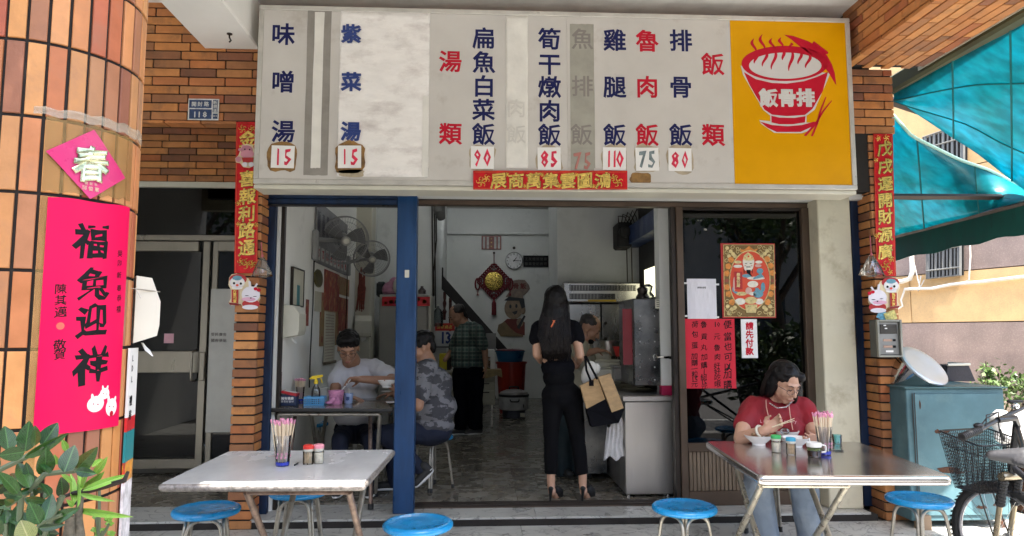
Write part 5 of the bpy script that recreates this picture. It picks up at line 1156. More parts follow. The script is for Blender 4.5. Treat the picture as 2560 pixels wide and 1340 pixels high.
c_ = P(1518, 868, Y=6.9); MB().lathe(c_+Vector((0, 0, -.08)), [(.13, 0), (.14, .14), (.15, .145), (.13, .145), (.12, .01), (.001, .01)], 24).build('steel_pot', m_steel2, label='wide steel pot on the stove behind the cook forearm', cat='pot', smooth=40)
# white towel hanging over the counter edge
k = MB(); vs = []; fs = []; n = 14
for j in range(9):
    for i in range(n+1):
        px = 1518+i*(2.6+.2*math.sin(j)); py = 1066+j*10+6*math.sin(i*.8+j*.2)-i*1.2*(j < 2); q = P(px-j*.4*(7-i)*.4, py, Y=5.72+.012*math.sin(i*1.9+j*.3)); vs.append(tuple(q))
for j in range(8):
    for i in range(n): q = j*(n+1)+i; fs.append((q, q+1, q+n+2, q+n+1))
N_ = len(vs); k.add(vs+[(x, y+.012, z) for x, y, z in vs], fs+[tuple(q+N_ for q in f_[::-1]) for f_ in fs])
k.build('towel', mat('white_towel', (.62, .60, .58), .9, var=.1, vs=20, bump=.3, bs=80), label='white towel draped beside the stainless counter', cat='towel', smooth=True)

# fixtures added out of view to brighten the back, hinted at by window reflections
m_tubel = mat('added_lamp_tube', (.9, .95, 1), .5, var=0, emit=9)
for i, (x_, y_) in enumerate(((.2, 12.3), (-.2, 8.6))):
    t = thing('added_ceiling_lamp', ('added fluorescent ceiling lamp brightening the very back above the clock wall', 'added fluorescent ceiling lamp brightening the middle of the shop')[i], 'lamp', (x_, y_, 3.9), 'added fluorescent ceiling lamps')
    MB().box((x_-.62, y_-.06, 3.93), (x_+.62, y_+.06, 3.999), .01).build('fixture', m_pvc, t); MB().tube([(x_-.58, y_, 3.9), (x_+.58, y_, 3.9)], .016, 8).build('tube', m_tubel, t, smooth=40)
# ================================================================ TABLES, STOOLS AND WHAT STANDS ON THEM
m_stool = mat('stool_blue_plastic', (.003, .24, .56), .26, var=.08, vs=8, col2=(.30, .50, .66), c2s=16, c2lo=.68, c2hi=.75, coat=.4)
m_lam = mat('white_laminate', (.66, .67, .67), .24, var=.06, vs=3, stretch=(1, .5, 1), col2=(.50, .515, .52), c2s=2.5, c2lo=.3, c2hi=.8, bump=.03, bs=8)
m_worn = mat('worn_metal_edge', (.34, .31, .29), .45, .6, var=.35, vs=60, bump=.2, bs=120)
m_stl = mat('table_steel', (.60, .57, .55), .17, .95, var=.08, vs=2, stretch=(1, .3, 1))
m_tleg = mat('table_leg_steel', (.50, .46, .38), .3, .85, var=.2, vs=16)
m_tleg2 = mat('brown_rust_leg', (.27, .19, .15), .45, .5, var=.3, vs=16, col2=(.14, .09, .07), c2s=14, c2lo=.5, c2hi=.65)
def rrect(c, rad, n=5):
    out = []
    for i in range(4):
        p, a, b = c[i], c[i-1], c[(i+1) % 4]; d0 = (a-p).normalized(); d1 = (b-p).normalized()
        for j in range(n+1): t_ = j/n; out.append((p+d0*rad)*(1-t_)**2+p*(2*t_*(1-t_))+(p+d1*rad)*t_*t_)
    return out
def ringslab(mb, ring, prof):     # prof: (inset, z)
    c = sum(ring, Vector())/len(ring); n = len(ring); vs = []; fs = []
    for ins, z in prof:
        for p in ring: d = (c-p); d.z = 0; q = p+d.normalized()*ins*1.15; vs.append((q.x, q.y, z))
    for i in range(len(prof)-1):
        for k in range(n): fs.append((i*n+k, i*n+(k+1) % n, (i+1)*n+(k+1) % n, (i+1)*n+k))
    fs += [tuple(range(n))[::-1], tuple(range((len(prof)-1)*n, len(prof)*n))]; return mb.add(vs, fs)
def folding_table(label, cs, ztop, mt, me, ml, th=.034, rad=.03, legs=True, zf=0.0, ml2=None, group='metal legged folding tables', us=(.10, .90, .16, .84)):
    ring = rrect([Vector((c[0], c[1], 0)) for c in cs], rad); cen = sum(ring, Vector())/len(ring)
    t = thing('folding_table', label, 'table', (cen.x, cen.y, zf), group)
    ringslab(MB(), ring, [(.012, ztop-th), (.003, ztop-th+.006), (0, ztop-th*.6), (0, ztop-th*.35), (.004, ztop-.006), (.012, ztop-.0012), (.02, ztop-.0012)]).build('table_edge', me, t, smooth=50)
    ringslab(MB(), ring, [(.014, ztop-.008), (.014, ztop)]).build('table_top', mt, t)
    fl_, fr_, br_, bl_ = [Vector((c[0], c[1], 0)) for c in cs]; zt_ = ztop-th
    def pt(u, v, z): q = fl_.lerp(fr_, u).lerp(bl_.lerp(br_, u), v); return Vector((q.x, q.y, z))
    ml2 = ml2 or ml
    zm = (zt_+zf)*.5+.03
    for (ua, ub, va, vb, uu, mm) in ((us[0], us[1], .10, .86, 0, ml), (us[2], us[3], .90, .14, 1, ml2)):
        L0, L1 = [pt(ua, va, zt_-.02), pt(ua, vb, zf+.02)], [pt(ub, va, zt_-.02), pt(ub, vb, zf+.02)]
        for k_, L in enumerate((L0, L1)): MB().tube(L, .016, 10).build('leg', mm, t, smooth=50); MB().lathe(L[1]-Vector((0, 0, .02)), [(.022, 0), (.022, .04)], 10).build('foot', m_rubber, t, smooth=50)
        f_ = .62 if uu else .80
        a_ = L0[0].lerp(L0[1], f_); b_ = L1[0].lerp(L1[1], f_)
        ua2 = a_+Vector((.0, 0, .13)); ub2 = b_+Vector((0, 0, .13))
        MB().tube(fillet([L0[0].lerp(L0[1], f_-.2), a_+(b_-a_)*.04, b_+(a_-b_)*.04, L1[0].lerp(L1[1], f_-.2)], .1, 7), .013, 9).build('cross_bar', mm, t, smooth=50)
        MB().tube([L0[0], L1[0]], .014, 8).build('top_bar', mm, t, smooth=50)
    return t
def ptZ(px, py, z): return P(px, py, Z=z)
tabL = folding_table('white topped folding table with worn grey edge in the left foreground', [ptZ(391, 1211, .74), ptZ(914, 1209, .74), ptZ(990, 1123, .74), ptZ(570, 1127, .74)], .74, m_lam, m_worn, m_tleg2, rad=.03, ml2=m_galv, us=(.40, .90, .46, .85))
tabR = folding_table('stainless steel folding table in the right foreground with a meal on it', [ptZ(1896, 1189, .74), ptZ(2384, 1191, .74), ptZ(2148, 1104, .74), ptZ(1762, 1102, .74)], .74, m_stl, m_stl, m_tleg, th=.045, rad=.035, us=(.05, .50, .15, .57))
m_lamb = mat('brown_grey_laminate', (.20, .18, .145), .12, var=.1, vs=3)
tabI = folding_table('dark edged folding table just inside the left bay carrying condiments', [P(662, 1021, Z=.83), P(984, 1021, Z=.83), P(968, 1003, Z=.83), P(700, 1003, Z=.83)], .83, m_lamb, m_rubber, m_galv, th=.03, rad=.02, zf=.07, ml2=m_tleg2)
tabJ = folding_table('steel rimmed folding table behind the condiment table where the men eat', [(xl+.05, 5.93), (-.66, 5.93), (-.66, 6.55), (xl+.05, 6.55)], .83, m_lamb, m_stl, m_galv, th=.03, rad=.02, zf=.07)
def make_stool():
    t = thing('stool', 'x', 'stool', (0, 0, 0), 'round blue stools with bent metal legs'); H = .45
    MB().lathe((0, 0, 0), [(.001, H-.035), (.150, H-.036), (.172, H-.032), (.178, H-.022), (.177, H-.010), (.168, H-.001), (.150, H+.001), (.140, H-.004), (.06, H-.003), (.001, H-.0025)], 40).build('seat', m_stool, t, smooth=50)
    for k in range(4):
        a0_, a1_ = R_(45+90*k), R_(135+90*k); tp = []
        d0, d1 = Vector((math.cos(a0_), math.sin(a0_), 0)), Vector((math.cos(a1_), math.sin(a1_), 0)); sd = (d1-d0).normalized()*.013
        p = fillet([d0*.185+sd+Vector((0, 0, .03)), d0*.130+sd+Vector((0, 0, H-.048)), d1*.130-sd+Vector((0, 0, H-.048)), d1*.185-sd+Vector((0, 0, .03))], .07, 6)
        MB().tube(p, .0095, 8).build('leg_frame', m_galv, t, smooth=50)
        for d_, s_ in ((d0, sd), (d1, -sd)): MB().lathe(d_*.186+s_, [(.013, 0), (.0125, .035), (.010, .036)], 8).build('foot', m_rubber, t, smooth=50)
    return t
sp = make_stool(); register(sp)
def put_stool(label, px, py, z, rot, first=False):
    q = P(px, py, Z=z+.45); o = sp if first else copy_tree(sp); o.location = (q.x, q.y, z); o.rotation_euler = (0, 0, rot); o['label'] = label; return o
put_stool('blue stool in front of the white table at the far left, under its corner', 517, 1268, 0, .25, True)
put_stool('blue stool cut by the bottom edge of the picture, just right of the white table', 1045, 1303, 0, .1)
put_stool('blue stool standing left of the woman in red, before the slatted panel', 1711, 1262, 0, .5)
put_stool('blue stool in the sun at the right end of the steel table', 2297, 1242, 0, .2)
put_stool('blue stool hidden beneath the middle of the white table', 748, 1222, 0, .0)
put_stool('blue stool under the woman in the red shirt', 1925, 1176, 0, .1)
put_stool('blue stool under the man in the camouflage shirt', 1082, 1087, .07, .75)
put_stool('blue stool in the dark beneath the condiment table, left one', 775, 1056, .07, .3)
put_stool('blue stool pushed under the rear table near the man in white', 890, 1050, .07, .9)
# ---------- small wares
m_tumb = glassmat('tumbler_plastic', (.93, .94, .985), .05, 1.45, .03); m_tumbb = mat('blue_tumbler_base', (.03, .05, .45), .2, var=.1)
m_chop = mat('bamboo', (.66, .52, .32), .6, rand=[(.74, .60, .40), (.82, .70, .50), (.78, .62, .42), (.84, .74, .56)], var=.1, vs=20); m_pink = mat('pink_wrap', (.85, .36, .52), .4, var=.4, vs=50)
m_clear = glassmat('clear_glass', (.985, .99, .985), .03, 1.4, .02)
CHS = None
def chopstick_cup(label, c, H=.20, h=.11, r=.036, n=26, group='tumblers full of wrapped chopsticks'):
    global CHS
    c = Vector(c); t = thing('chopstick_cup', label, 'cup', tuple(c), group)
    MB().lathe(c, [(r*.72, 0), (r*.74, .004), (r*.76, .02), (r, h), (r*.96, h), (r*.72, .022), (.001, .020)], 24).build('tumbler', m_tumb, t, smooth=50)
    MB().lathe(c, [(r*.70, .001), (r*.745, .006), (r*.765, .018), (r*.70, .0195), (.001, .0195)], 24).build('tumbler_base', m_tumbb, t, smooth=50)
    if CHS is None:
        b = MB().box((-.0028, -.0022, 0), (.0028, .0022, .178), .0006); CHS = _mesh('chopstick', b.v, b.f, False); CHS.materials.append(m_chop)
        b = MB().box((-.0042, -.003, .162), (.0042, .003, .180), .0015); CHS2 = _mesh('wrap_end', b.v, b.f, False); CHS2.materials.append(m_pink); chopstick_cup.w = CHS2
        b = MB().lathe((0, 0, 0), [(.0052, .03), (.0055, .18), (.008, .192), (.001, .196)], 5); m3 = _mesh('film', b.v, b.f, False); m3.materials.append(glassmat('film', (.99, .97, .98), .1, 1.2, .0)); chopstick_cup.f = m3
    for i in range(n):
        a = i*2.4; rr = r*.60*math.sqrt((i+.5)/n); p = Vector((rr*math.cos(a), rr*math.sin(a), .02)); q = p.copy()*1.75; d = Vector((q.x-p.x, q.y-p.y, .12)).normalized()
        M_ = (Matrix.Translation(p) @ d.to_track_quat('Z', 'Y').to_matrix().to_4x4() @ Matrix.Rotation(random.random()*3, 4, 'Z') @ Matrix.Diagonal((1, 1, H/.2*random.uniform(.94, 1.02), 1)))
        o = link('chopstick', CHS, t); o.matrix_local = M_; WL[o.name] = Vector()
        w_ = link('wrap_end', chopstick_cup.w, o)
    k = MB()
    for a in (-2.2, -1.2, -1.7, .5, 1.5, 2.6):
        for zz in (.045, .062):
            q = c+Vector((r*.95*math.cos(a+zz*5), r*.95*math.sin(a+zz*5), zz)); u_ = Vector((-math.sin(a), math.cos(a), 0))
            for j in range(5): k.tube([q, q+(u_*math.cos(j*1.257)+Vector((0, 0, 1))*math.sin(j*1.257))*.008], .0012, 3)
    k.build('flower_print', m_pink, t, kind='stuff'); return t
def onT(px, py, z=.741): return P(px, py, Z=z)
chopstick_cup('tumbler of wrapped chopsticks on the white table', onT(706, 1164), H=.235, h=.15, r=.044)
chopstick_cup('tumbler of wrapped chopsticks on the steel table by the glass mug', onT(2062, 1136), H=.235, h=.15, r=.043)
chopstick_cup('tumbler of chopsticks on the inner table against the wall', onT(750, 1003, .831), H=.19, h=.12, r=.037)
def shaker(label, c, mcap, content, jar=None, h=.096, r=.0255, fill='sticks'):
    c = Vector(c); t = thing('toothpick_jar', label, 'jar', tuple(c), 'small jars with coloured caps on the outdoor tables')
    MB().lathe(c, [(.001, 0), (r*.95, 0), (r, .004), (r, h*.66), (r*.9, h*.70)], 20).build('jar', jar or m_clear, t, smooth=50)
    MB().lathe(c, [(r*.94, h*.66), (r*.99, h*.68), (r*.99, h*.79)], 20).build('collar', m_pvc if mcap is not None else m_pvc, t, smooth=50)
    MB().lathe(c, [(r*1.04, h*.79), (r*1.07, h*.81), (r*1.03, h*.96), (r*.8, h), (.001, h)], 20).build('cap', mcap, t, smooth=50)
    if fill == 'sticks':
        k = MB()
        for i in range(26): a = i*2.4; rr = r*.82*math.sqrt((i+.5)/26); k.tube([c+Vector((rr*math.cos(a), rr*math.sin(a), .004)), c+Vector((rr*math.cos(a+.25), rr*math.sin(a+.25), h*.62))], .0011, 4)
        k.build('toothpicks', content, t, kind='stuff')
    else: MB().lathe(c, [(.001, .002), (r*.93, .002), (r*.93, h*.55), (.001, h*.56)], 20).build('powder', content, t, smooth=50)
m_tp = mat('toothpick_wood', (.74, .56, .34), .7, var=.3, vs=40)
shaker('toothpick jar with red cap on the white table', onT(770, 1160), mat('red_cap', (.70, .03, .02), .3, coat=.3), m_tp)
shaker('pepper jar with pink cap beside the red capped jar', onT(796, 1158), mat('pink_cap', (.80, .32, .38), .3), mat('pepper', (.80, .74, .60), .8, var=.2, vs=30), fill='p')
shaker('pepper jar with green cap on the steel table', onT(1941, 1130), mat('green_cap', (.05, .42, .12), .3), mat('pepper', (.6, .5, .4), .8), fill='p', h=.094, r=.026)
shaker('toothpick jar with blue cap on the steel table', onT(1978, 1137), mat('blue_cap', (.05, .33, .50), .3), m_tp, h=.094, r=.025)
k = MB(); c_ = onT(741, 1163); k.tube([c_+Vector((-.005, -.02, .004)), c_+Vector((.006, -.0, .010)), c_+Vector((-.001, .025, .004))], .004, 5); k.build('straw_scrap', m_rubber, label='little dark scrap of wrapper lying beside the tumbler on the white table', cat='wrapper')
k = MB(); c_ = onT(684, 1143); k.tube([c_+Vector((-.03, -.0, .004)), c_+Vector((0, .01, .006)), c_+Vector((.03, .006, .004))], .002, 4); k.build('wrapper_strip', mat('clear_pink_strip', (.5, .38, .38), .3), label='thin wrapper strip lying behind the tumbler on the white table', cat='wrapper')
m_china = mat('white_china', (.88, .87, .83), .2, var=.02)
def bowl(label, c, r, h, foot=.5, fill=None, fm=None, group='white china bowls', sy=1):
    c = Vector(c); t = thing('bowl', label, 'bowl', tuple(c), group)
    MB().lathe(c, [(r*foot, 0), (r*foot, h*.16), (r*foot*1.05, h*.2), (r*.86, h*.68), (r*1.0, h), (r*.965, h), (r*.8, h*.66), (r*foot*.8, h*.28), (.001, h*.24)], 32).build('china', m_china, t, smooth=45)
    if fill == 'liquid': MB().lathe(c, [(.001, h*.62), (r*.76, h*.62)], 24).build('soup', fm, t)
    if fill == 'meat':
        k = MB()
        for i in range(16):
            a = i*2.4; rr = r*.62*math.sqrt((i+.5)/16); k.ell(c+Vector((rr*math.cos(a), rr*math.sin(a), h*(.95+.25*random.random()))), (.02+.014*random.random(), .016, .012), Matrix.Rotation(a*3, 3, 'Z') @ Matrix.Rotation(.5, 3, 'X'), 8, 6)
        k.build('meat_pieces', fm, t, smooth=True, kind='stuff')
    return t
m_meat = mat('fried_meat', (.30, .15, .07), .45, var=.4, vs=60, bump=.5, bs=120, col2=(.5, .36, .2), c2s=40); m_soup = mat('clear_broth', (.55, .50, .34), .08, var=.1)
bowl('china bowl heaped with fried meat at the left of the steel table', onT(1897, 1112), .084, .058, .45, 'meat', m_meat)
bowl('china bowl of soup held near by the woman in red', onT(1968, 1102), .074, .062, .45, 'liquid', m_soup)
bowl('shallow china plate behind the blue capped jar', onT(1990, 1117), .078, .055, .45, 'liquid', mat('rice', (.7, .68, .6), .6))
# glass mug
c_ = onT(2036, 1143); t = thing('glass_mug', 'clear glass mug with dark sauce and white handle and lid ring', 'mug', tuple(c_))
MB().lathe(c_, [(.001, .003), (.031, 0), (.034, .008), (.036, .05), (.036, .062)], 24).build('glass', m_clear, t, smooth=50)
MB().lathe(c_, [(.0375, .055), (.0385, .058), (.0385, .076), (.037, .078), (.036, .076), (.036, .056)], 24).build('rim_band', mat('milky_plastic', (.72, .71, .66), .3), t, smooth=50)
MB().lathe(c_, [(.001, .006), (.031, .006), (.034, .036), (.001, .037)], 24).build('sauce', mat('dark_sauce', (.05, .015, .008), .1), t, smooth=50)
MB().lathe(c_, [(.001, .0375), (.034, .0375), (.035, .050), (.001, .051)], 24).build('chopped_scallion', mat('scallion', (.22, .28, .08), .6, var=.6, vs=60), t, smooth=50)
MB().tube(fillet([c_+Vector((.037, -.005, .064)), c_+Vector((.060, -.008, .062)), c_+Vector((.060, -.008, .028)), c_+Vector((.037, -.005, .026))], .014), .005, 8).build('handle', MATS['milky_plastic'], t, smooth=50)
MB().tube([c_+Vector((-.01, 0, .03)), c_+Vector((-.025, .0, .10))], .003, 5).build('spoon', m_china, t)
k = MB(); c_ = onT(2085, 1128); k.tube(fillet([c_+Vector((-.02, 0, .003)), c_+Vector((.05, .01, .003)), c_+Vector((.05, -.015, .003)), c_+Vector((0, -.01, .003))], .01), .0022, 5); k.build('folded_glasses_cord', m_rubber, label='black folded cord lying beside the tumbler on the steel table', cat='cord')
c_ = onT(2093, 1108); MB().lathe(c_, [(.024, 0), (.030, .05), (.028, .05), (.022, .003)], 16).build('small_teal_cup', glassmat('teal_clear', (.65, .9, .92), .05, 1.5, .05), label='small clear teal cup half hidden behind the chopstick tumbler', cat='cup', smooth=50)
# ---------- inner table wares
def onI(px, py): return P(px, py, Z=.831)
c_ = onI(722, 1014); t = thing('tissue_box', 'navy tissue box with red flap and white lettering on the inner table', 'tissue box', tuple(c_))
MB().box(c_+Vector((-.065, -.045, .001)), c_+Vector((.065, .045, .085)), .004).build('carton', mat('navy_card', (.02, .035, .09), .5), t)
M_ = Matrix.Translation(c_+Vector((.01, 0, .098))) @ Matrix.Rotation(.22, 4, 'Y')
MB().box((-.062, -.046, -.012), (.062, .046, .010), .004, M_).build('red_lid', mat('red_card2', (.50, .02, .03), .4), t); MB().box((-.045, -.03, .0105), (.045, .03, .012), 0, M_).build('paper_label', m_paperw, t)
b_ = MB()
for i, ch in enumerate('擁有健康'): b_.text(ch, c_+Vector((-.036+.024*i, -.0465, .060)), .024, bold=.03)
for i, ch in enumerate('享受好食材'): b_.text(ch, c_+Vector((-.040+.02*i, -.0465, .036)), .018, bold=.01)
b_.build('lettering', m_paperw, t)
MB().box(c_+Vector((-.075, .02, .0)), c_+Vector((-.068, .03, .26))).build('menu_card', mat('brown_card', (.2, .12, .1), .5), label='thin upright card leaning behind the navy tissue box', cat='card')
c_ = onI(788, 1012); t = thing('plastic_basket', 'light blue slotted plastic basket on the inner table', 'basket', tuple(c_)); m_bk = mat('basket_blue', (.10, .36, .66), .35)
w_, d_, h_ = .075, .05, .065; k = MB()
for sx in range(8):
    for row in (.012, .031, .05): pass
for z0_, z1_ in ((0, .012), (.022, .026), (.037, .041), (.052, .068)): 
    for lo, hi in (((-w_, -d_-.003, z0_), (w_, -d_, z1_)), ((-w_, d_, z0_), (w_, d_+.003, z1_)), ((-w_-.003, -d_, z0_), (-w_, d_, z1_)), ((w_, -d_, z0_), (w_+.003, d_, z1_))): k.box(c_+Vector(lo), c_+Vector(hi))
for i in range(11):
    x_ = -w_+2*w_*i/10; k.box(c_+Vector((x_-.0025, -d_-.0032, .002)), c_+Vector((x_+.0025, -d_+.0002, .066))).box(c_+Vector((x_-.0025, d_, .002)), c_+Vector((x_+.0025, d_+.0032, .066)))
k.box(c_+Vector((-w_, -d_, 0)), c_+Vector((w_, d_, .003))); k.build('basket_shell', m_bk, t)
c2 = c_+Vector((.0, .01, .004)); t = thing('spray_bottle', 'clear spray bottle with yellow trigger head standing in the blue basket', 'bottle', tuple(c2))
MB().lathe(c2, [(.001, 0), (.033, .0), (.035, .01), (.035, .10), (.03, .125), (.012, .155), (.012, .165)], 20).build('bottle', glassmat('spray_clear', (.8, .83, .84), .08, 1.45, .08), t, smooth=50)
m_yp = mat('yellow_plastic', (.75, .55, .01), .3); MB().lathe(c2, [(.016, .16), (.016, .185), (.010, .19), (.010, .2)], 14).build('collar', m_yp, t, smooth=50)
MB().prism([c2+Vector(q) for q in ((-.055, -.008, .198), (-.03, -.008, .222), (.05, -.008, .232), (.052, -.008, .215), (.01, -.008, .205), (-.01, -.008, .196))], (0, .016, 0)).build('spray_head', m_yp, t); MB().tube([c2+Vector((.030, 0, .214)), c2+Vector((.042, 0, .19)), c2+Vector((.05, 0, .165))], .004, 6).build('trigger', m_yp, t)
c_ = onI(840, 1010); t = thing('pink_bin', 'pink translucent tub with wrapped bag on the inner table', 'tub', tuple(c_)); m_pkt = mat('pink_tub_plastic', (.62, .25, .42), .3, var=.3, vs=20)
MB().lathe(c_, [(.001, 0), (.048, 0), (.062, .10), (.066, .102), (.066, .108), (.06, .108), (.046, .004)], 24).build('tub', m_pkt, t, smooth=50); MB().ell(c_+Vector((-.045, -.05, .015)), (.03, .015, .014)).ell(c_+Vector((-.02, -.052, .035)), (.03, .01, .02), Matrix.Rotation(-.6, 3, 'Y')).build('bag_knot', m_pkt, t, smooth=True)
c_ = onI(871, 1008); t = thing('blue_cup', 'blue translucent cup with printed mark beside the pink tub', 'cup', tuple(c_)); MB().lathe(c_, [(.001, 0), (.032, 0), (.038, .08), (.036, .08), (.03, .003)], 20).build('cup', mat('pale_blue_plastic', (.30, .38, .58), .25), t, smooth=50)
b_ = MB(); b_.text('茶', c_+Vector((0, -.0375, .04)), .03, bold=.05); b_.build('print', mat('navy_print', (.02, .06, .2), .5), t); MB().tube([c_+Vector((.01, 0, .02)), c_+Vector((-.0, 0, .12))], .004, 5).build('spoon', m_pvc, t)
def onJ(px, py): return P(px, py, Z=.831)
for lb, px, py, r_, h_ in (('white bowl with dark food in front of the man in white', 900, 984, .072, .055), ('cream footed dish on the steel rimmed table', 910, 992, .085, .04), ('small dish near the blue post on the rear table', 968, 986, .06, .03)):
    bowl(lb, onJ(px, py), r_, h_, .45, 'meat' if 'dark' in lb else None, mat('dark_food', (.06, .03, .02), .5))
c_ = onJ(815, 990); MB().lathe(c_, [(.001, 0), (.05, 0), (.05, .06), (.056, .062), (.056, .075), (.001, .08)], 24).build('white_canister', m_china, label='white lidded canister behind the pink tub', cat='canister', smooth=50)
c_ = onJ(842, 985); MB().lathe(c_, [(.001, 0), (.045, 0), (.045, .09), (.05, .092), (.05, .10), (.001, .105)], 24).build('sauce_jar', mat('jar_grey_white', (.5, .5, .48), .3), label='tall pale jar with lid behind the pink tub', cat='jar', smooth=50)
# outdoor tissue dispenser on the column
ph, zz_, pp_ = colhit(344, 775, CR); dn = Vector((math.cos(R_(30)), math.sin(R_(30)), 0))
pq = Vector((CX, CY, 0))+dn*(CR+.003); pq.z = P(365, 775, Y=2.0).z; dispenser('white tissue dispenser tied with wire to the side of the tiled column', pq, dn, .10, .185, .062)
t = MB().tube([pq+Vector((-.02, -.07, .06)), pq+Vector((.03, -.055, .055)), pq+Vector((.075, -.01, .05))], .0015, 4); t.tube([pq+Vector((.03, -.055, .055)), pq+Vector((.045, -.055, .03))], .001, 4); t.build('tie_wire', m_galv, label='thin tie wire wound round the dispenser on the column', cat='wire')
# ---------- column posters (paper wrapped on the round face)
def cylmap(px, py, r):
    return colhit(px, py, r)
def wrap_text(mb, ch, a, z, sz, r, bold=.02, wx=1, brush=0, rot=0):
    vs, fs = glyph(ch, bold); cr, sr = math.cos(rot), math.sin(rot); sd_ = random.random()*30; out = []
    for x, y, q in vs:
        if brush: x, y = x+brush*noise.noise(Vector((x*4+sd_, y*4, 1))), y+brush*noise.noise(Vector((x*4, y*4+sd_, 5)))+x*.12
        x, y = x*cr-y*sr, x*sr+y*cr; aa = a+x*sz*wx/r; rr = r+q*sz
        out.append((CX+rr*math.cos(aa), CY+rr*math.sin(aa), z+y*sz))
    mb.seg.append((len(mb.v), len(mb.v)+len(out), len(mb.f), len(mb.f)+len(fs))); mb.add(out, fs)
m_mag = mat('magenta_poster_paper', (.74, .003, .08), .45, spec=.2, var=.04, vs=4, bump=.08, bs=12); m_mag2 = mat('pink_diamond_paper', (.62, .03, .16), .3, var=.06, vs=6, bump=.1, bs=20)
rp = CR+.0035
aL, zTL, _ = colhit(120, 493, rp); aR, zTR, _ = colhit(324, 520, rp); zBL = colhit(116, 1087, rp)[1]; zBR = colhit(302, 1062, rp)[1]
t = thing('spring_poster', 'long magenta new year poster with black brush writing on the tiled column', 'poster', (CX+.1, CY-CR, zBL))
cylpatch('paper', aL, aR, lambda q: zBL+(zBR-zBL)*q, lambda q: zTL+(zTR-zTL)*q+.002*math.sin(q*9), rp, m_mag, t, 18)
def wt(par, items, m, bold, brush, r=rp+.0012, wx=1):
    b = MB()
    for ch, px, py, s_ in items:
        a, z, pt_ = colhit(px, py, r); k_ = (pt_-CAMP).dot(FW)/FPX; wrap_text(b, ch, a, z, s_*k_, r, bold, wx, brush)
    b.build('lettering', m, par)
wt(t, [('福', 232, 602, 90), ('兔', 238, 710, 86), ('迎', 232, 800, 84), ('祥', 232, 912, 94)], m_black, .026, .08)
wt(t, [('陳', 152, 722, 27), ('其', 152, 750, 27), ('邁', 152, 780, 29), ('敬', 150, 862, 29), ('賀', 150, 886, 28)], m_black, .012, .06)
wt(t, [('癸', 300, 634, 18), ('卯', 299, 658, 17), ('新', 298, 688, 17), ('春', 298, 720, 17), ('恭', 298, 745, 17), ('禧', 297, 773, 18)], m_black, .010, .05)
def wdisc(par, name, m, items, r):
    for px, py, rx, ry, rot in items:
        a, z, pt_ = colhit(px, py, r); k_ = (pt_-CAMP).dot(FW)/FPX; vs = []; n = 20
        for i in range(n):
            an = 2*math.pi*i/n; x, y = rx*k_*math.cos(an), ry*k_*math.sin(an); x, y = x*math.cos(rot)-y*math.sin(rot), x*math.sin(rot)+y*math.cos(rot); vs.append(x); vs.append(y)
        p3 = lambda x, y, rr: (CX+rr*math.cos(a+x/r), CY+rr*math.sin(a+x/r), z+y)
        A_ = [p3(vs[2*i], vs[2*i+1], r) for i in range(n)]; B_ = [p3(vs[2*i], vs[2*i+1], r-.0006) for i in range(n)]
        C_ = [p3(vs[2*i]*.5, vs[2*i+1]*.5, r) for i in range(n)]+[p3(0, 0, r)]
        MB().add(A_+B_+C_, [(i, (i+1) % n, 2*n+(i+1) % n, 2*n+i) for i in range(n)]+[(2*n+i, 2*n+(i+1) % n, 3*n) for i in range(n)]+[(i+n, (i+1) % n+n, (i+1) % n, i) for i in range(n)]).build(name, m, par)
wdisc(t, 'rabbit_print', m_paperw, [(240, 1010, 24, 20, .1), (279, 1018, 20, 22, 0), (262, 984, 15, 14, .2)], rp+.001)
wdisc(t, 'rabbit_ear', m_paperw, [(232, 996, 4, 12, .2), (247, 996, 4, 12, -.3), (272, 1000, 4, 12, .1), (287, 1001, 4, 11, -.3), (258, 972, 3, 9, .2), (268, 972, 3, 9, -.3)], rp+.0016)
wdisc(t, 'rabbit_face', m_signred, [(234, 1010, 2, 1.2, 0), (245, 1011, 2, 1.2, 0), (274, 1016, 2, 1.2, 0), (284, 1017, 2, 1.2, 0), (279, 1034, 6, 7, 0), (259, 984, 1.5, 1, 0), (266, 985, 1.5, 1, 0)], rp+.0022)
wdisc(t, 'seal_print', mat('seal_orange', (.78, .12, .08), .5), [(151, 815, 9, 9, .78)], rp+.001)
# diamond
r2 = CR+.006; a, z, pt_ = colhit(228, 411, r2); k_ = (pt_-CAMP).dot(FW)/FPX; hw = 88*k_
t = thing('spring_diamond', 'pink diamond shaped paper with a silver gold character above the long poster', 'poster', tuple(pt_)); vs = []; fs = []; n = 10
for i in range(n+1):
    for j in range(n+1):
        u_, v_ = i/n*2-1, j/n*2-1; x, y = (u_-v_)/2*hw*1.12, (u_+v_)/2*hw; rr = r2+.004*abs(u_*v_); aa = a+x/CR*.97
        vs.append((CX+rr*math.cos(aa), CY+rr*math.sin(aa), z+y-.10*x*0-.14*x))
for i in range(n):
    for j in range(n): q = i*(n+1)+j; fs.append((q, q+1, q+n+2, q+n+1))
N_ = len(vs); MB().add(vs+[(CX+(x-CX)*.996, CY+(y-CY)*.996, z_) for x, y, z_ in vs], fs+[tuple(q+N_ for q in f_[::-1]) for f_ in fs]).build('paper', m_mag2, t, smooth=40)
b = MB(); wrap_text(b, '春', a, z, 92*k_, r2+.0055, .04, .95, .05); b.build('lettering', mat('silver_gold_foil', (.62, .62, .40), .22, .9, var=.4, vs=30), t)
b = MB()
for i, ch in enumerate('邱俊憲'): wrap_text(b, ch, a+(-14+i*14)*k_/CR, z-62*k_, 12*k_, r2+.005, .01)
for i, ch in enumerate('賀新年'): wrap_text(b, ch, a+(-11+i*11)*k_/CR, z-50*k_, 8*k_, r2+.005, .01)
b.build('lettering', mat('pale_gold_ink', (.6, .45, .3), .4), t)
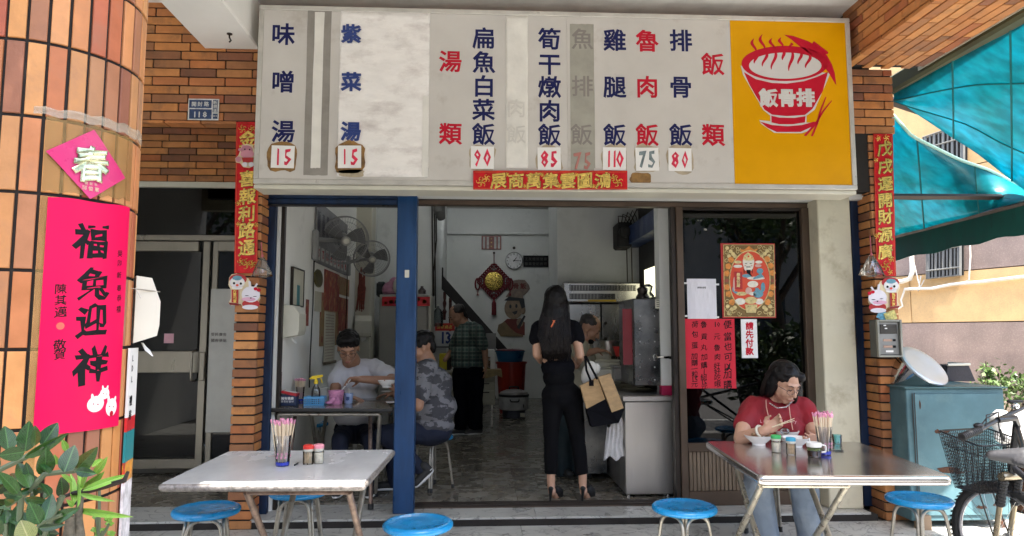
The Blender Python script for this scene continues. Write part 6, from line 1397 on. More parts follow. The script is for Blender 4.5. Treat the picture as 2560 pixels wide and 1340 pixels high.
# narrow colourful placard at the edge of the column
dn = Vector((math.cos(R_(13)), math.sin(R_(13)), 0)); tn = Vector((-dn.y, dn.x, 0)); base = Vector((CX, CY, 0))+dn*(CR+.004)
t = thing('upright_placard', 'narrow upright placard with white, red, teal and orange print at the column edge', 'placard', (base.x, base.y, .1))
zt_ = P(335, 870, Y=1.95).z; segs = [(870, 1040, m_paperw), (1040, 1075, m_red), (1075, 1150, mat('teal_plain_print', (.01, .22, .24), .4)), (1150, 1200, mat('orange_print2', (.8, .33, .02), .4, var=.4, vs=25, col2=(.7, .04, .02), c2s=18, c2lo=.5, c2hi=.55)), (1200, 1420, mat('pale_print', (.72, .70, .72), .5, var=.3, vs=30))]
for y0_, y1_, mm in segs:
    z1_, z0_ = P(335, y0_, Y=1.95).z, P(335, y1_, Y=1.95).z; p = base+tn*-.015
    MB().prism([Vector((p.x, p.y, z0_)), Vector((p.x, p.y, z0_))+tn*.085, Vector((p.x, p.y, z1_))+tn*.085, Vector((p.x, p.y, z1_))], dn*.006).build('printed_panel', mm, t)
b = MB()
for st, py in (('L', 895), ('D', 920), ('L', 947), ('禮', 1000), ('房', 1035)):
    q = base+tn*.012+dn*.0068; q.z = P(335, py, Y=1.95).z; b.text(st, q, .022 if st.isascii() else .028, tn, (0, 0, 1), .03)
b.build('lettering', m_black, t)
# ================================================================ RIGHT SIDE YARD
Ycb = 4.95
m_cab = mat('chalky_blue_enamel', (.085, .165, .19), .6, spec=.25, var=.14, vs=3, bump=.15, bs=10, col2=(.13, .225, .24), c2s=4, c2lo=.5, c2hi=.75)
m_rust = mat('rust_hole', (.07, .028, .014), .9, var=.4, vs=40, bump=.6, bs=60)
cx0, cx1 = P(2273, 1150, Y=Ycb).x, P(2520, 1150, Y=Ycb).x; zc1 = P(2400, 967, Y=Ycb).z
t = thing('blue_metal_cabinet', 'rusty pale blue sheet metal cabinet in the sun right of the brick pilaster', 'cabinet', ((cx0+cx1)/2, Ycb+.3, 0))
MB().box((cx0, Ycb, .05), (cx1, Ycb+.62, zc1-.012), .006).build('body', m_cab, t)
MB().box((cx0-.02, Ycb-.02, zc1-.011), (cx1+.02, Ycb+.64, zc1), .003).build('top_sheet', mat('dark_teal_enamel', (.05, .12, .13), .5, var=.2), t)
MB().box((cx0+.045, Ycb-.014, .09), (cx1-.012, Ycb-.001, zc1-.05), .004).build('door', m_cab, t)
for x_ in (cx0+.036, cx0+.052): MB().box((x_, Ycb-.018, .08), (x_+.004, Ycb-.0142, zc1-.04)).build('door_seam', m_dkframe, t)
for px, py, rx, ry in ((2344, 1079, 7, 5), (2366, 1078, 7, 4), (2372, 1175, 28, 7), (2398, 1181, 14, 3), (2495, 1262, 12, 4), (2455, 1268, 14, 4), (2508, 1310, 6, 14), (2350, 1330, 10, 4), (2300, 1012, 2, 10)):
    c_ = P(px, py, Y=Ycb-.0145); k_ = mpp(px, py, Ycb); n = 18; s0 = random.random()*9
    MB().prism([c_+Vector((math.cos(2*math.pi*i/n)*rx*k_*(1+.45*noise.noise(Vector((i*.9, s0, 0)))), 0, math.sin(2*math.pi*i/n)*ry*k_*(1+.6*noise.noise(Vector((i*1.1, s0, 3)))))) for i in range(n)], (0, -.0015, 0)).build('rust_patch', m_rust, t)
# steel pot, upturned and leaning
c_ = P(2311, 913, Y=5.08); ax = Vector((.30, -.66, .68)).normalized(); rp_ = 60*mpp(2310, 913, 4.98)
t = thing('steel_pot', 'big shiny stainless pot lying tilted on top of the blue cabinet', 'pot', tuple(c_-ax*.18))
MB().lathe(c_-ax*.25, [(rp_*.98, 0), (rp_*1.0, .01), (rp_, .23)], 40, ax).build('body', mat('mirror_steel', (.62, .62, .62), .12, 1, var=.06, vs=3), t, smooth=40)
MB().lathe(c_, [(rp_*1.0, -.019), (rp_*1.035, -.012), (rp_*1.03, 0), (rp_*.97, .004), (rp_*.8, .001), (.001, -.004)], 48, ax).build('base_disc', mat('sky_toned_steel_disc', (.60, .63, .66), .35, .75, var=.08, vs=3), t, smooth=40)  # pale bluish, duller steel stands in for the sky reflected in the disc
# black crate, cloths, cylinders
x0, z0, x1, z1 = rectY(2362, 913, 2438, 968, 5.5); t = thing('black_crate', 'black mesh crate with white rim standing behind the steel pot', 'crate', ((x0+x1)/2, 5.5, z0))
MB().prism([(x0+.01, 5.5, zc1+.0), (x1, 5.5, zc1), (x1-.05, 5.5, z1), (x0+.03, 5.5, z1)], (0, .25, 0)).build('crate_body', mat('black_mesh_cloth', (.03, .028, .035), .7, var=.3, vs=60, bump=.4, bs=200), t)
MB().tube([(x0+.02, 5.49, z1+.004), (x1-.05, 5.49, z1+.008), (x1-.05, 5.74, z1+.008)], .011, 6).build('rim', m_pvc, t, smooth=40)
c_ = Vector((P(2258, 1090, Y=5.5).x, 5.55, 0)); MB().lathe(c_, [(.13, 0), (.15, .03), (.15, .50), (.12, .60), (.06, .64), (.06, .70)], 20).build('gas_cylinder', mat('grey_cylinder', (.16, .17, .19), .45, var=.15), label='grey gas cylinder squeezed between brick pilaster and blue cabinet', cat='cylinder', smooth=40)
k = MB(); c_ = P(2257, 1000, Y=5.2); k.ell(c_, (.04, .05, .11)).ell(c_+Vector((.01, 0, .06)), (.03, .05, .05)); k.build('white_bag', m_paperw, label='white plastic bag stuffed between pilaster and blue cabinet', cat='bag', smooth=True)
MB().tube([P(2250, 950, Y=5.1), P(2256, 985, Y=5.1), P(2250, 1020, Y=5.1), P(2262, 1040, Y=5.1)], .003, 4).build('pink_string', m_pink, label='pink string dangling beside the brick pilaster', cat='string')
MB().box(P(2300, 1290, Y=4.9), P(2323, 1500, Y=4.98), .005).build('cardboard', mat('brown_cardboard', (.28, .20, .13), .8, var=.1), label='brown board leaning at the foot of the blue cabinet', cat='board')
# intercom box on the pilaster
x0, z0, x1, z1 = rectY(2194, 799, 2256, 893, YB-.11); t = thing('intercom_box', 'grey metal framed intercom box mounted on the right brick pilaster', 'intercom', ((x0+x1)/2, YB, z0))
m_ic = mat('intercom_frame', (.30, .30, .26), .4, .5, var=.12); m_icd = mat('intercom_case', (.09, .09, .08), .5, var=.2)
MB().box((x0, YB-.09, z0), (x1, YB-.004, z1), .004).build('case', m_icd, t)
for lo, hi in (((x0, z0), (x0+.015, z1)), ((x1-.015, z0), (x1, z1)), ((x0+.0152, z0), (x1-.0152, z0+.015)), ((x0+.0152, z1-.015), (x1-.0152, z1))): MB().box((lo[0], YB-.115, lo[1]), (hi[0], YB-.0902, hi[1]), .002).build('frame', m_ic, t)
MB().box((x0+.02, YB-.094, z0+.02), (x1-.02, YB-.0905, z1-.02)).build('face_plate', mat('brushed_plate', (.27, .27, .26), .4, .7, var=.1), t)
w_ = x1-x0; h_ = z1-z0; MB().box((x0+.03, YB-.0975, z0+h_*.62), (x1-.03, YB-.0942, z1-.035), .001).build('speaker_grille', m_dkframe, t)
for i in range(9): MB().box((x0+.034, YB-.0985, z0+h_*.635+i*h_*.027), (x1-.034, YB-.0977, z0+h_*.645+i*h_*.027)).build('grille_slat', m_icd, t)
for i in range(2):
    MB().box((x0+w_*.27, YB-.098, z0+h_*(.25+.17*i)), (x0+w_*.62, YB-.0942, z0+h_*(.31+.17*i)), .001).build('name_plate', mat('tan_name_plate', (.42, .27, .20), .5), t)
    MB().box((x0+w_*.66, YB-.101, z0+h_*(.25+.17*i)), (x0+w_*.76, YB-.0942, z0+h_*(.31+.17*i)), .001).build('call_button', m_black, t)
    MB().box((x0+w_*(.30+.04*i), YB-.1002, z0+h_*(.83-.08*i)), (x0+w_*(.40+.04*i), YB-.0990, z0+h_*(.86-.08*i))).build('white_tab', m_paperw, t)
MB().box((x0+w_*.36, YB-.0955, z0+h_*.13), (x0+w_*.66, YB-.0942, z0+h_*.18)).build('white_tab', m_paperw, t)
for i, (q, mm, a) in enumerate((((2199, 778, 2218, 801), mat('cyan_flyer', (.15, .42, .55), .5, var=.3, vs=60), .5), ((2213, 777, 2240, 800), mat('yellow_flyer', (.62, .55, .18), .5, var=.3, vs=60), -.35))):
    c_ = P((q[0]+q[2])/2, 790, Y=YB-.02-.006*i); M_ = Matrix.Translation(c_) @ Matrix.Rotation(a, 4, 'Y'); MB().box((-.045, 0, -.035), (.045, .003, .035), 0, M_).build('flyer', mm, label=('small cyan flyer tucked behind the intercom box', 'small yellow flyer tucked behind the intercom box')[i], cat='flyer')
# paper cut-outs: plain generic rabbit with a lion dance head
def cutout(label, cat, Y, parts, nm, group=None):
    xs = [q[0] for p in parts for q in p[1]]; ys = [q[1] for p in parts for q in p[1]]
    t = thing(nm, label, cat, tuple(P(sum(xs)/len(xs), max(ys), Y=Y)), group)
    for i, (n_, pts, m) in enumerate(parts): MB().prism(pxpoly(pts, Y-.0012*(i+1)), (0, .0012, 0)).build(n_, m, t)
    return t
m_lion = mat('lion_red_print', (.42, .02, .02), .4); m_edge = mat('cream_edge', (.72, .60, .38), .5); m_rb = mat('rabbit_white_print', (.72, .69, .74), .4, var=.04); m_rbp = mat('rabbit_pink_print', (.68, .38, .50), .4)
def lionrabbit(ox, oy, s, label):
    F = lambda pts: [(ox+s*x, oy+y) for x, y in pts]
    E_ = lambda cx, cy, rx, ry, n=18: F(ellp(cx, cy, rx, ry, n))
    t = cutout(label, 'sticker', YB-.012, [
        ('backing', F([(2, 10), (8, 2), (20, 0), (32, 2), (40, 8), (50, 12), (56, 22), (58, 34), (70, 30), (78, 44), (80, 62), (74, 74), (70, 88), (52, 90), (38, 84), (30, 76), (8, 80), (0, 74), (6, 62), (6, 40), (0, 28)]), m_edge),
        ('mane', E_(24, 14, 22, 13), m_lion), ('lion_face', E_(22, 22, 19, 14), m_rb), ('brow', E_(22, 11, 12, 6), m_pb), ('eye_patch', E_(13, 22, 7, 7), m_paperw), ('eye_patch', E_(33, 23, 7, 7), m_paperw),
        ('pupil', E_(14, 24, 3, 3.2, 10), m_black), ('pupil', E_(31, 25, 3, 3.2, 10), m_black), ('nose', E_(22, 29, 3.5, 3, 10), m_orr), ('mouth', F([(8, 33), (22, 36), (36, 33), (34, 38), (22, 40), (10, 38)]), m_paperw),
        ('scroll', F([(8, 40), (25, 40), (24, 74), (8, 72)]), m_lion), ('scroll_end', F([(0, 72), (26, 75), (26, 80), (4, 78)]), mat('dark_crimson_print', (.22, .01, .01), .5)),
        ('ear', F([(50, 18), (56, 20), (56, 34), (51, 35)]), m_rb), ('ear', F([(70, 24), (74, 26), (66, 38), (62, 36)]), m_rb), ('robe', E_(56, 76, 22, 12), m_lion), ('fur_hem', E_(54, 84, 20, 6), m_rb), ('rabbit_head', E_(56, 52, 23, 20), m_rb),
        ('blush', E_(50, 64, 18, 5), m_rbp), ('eye', E_(46, 55, 5, .8, 8), m_black), ('eye', E_(66, 57, 5, .8, 8), m_black), ('nose', E_(56, 61, 2, 1.6, 8), m_black), ('bow', E_(68, 38, 5, 4), m_signred), ('bow', E_(76, 41, 5, 4.5), m_signred)], 'festive_sticker', 'lion and rabbit stickers on the pilasters')
    return t
def vtext(par, chs, px, py0, dy, sz, Y, m, bold=.03):
    b = MB()
    for i, ch in enumerate(chs): b.text(ch, P(px, py0+i*dy, Y=Y), sz*mpp(px, py0, Y), bold=bold)
    b.build('lettering', m, par)
t = lionrabbit(571, 684, 1.0, 'cut-out sticker of lion head and white rabbit on the left pilaster'); vtext(t, '万事如意', 587, 728, 8.2, 9, YB-.029, m_gold)
t = lionrabbit(2250, 692, -1.0, 'cut-out sticker of lion head and white rabbit on the right pilaster, mirrored'); vtext(t, '兔年大吉', 2234, 736, 8.2, 9, YB-.029, m_gold)
ms_pk = mat('ox_pink_print', (.60, .26, .33), .4, var=.1)
O_ = lambda pts: pts
cutout('pink smiling ox sticker stuck on the left couplet', 'sticker', YB-.018, [('backing', [(588, 396), (596, 388), (600, 378), (604, 366), (614, 360), (632, 362), (637, 380), (637, 412), (624, 420), (608, 418), (600, 408), (590, 406)], m_edge), ('horn', ellp(608, 366, 4, 5, 10), ms_pk), ('ear', ellp(601, 374, 6, 4, 10), ms_pk), ('head', ellp(617, 376, 15, 13), mat('ox_dusty_print', (.48, .20, .26), .4)),
    ('muzzle', ellp(618, 385, 17, 10), ms_pk), ('eye', ellp(612, 373, 2, 2, 8), m_black), ('eye', ellp(624, 374, 2, 2, 8), m_black), ('coat', [(604, 394), (634, 394), (632, 406), (608, 406)], m_lion), ('leg', ellp(612, 411, 7, 6, 12), m_rb), ('leg', ellp(628, 411, 7, 6, 12), m_rb), ('hand', ellp(596, 398, 7, 7, 12), ms_pk)], 'ox_sticker')
# clear bags hanging from the pilasters
m_bag = glassmat('clear_bag_film', (.80, .79, .76), .16, 1.45, .10)
def clear_bag(label, px, py, w, h, cord_py):
    Y = YB-.06; c_ = P(px, py, Y=Y); k_ = mpp(px, py, Y); t = thing('clear_plastic_bag', label, 'bag', tuple(c_-Vector((0, 0, h*k_))), 'clear bags hung from the pilasters')
    vs = []; fs = []; n = 28; L = 8
    for j in range(L+1):
        f = j/L; r_ = w*k_*(.06+.94*f**.75)*.5
        for i in range(n): a = 2*math.pi*i/n; rr = r_*(1+.10*math.sin(a*7+j)*(.4+f)); vs.append((c_.x+rr*math.cos(a), Y+rr*.55*math.sin(a), c_.z-h*k_*f+.006*math.sin(a*3)*f))
    for j in range(L):
        for i in range(n): fs.append((j*n+i, (j+1)*n+i, (j+1)*n+(i+1) % n, j*n+(i+1) % n))
    fs.append(tuple(range(L*n, L*n+n))); MB().add(vs, fs).build('bag_film', m_bag, t, smooth=True)
    MB().tube([c_+Vector((0, 0, .0)), P(px-3, cord_py, Y=Y+.03)], .004, 5).ell(c_, (.010, .01, .014)).build('cord', mat('faded_red_cord', (.45, .10, .12), .6), t)
clear_bag('clear water bag hanging on the left pilaster beside the couplet end', 656, 640, 50, 52, 606)
clear_bag('clear water bag hanging at the inner side of the right pilaster', 2178, 636, 60, 52, 590)
# ---------- green tarpaulin awning on its steel frame
m_tarp = bpy.data.materials.new('teal_tarpaulin'); m_tarp.use_nodes = True; N = m_tarp.node_tree.nodes; L = m_tarp.node_tree.links; N.remove(N['Principled BSDF'])
tc = N.new('ShaderNodeTexCoord'); mp = N.new('ShaderNodeMapping'); mp.inputs['Rotation'].default_value = (0, R_(32), R_(20)); mp.inputs['Scale'].default_value = (.3, 1.5, 1.5); L.new(tc.outputs['Object'], mp.inputs[0])
ns = N.new('ShaderNodeTexNoise'); ns.inputs['Scale'].default_value = 1.6; ns.inputs['Detail'].default_value = 2.5; L.new(mp.outputs[0], ns.inputs[0])
cr = N.new('ShaderNodeValToRGB'); cr.color_ramp.elements[0].position = .3; cr.color_ramp.elements[0].color = (.004, .30, .32, 1); cr.color_ramp.elements[1].position = .60; cr.color_ramp.elements[1].color = (.006, .38, .46, 1)
e_ = cr.color_ramp.elements.new(.86); e_.color = (.03, .62, .82, 1); L.new(ns.outputs[0], cr.inputs[0])  # brightest stop paints patches of light showing through the cloth
mp2 = N.new('ShaderNodeMapping'); mp2.inputs['Rotation'].default_value = (0, R_(35), R_(-25)); mp2.inputs['Scale'].default_value = (.35, 9, 9); L.new(tc.outputs['Object'], mp2.inputs[0]); ns3 = N.new('ShaderNodeTexNoise'); ns3.inputs['Scale'].default_value = 1.5; ns3.inputs['Detail'].default_value = 5; L.new(mp2.outputs[0], ns3.inputs[0])
mr3 = N.new('ShaderNodeMapRange'); mr3.inputs[1].default_value = .35; mr3.inputs[2].default_value = .65; mr3.inputs[3].default_value = .78; mr3.inputs[4].default_value = 1.1; L.new(ns3.outputs[0], mr3.inputs[0]); vm3 = N.new('ShaderNodeVectorMath'); vm3.operation = 'SCALE'; L.new(cr.outputs[0], vm3.inputs[0]); L.new(mr3.outputs[0], vm3.inputs[3])
df = N.new('ShaderNodeBsdfDiffuse'); tl_ = N.new('ShaderNodeBsdfTranslucent'); gl_ = N.new('ShaderNodeBsdfGlossy'); gl_.inputs['Roughness'].default_value = .3; gl_.inputs[0].default_value = (.5, .6, .6, 1)
L.new(vm3.outputs[0], df.inputs[0]); L.new(vm3.outputs[0], tl_.inputs[0])
ns2 = N.new('ShaderNodeTexNoise'); ns2.inputs['Scale'].default_value = 7; ns2.inputs['Detail'].default_value = 3; L.new(tc.outputs['Object'], ns2.inputs[0]); bp = N.new('ShaderNodeBump'); bp.inputs['Strength'].default_value = .12; bp.inputs['Distance'].default_value = .03; L.new(ns2.outputs[0], bp.inputs['Height']); L.new(bp.outputs[0], df.inputs['Normal']); L.new(bp.outputs[0], gl_.inputs['Normal'])
m1 = N.new('ShaderNodeMixShader'); m1.inputs[0].default_value = .62; L.new(df.outputs[0], m1.inputs[1]); L.new(tl_.outputs[0], m1.inputs[2])
m2_ = N.new('ShaderNodeMixShader'); m2_.inputs[0].default_value = .07; L.new(m1.outputs[0], m2_.inputs[1]); L.new(gl_.outputs[0], m2_.inputs[2]); L.new(m2_.outputs[0], N['Material Output'].inputs[0])
m_seam = mat('tarp_seam', (.004, .15, .15), .6)
def seams(ids, rows=()):
    for i in ids: MB().tube([p+Vector((0, 0, -.004)) for p in ruled.g[i]], .007, 4).build('seam', m_seam, aw)
    for j in rows: MB().tube([g[j]+Vector((0, 0, -.004)) for g in ruled.g], .006, 4).build('seam', m_seam, aw)
m_green = mat('dark_green_canvas', (.006, .10, .075), .6, var=.25, vs=4, col2=(.01, .035, .03), c2s=6, c2lo=.6, c2hi=.75, stretch=(1, 1, .4)); m_aw = mat('awning_steel_brown', (.06, .045, .035), .5, .3, var=.2)
XV = 4.5
def polyline(pts, n):
    d = [0]
    for i in range(1, len(pts)): d.append(d[-1]+math.dist(pts[i], pts[i-1]))
    out = []
    for k in range(n+1):
        s_ = d[-1]*k/n; i = max(1, next((j for j in range(1, len(d)) if d[j] >= s_-1e-9), len(d)-1)); f = (s_-d[i-1])/max(1e-9, d[i]-d[i-1]); out.append(tuple(pts[i-1][a]+(pts[i][a]-pts[i-1][a])*f for a in (0, 1)))
    return out
def ruled(U, Lw, sag=0, nv=10, th=.003):
    n = len(U)-1; vs = []; fs = []
    for j in range(nv+1):
        for i in range(n+1):
            f = j/nv; q = U[i].lerp(Lw[i], f); w_ = math.sin(f*math.pi); q = q+Vector((0, 0, -sag*w_+.012*noise.noise(q*3.0)+.012*math.sin(f*17+i*.5)*w_)); vs.append(q)
    for j in range(nv):
        for i in range(n): a = j*(n+1)+i; fs.append((a, a+1, a+n+2, a+n+1))
    N_ = len(vs); ruled.g = [[vs[j*(n+1)+i] for j in range(nv+1)] for i in range(n+1)]; return MB().add(vs+[v+Vector((0, 0, th)) for v in vs], fs+[tuple(x+N_ for x in f[::-1]) for f in fs]+[(i, i+N_, i+1+N_, i+1) for i in range(n)]+[(nv*(n+1)+i, nv*(n+1)+i+1, nv*(n+1)+i+1+N_, nv*(n+1)+i+N_) for i in range(n)])
aw = thing('tarpaulin_awning', 'teal green tarpaulin awning on a brown steel frame at the right of the shop', 'awning', (4, 5, 2.4))
xa = xb1+.06
U = [P(*q, X=xa) for q in polyline([(2234, 236), (2400, 133), (2560, 28), (2700, -60)], 16)]
Lw = [P(*q, Y=5.62) for q in polyline([(2234, 241), (2283, 280), (2346, 321), (2428, 373), (2507, 437), (2560, 474), (2700, 590)], 16)]
ruled(U, Lw, .05).build('upper_sheet', m_tarp, aw, smooth=True); seams((5, 10), (3, 7))
U = [P(*q, Y=5.78) for q in polyline([(2200, 262), (2236, 291), (2279, 340), (2331, 366), (2398, 399), (2473, 425), (2560, 470), (2640, 500)], 16)]
Lw = [P(*q, X=XV) for q in polyline([(2200, 600), (2300, 575), (2420, 541), (2560, 502), (2640, 480)], 16)]
ruled(U, Lw, .04).build('lower_sheet', m_tarp, aw, smooth=True); seams((4, 9), (6,))
MB().tube([P(q[0], q[1]-0, Y=5.775) for q in polyline([(2200, 262), (2236, 291), (2279, 340), (2331, 366), (2398, 399), (2473, 425), (2560, 470)], 20)], .014, 6).build('pale_hem', mat('pale_mint_hem', (.45, .72, .58), .5), aw, smooth=40)
MB().box((xb1+.012, 1.2, zb-.05), (xb1+.13, 5.6, zb+.10), .02).build('roller_cover', mat('olive_brown_canvas', (.07, .075, .035), .7, var=.2), aw)
MB().box((xb1+.002, 1.2, zb-.008), (xb1+.010, 5.15, zb+.06)).build('edge_strip', m_pvc, aw)
def bar(p, q, r_, nm='frame_bar', m=m_aw): return MB().tube([p, q], r_, 4).build(nm, m, aw)
bar(P(2190, 240, Y=5.66), P(2620, 384, Y=5.66), .042); bar(P(2190, 491, Y=5.7), P(2600, 493, Y=5.7), .026)
a_, b__ = P(2200, 601, X=XV+.02), P(2640, 486, X=XV+.02); bar(a_, b__, .022); bar(a_+Vector((.05, 0, -.035)), b__+Vector((.05, 0, -.035)), .016, 'frame_bar', mat('weathered_frame', (.28, .25, .21), .5, .4))
n = 20; T_ = [P(*q, X=XV+.02) for q in polyline([(2200, 606), (2640, 492)], n)]; B_ = [p+Vector((0, 0, -.235-.012*math.sin(i*1.3))) for i, p in enumerate(T_)]
ruled(T_, B_, 0, 3, .0).f; k = MB(); N_ = n+1; vv = T_+B_+[p+Vector((.006, 0, 0)) for p in T_+B_]; k.add(vv, [(i, i+1, N_+i+1, N_+i) for i in range(n)]+[(2*N_+i+1, 2*N_+i, 3*N_+i, 3*N_+i+1) for i in range(n)]+[(N_+i, N_+i+1, 3*N_+i+1, 3*N_+i) for i in range(n)])
k.build('valance', m_green, aw, smooth=30)
U = [Vector((xa, 4.1-.9*i/8, zb-.06)) for i in range(9)]; Lw = [Vector((4.75, 5.3-.9*i/8, 2.55)) for i in range(9)]
ruled(U, Lw, .05).build('added_shade_sheet', m_tarp, aw, smooth=True)  # unseen sheet added and cut so the blue cabinet lies in shade
# ---------- neighbouring building
dW = Vector((ray(620, 832).x, ray(620, 832).y, 0)).normalized(); aW = P(2400, 832, Y=12.0); nW = Vector((dW.y, -dW.x, 0))
if nW.dot(CAMP-aW) < 0: nW = -nW
def onW(px, py):      # point on the neighbour's wall seen at a pixel
    d = ray(px, py); t_ = (aW-CAMP).dot(nW)/d.dot(nW); return CAMP+d*t_
nb = thing('neighbour_building', 'pebble-dashed beige and mauve side wall of the next building with barred windows', 'building', tuple(aW-Vector((0, 0, 1.4))))
m_bg = mat('beige_pebbledash', (.60, .39, .18), .85, var=.12, vs=2, bump=.35, bs=70, col2=(.50, .33, .17), c2s=40, c2lo=.5, c2hi=.7); m_mv = mat('mauve_pebbledash', (.28, .205, .17), .85, var=.14, vs=2, bump=.35, bs=70, col2=(.36, .28, .23), c2s=40, c2lo=.5, c2hi=.7); m_crown = mat('groove_dark', (.10, .08, .07), .9)
zs = [P(2400, 832, Y=12).z]; zline = lambda py: onW(2400, py).z
L0, L1 = aW+dW*9, aW-dW*7.5
bands = [(-.3, zline(806), m_mv), (zline(806), zline(678), m_bg), (zline(678), zline(545), m_mv), (zline(545), zline(420), m_bg), (zline(420), 9.5, m_bg)]
for i, (z0_, z1_, mm) in enumerate(bands):
    u0, u1 = -7.5, 9
    cuts = [-7.5, -3.3, .95+(.0 if i % 2 else .8), 5, 9]
    for a, b in zip(cuts, cuts[1:]):
        p0, p1 = aW+dW*(a+.01), aW+dW*(b-.01)
        MB().prism([Vector((p0.x, p0.y, z0_+.012)), Vector((p1.x, p1.y, z0_+.012)), Vector((p1.x, p1.y, z1_-.006)), Vector((p0.x, p0.y, z1_-.006))], -nW*.08).build('wall_panel', mm, nb)
p0, p1 = L1-nW*.05, L0-nW*.05; MB().prism([Vector((p0.x, p0.y, -.3)), Vector((p1.x, p1.y, -.3)), Vector((p1.x, p1.y, 9.5)), Vector((p0.x, p0.y, 9.5))], -nW*.3).build('wall_core', m_crown, nb)
def barred(q, nb_, rows):
    A, B, Cc, D = [onW(*p) for p in q]      # tl, tr, br, bl
    f = MB().prism([p+nW*.01 for p in (A, B, Cc, D)], nW*.02).build('window', m_dark, nb)
    fr = MB().tube([p+nW*.10 for p in (A, B, Cc, D)], .03, 4, closed=True); fr.build('frame', mat('grey_grille', (.16, .16, .15), .5, .3), f)
    for i in range(nb_):
        u_ = (i+.5)/nb_; MB().tube([A.lerp(B, u_)+nW*.10, D.lerp(Cc, u_)+nW*.10], .018 if i % 2 else .028, 4).build('grille_bar', MATS['grey_grille'], f)
    for r_ in rows: MB().tube([A.lerp(D, r_)+nW*.12, B.lerp(Cc, r_)+nW*.12], .016, 4).build('grille_rail', MATS['grey_grille'], f)
barred([(2327, 560), (2411, 545), (2411, 688), (2327, 697)], 9, (.86, .5))
barred([(2318, 345), (2420, 310), (2420, 428), (2318, 442)], 9, (.3,))
k = MB(); pt_ = [(2240, 705), (2268, 704), (2287, 697), (2292, 680), (2290, 630), (2288, 560)]; k.tube([onW(*q)+nW*.12 for q in pt_], .045, 8); k.build('pipe', mat('white_pipe', (.6, .57, .5), .5, var=.1), nb, smooth=50)
k = MB(); pt_ = [(2700, 680), (2560, 693), (2470, 704), (2390, 711), (2340, 721), (2272, 723)]; k.tube([onW(*q)+nW*.10 for q in pt_], .03, 6); k.build('pipe', MATS['white_pipe'], nb, smooth=50)
k = MB(); k.tube([onW(*q)+nW*.1 for q in ((2272, 723), (2262, 750), (2266, 765), (2250, 775), (2243, 778))], .018, 5); k.build('cable', MATS['white_pipe'], nb, smooth=50)
k = MB(); k.tube([onW(*q)+nW*.1 for q in ((2433, 560), (2436, 640), (2432, 700), (2425, 704))], .014, 5); k.build('cable', MATS['white_pipe'], nb, smooth=50); k = MB(); k.tube([onW(*q)+nW*.1 for q in ((2290, 640), (2310, 720), (2320, 700), (2305, 728), (2312, 690))], .012, 5); k.build('cable', MATS['white_pipe'], nb, smooth=50)
# low garden wall/planting beyond the cabinet
def leafmesh(nm, L, W, m, fold=.25, curl=.15, n=6):
    vs = []; fs = []; C5 = (-.5, -.28, -.03, .03, .28, .5)
    for i in range(n+1):
        t_ = i/n; w_ = W*(math.sin(math.pi*min(1, t_**.8*.97+.02))**.75)*(1-.12*t_); z = -curl*L*t_*t_
        for c in C5: vs.append((c*w_, t_*L, z+fold*w_*(abs(c)*1.1-abs(c)**2*.9)-(.012 if abs(c) < .1 else 0)*W+.012*W*math.sin(t_*19)*abs(c)*2))
    q = len(C5)
    for i in range(n):
        for c in range(q-1): a = i*q+c; fs.append((a, a+1, a+q+1, a+q))
    N_ = len(vs); me = _mesh(nm, vs+[(x, y, z-.003) for x, y, z in vs], fs+[tuple(k+N_ for k in f[::-1]) for f in fs], True); me.materials.append(m); return me
def leafcloud(mb, c, r, n, L, W, seed=1, clump=5):
    rd = random.Random(seed); cl = [Vector((rd.uniform(-1, 1), rd.uniform(-1, 1), rd.uniform(-1, 1))) for _ in range(clump*4)]
    cl = [q.normalized()*(.35+.65*rd.random()) for q in cl]
    for i in range(n):
        q = cl[rd.randrange(len(cl))]; d = Vector((rd.gauss(0, 1), rd.gauss(0, 1), rd.gauss(0, 1)))*.17+q
        p = Vector(c)+Vector((d.x*r[0], d.y*r[1], d.z*r[2])); a = Vector((rd.gauss(0, 1), rd.gauss(0, 1), rd.gauss(-.2, .8))).normalized(); b = a.orthogonal().normalized(); b = Matrix.Rotation(rd.random()*6.28, 3, a) @ b
        l = L*rd.uniform(.6, 1.2); w_ = W*rd.uniform(.7, 1.2); mb.add([p, p+a*l*.5+b*w_*.5, p+a*l, p+a*l*.5-b*w_*.5], [(0, 1, 2, 3)])
    return mb
def fol(nm, c1, c2): 
    m = mat(nm, c1, .5, var=.3, vs=3, col2=c2, c2s=5, c2lo=.42, c2hi=.62); b = m.node_tree.nodes['Principled BSDF']; return m
m_f1 = fol('tree_foliage', (.045, .09, .02), (.08, .14, .03)); m_f2 = fol('shrub_foliage', (.05, .10, .02), (.10, .155, .04)); m_f3 = fol('fir_foliage', (.06, .13, .04), (.12, .20, .07)); m_bark = mat('bark', (.10, .075, .05), .9, var=.3, vs=8, bump=.6, bs=25)
c_ = P(2468, 950, Y=7.2); t = thing('small_conifer', 'small bright green conifer behind the blue cabinet', 'conifer', (c_.x, 7.2, 0)); MB().tube([(c_.x, 7.2, 0), (c_.x, 7.2, c_.z+.2)], [.03, .008], 6).build('trunk', m_bark, t)
k = MB(); rd = random.Random(4); ztop_ = P(2468, 908, Y=7.2).z
for i in range(1500):
    f = rd.random()**.7; z = ztop_-f*.95; r_ = .02+.30*f; a = rd.random()*6.28; p = Vector((c_.x+r_*math.cos(a)*rd.random()**.4, 7.2+r_*math.sin(a), z)); d = Vector((math.cos(a), math.sin(a), .5)).normalized()*.06; s_ = Vector((-math.sin(a), math.cos(a), 0))*.008
    k.add([p-s_, p+s_, p+d], [(0, 1, 2)])
k.build('crown', m_f3, t)
c_ = P(2520, 985, Y=7.0); t = thing('thin_shrub', 'thin leafy shrub at the right edge behind the blue cabinet', 'shrub', (c_.x, 7.0, 0)); 
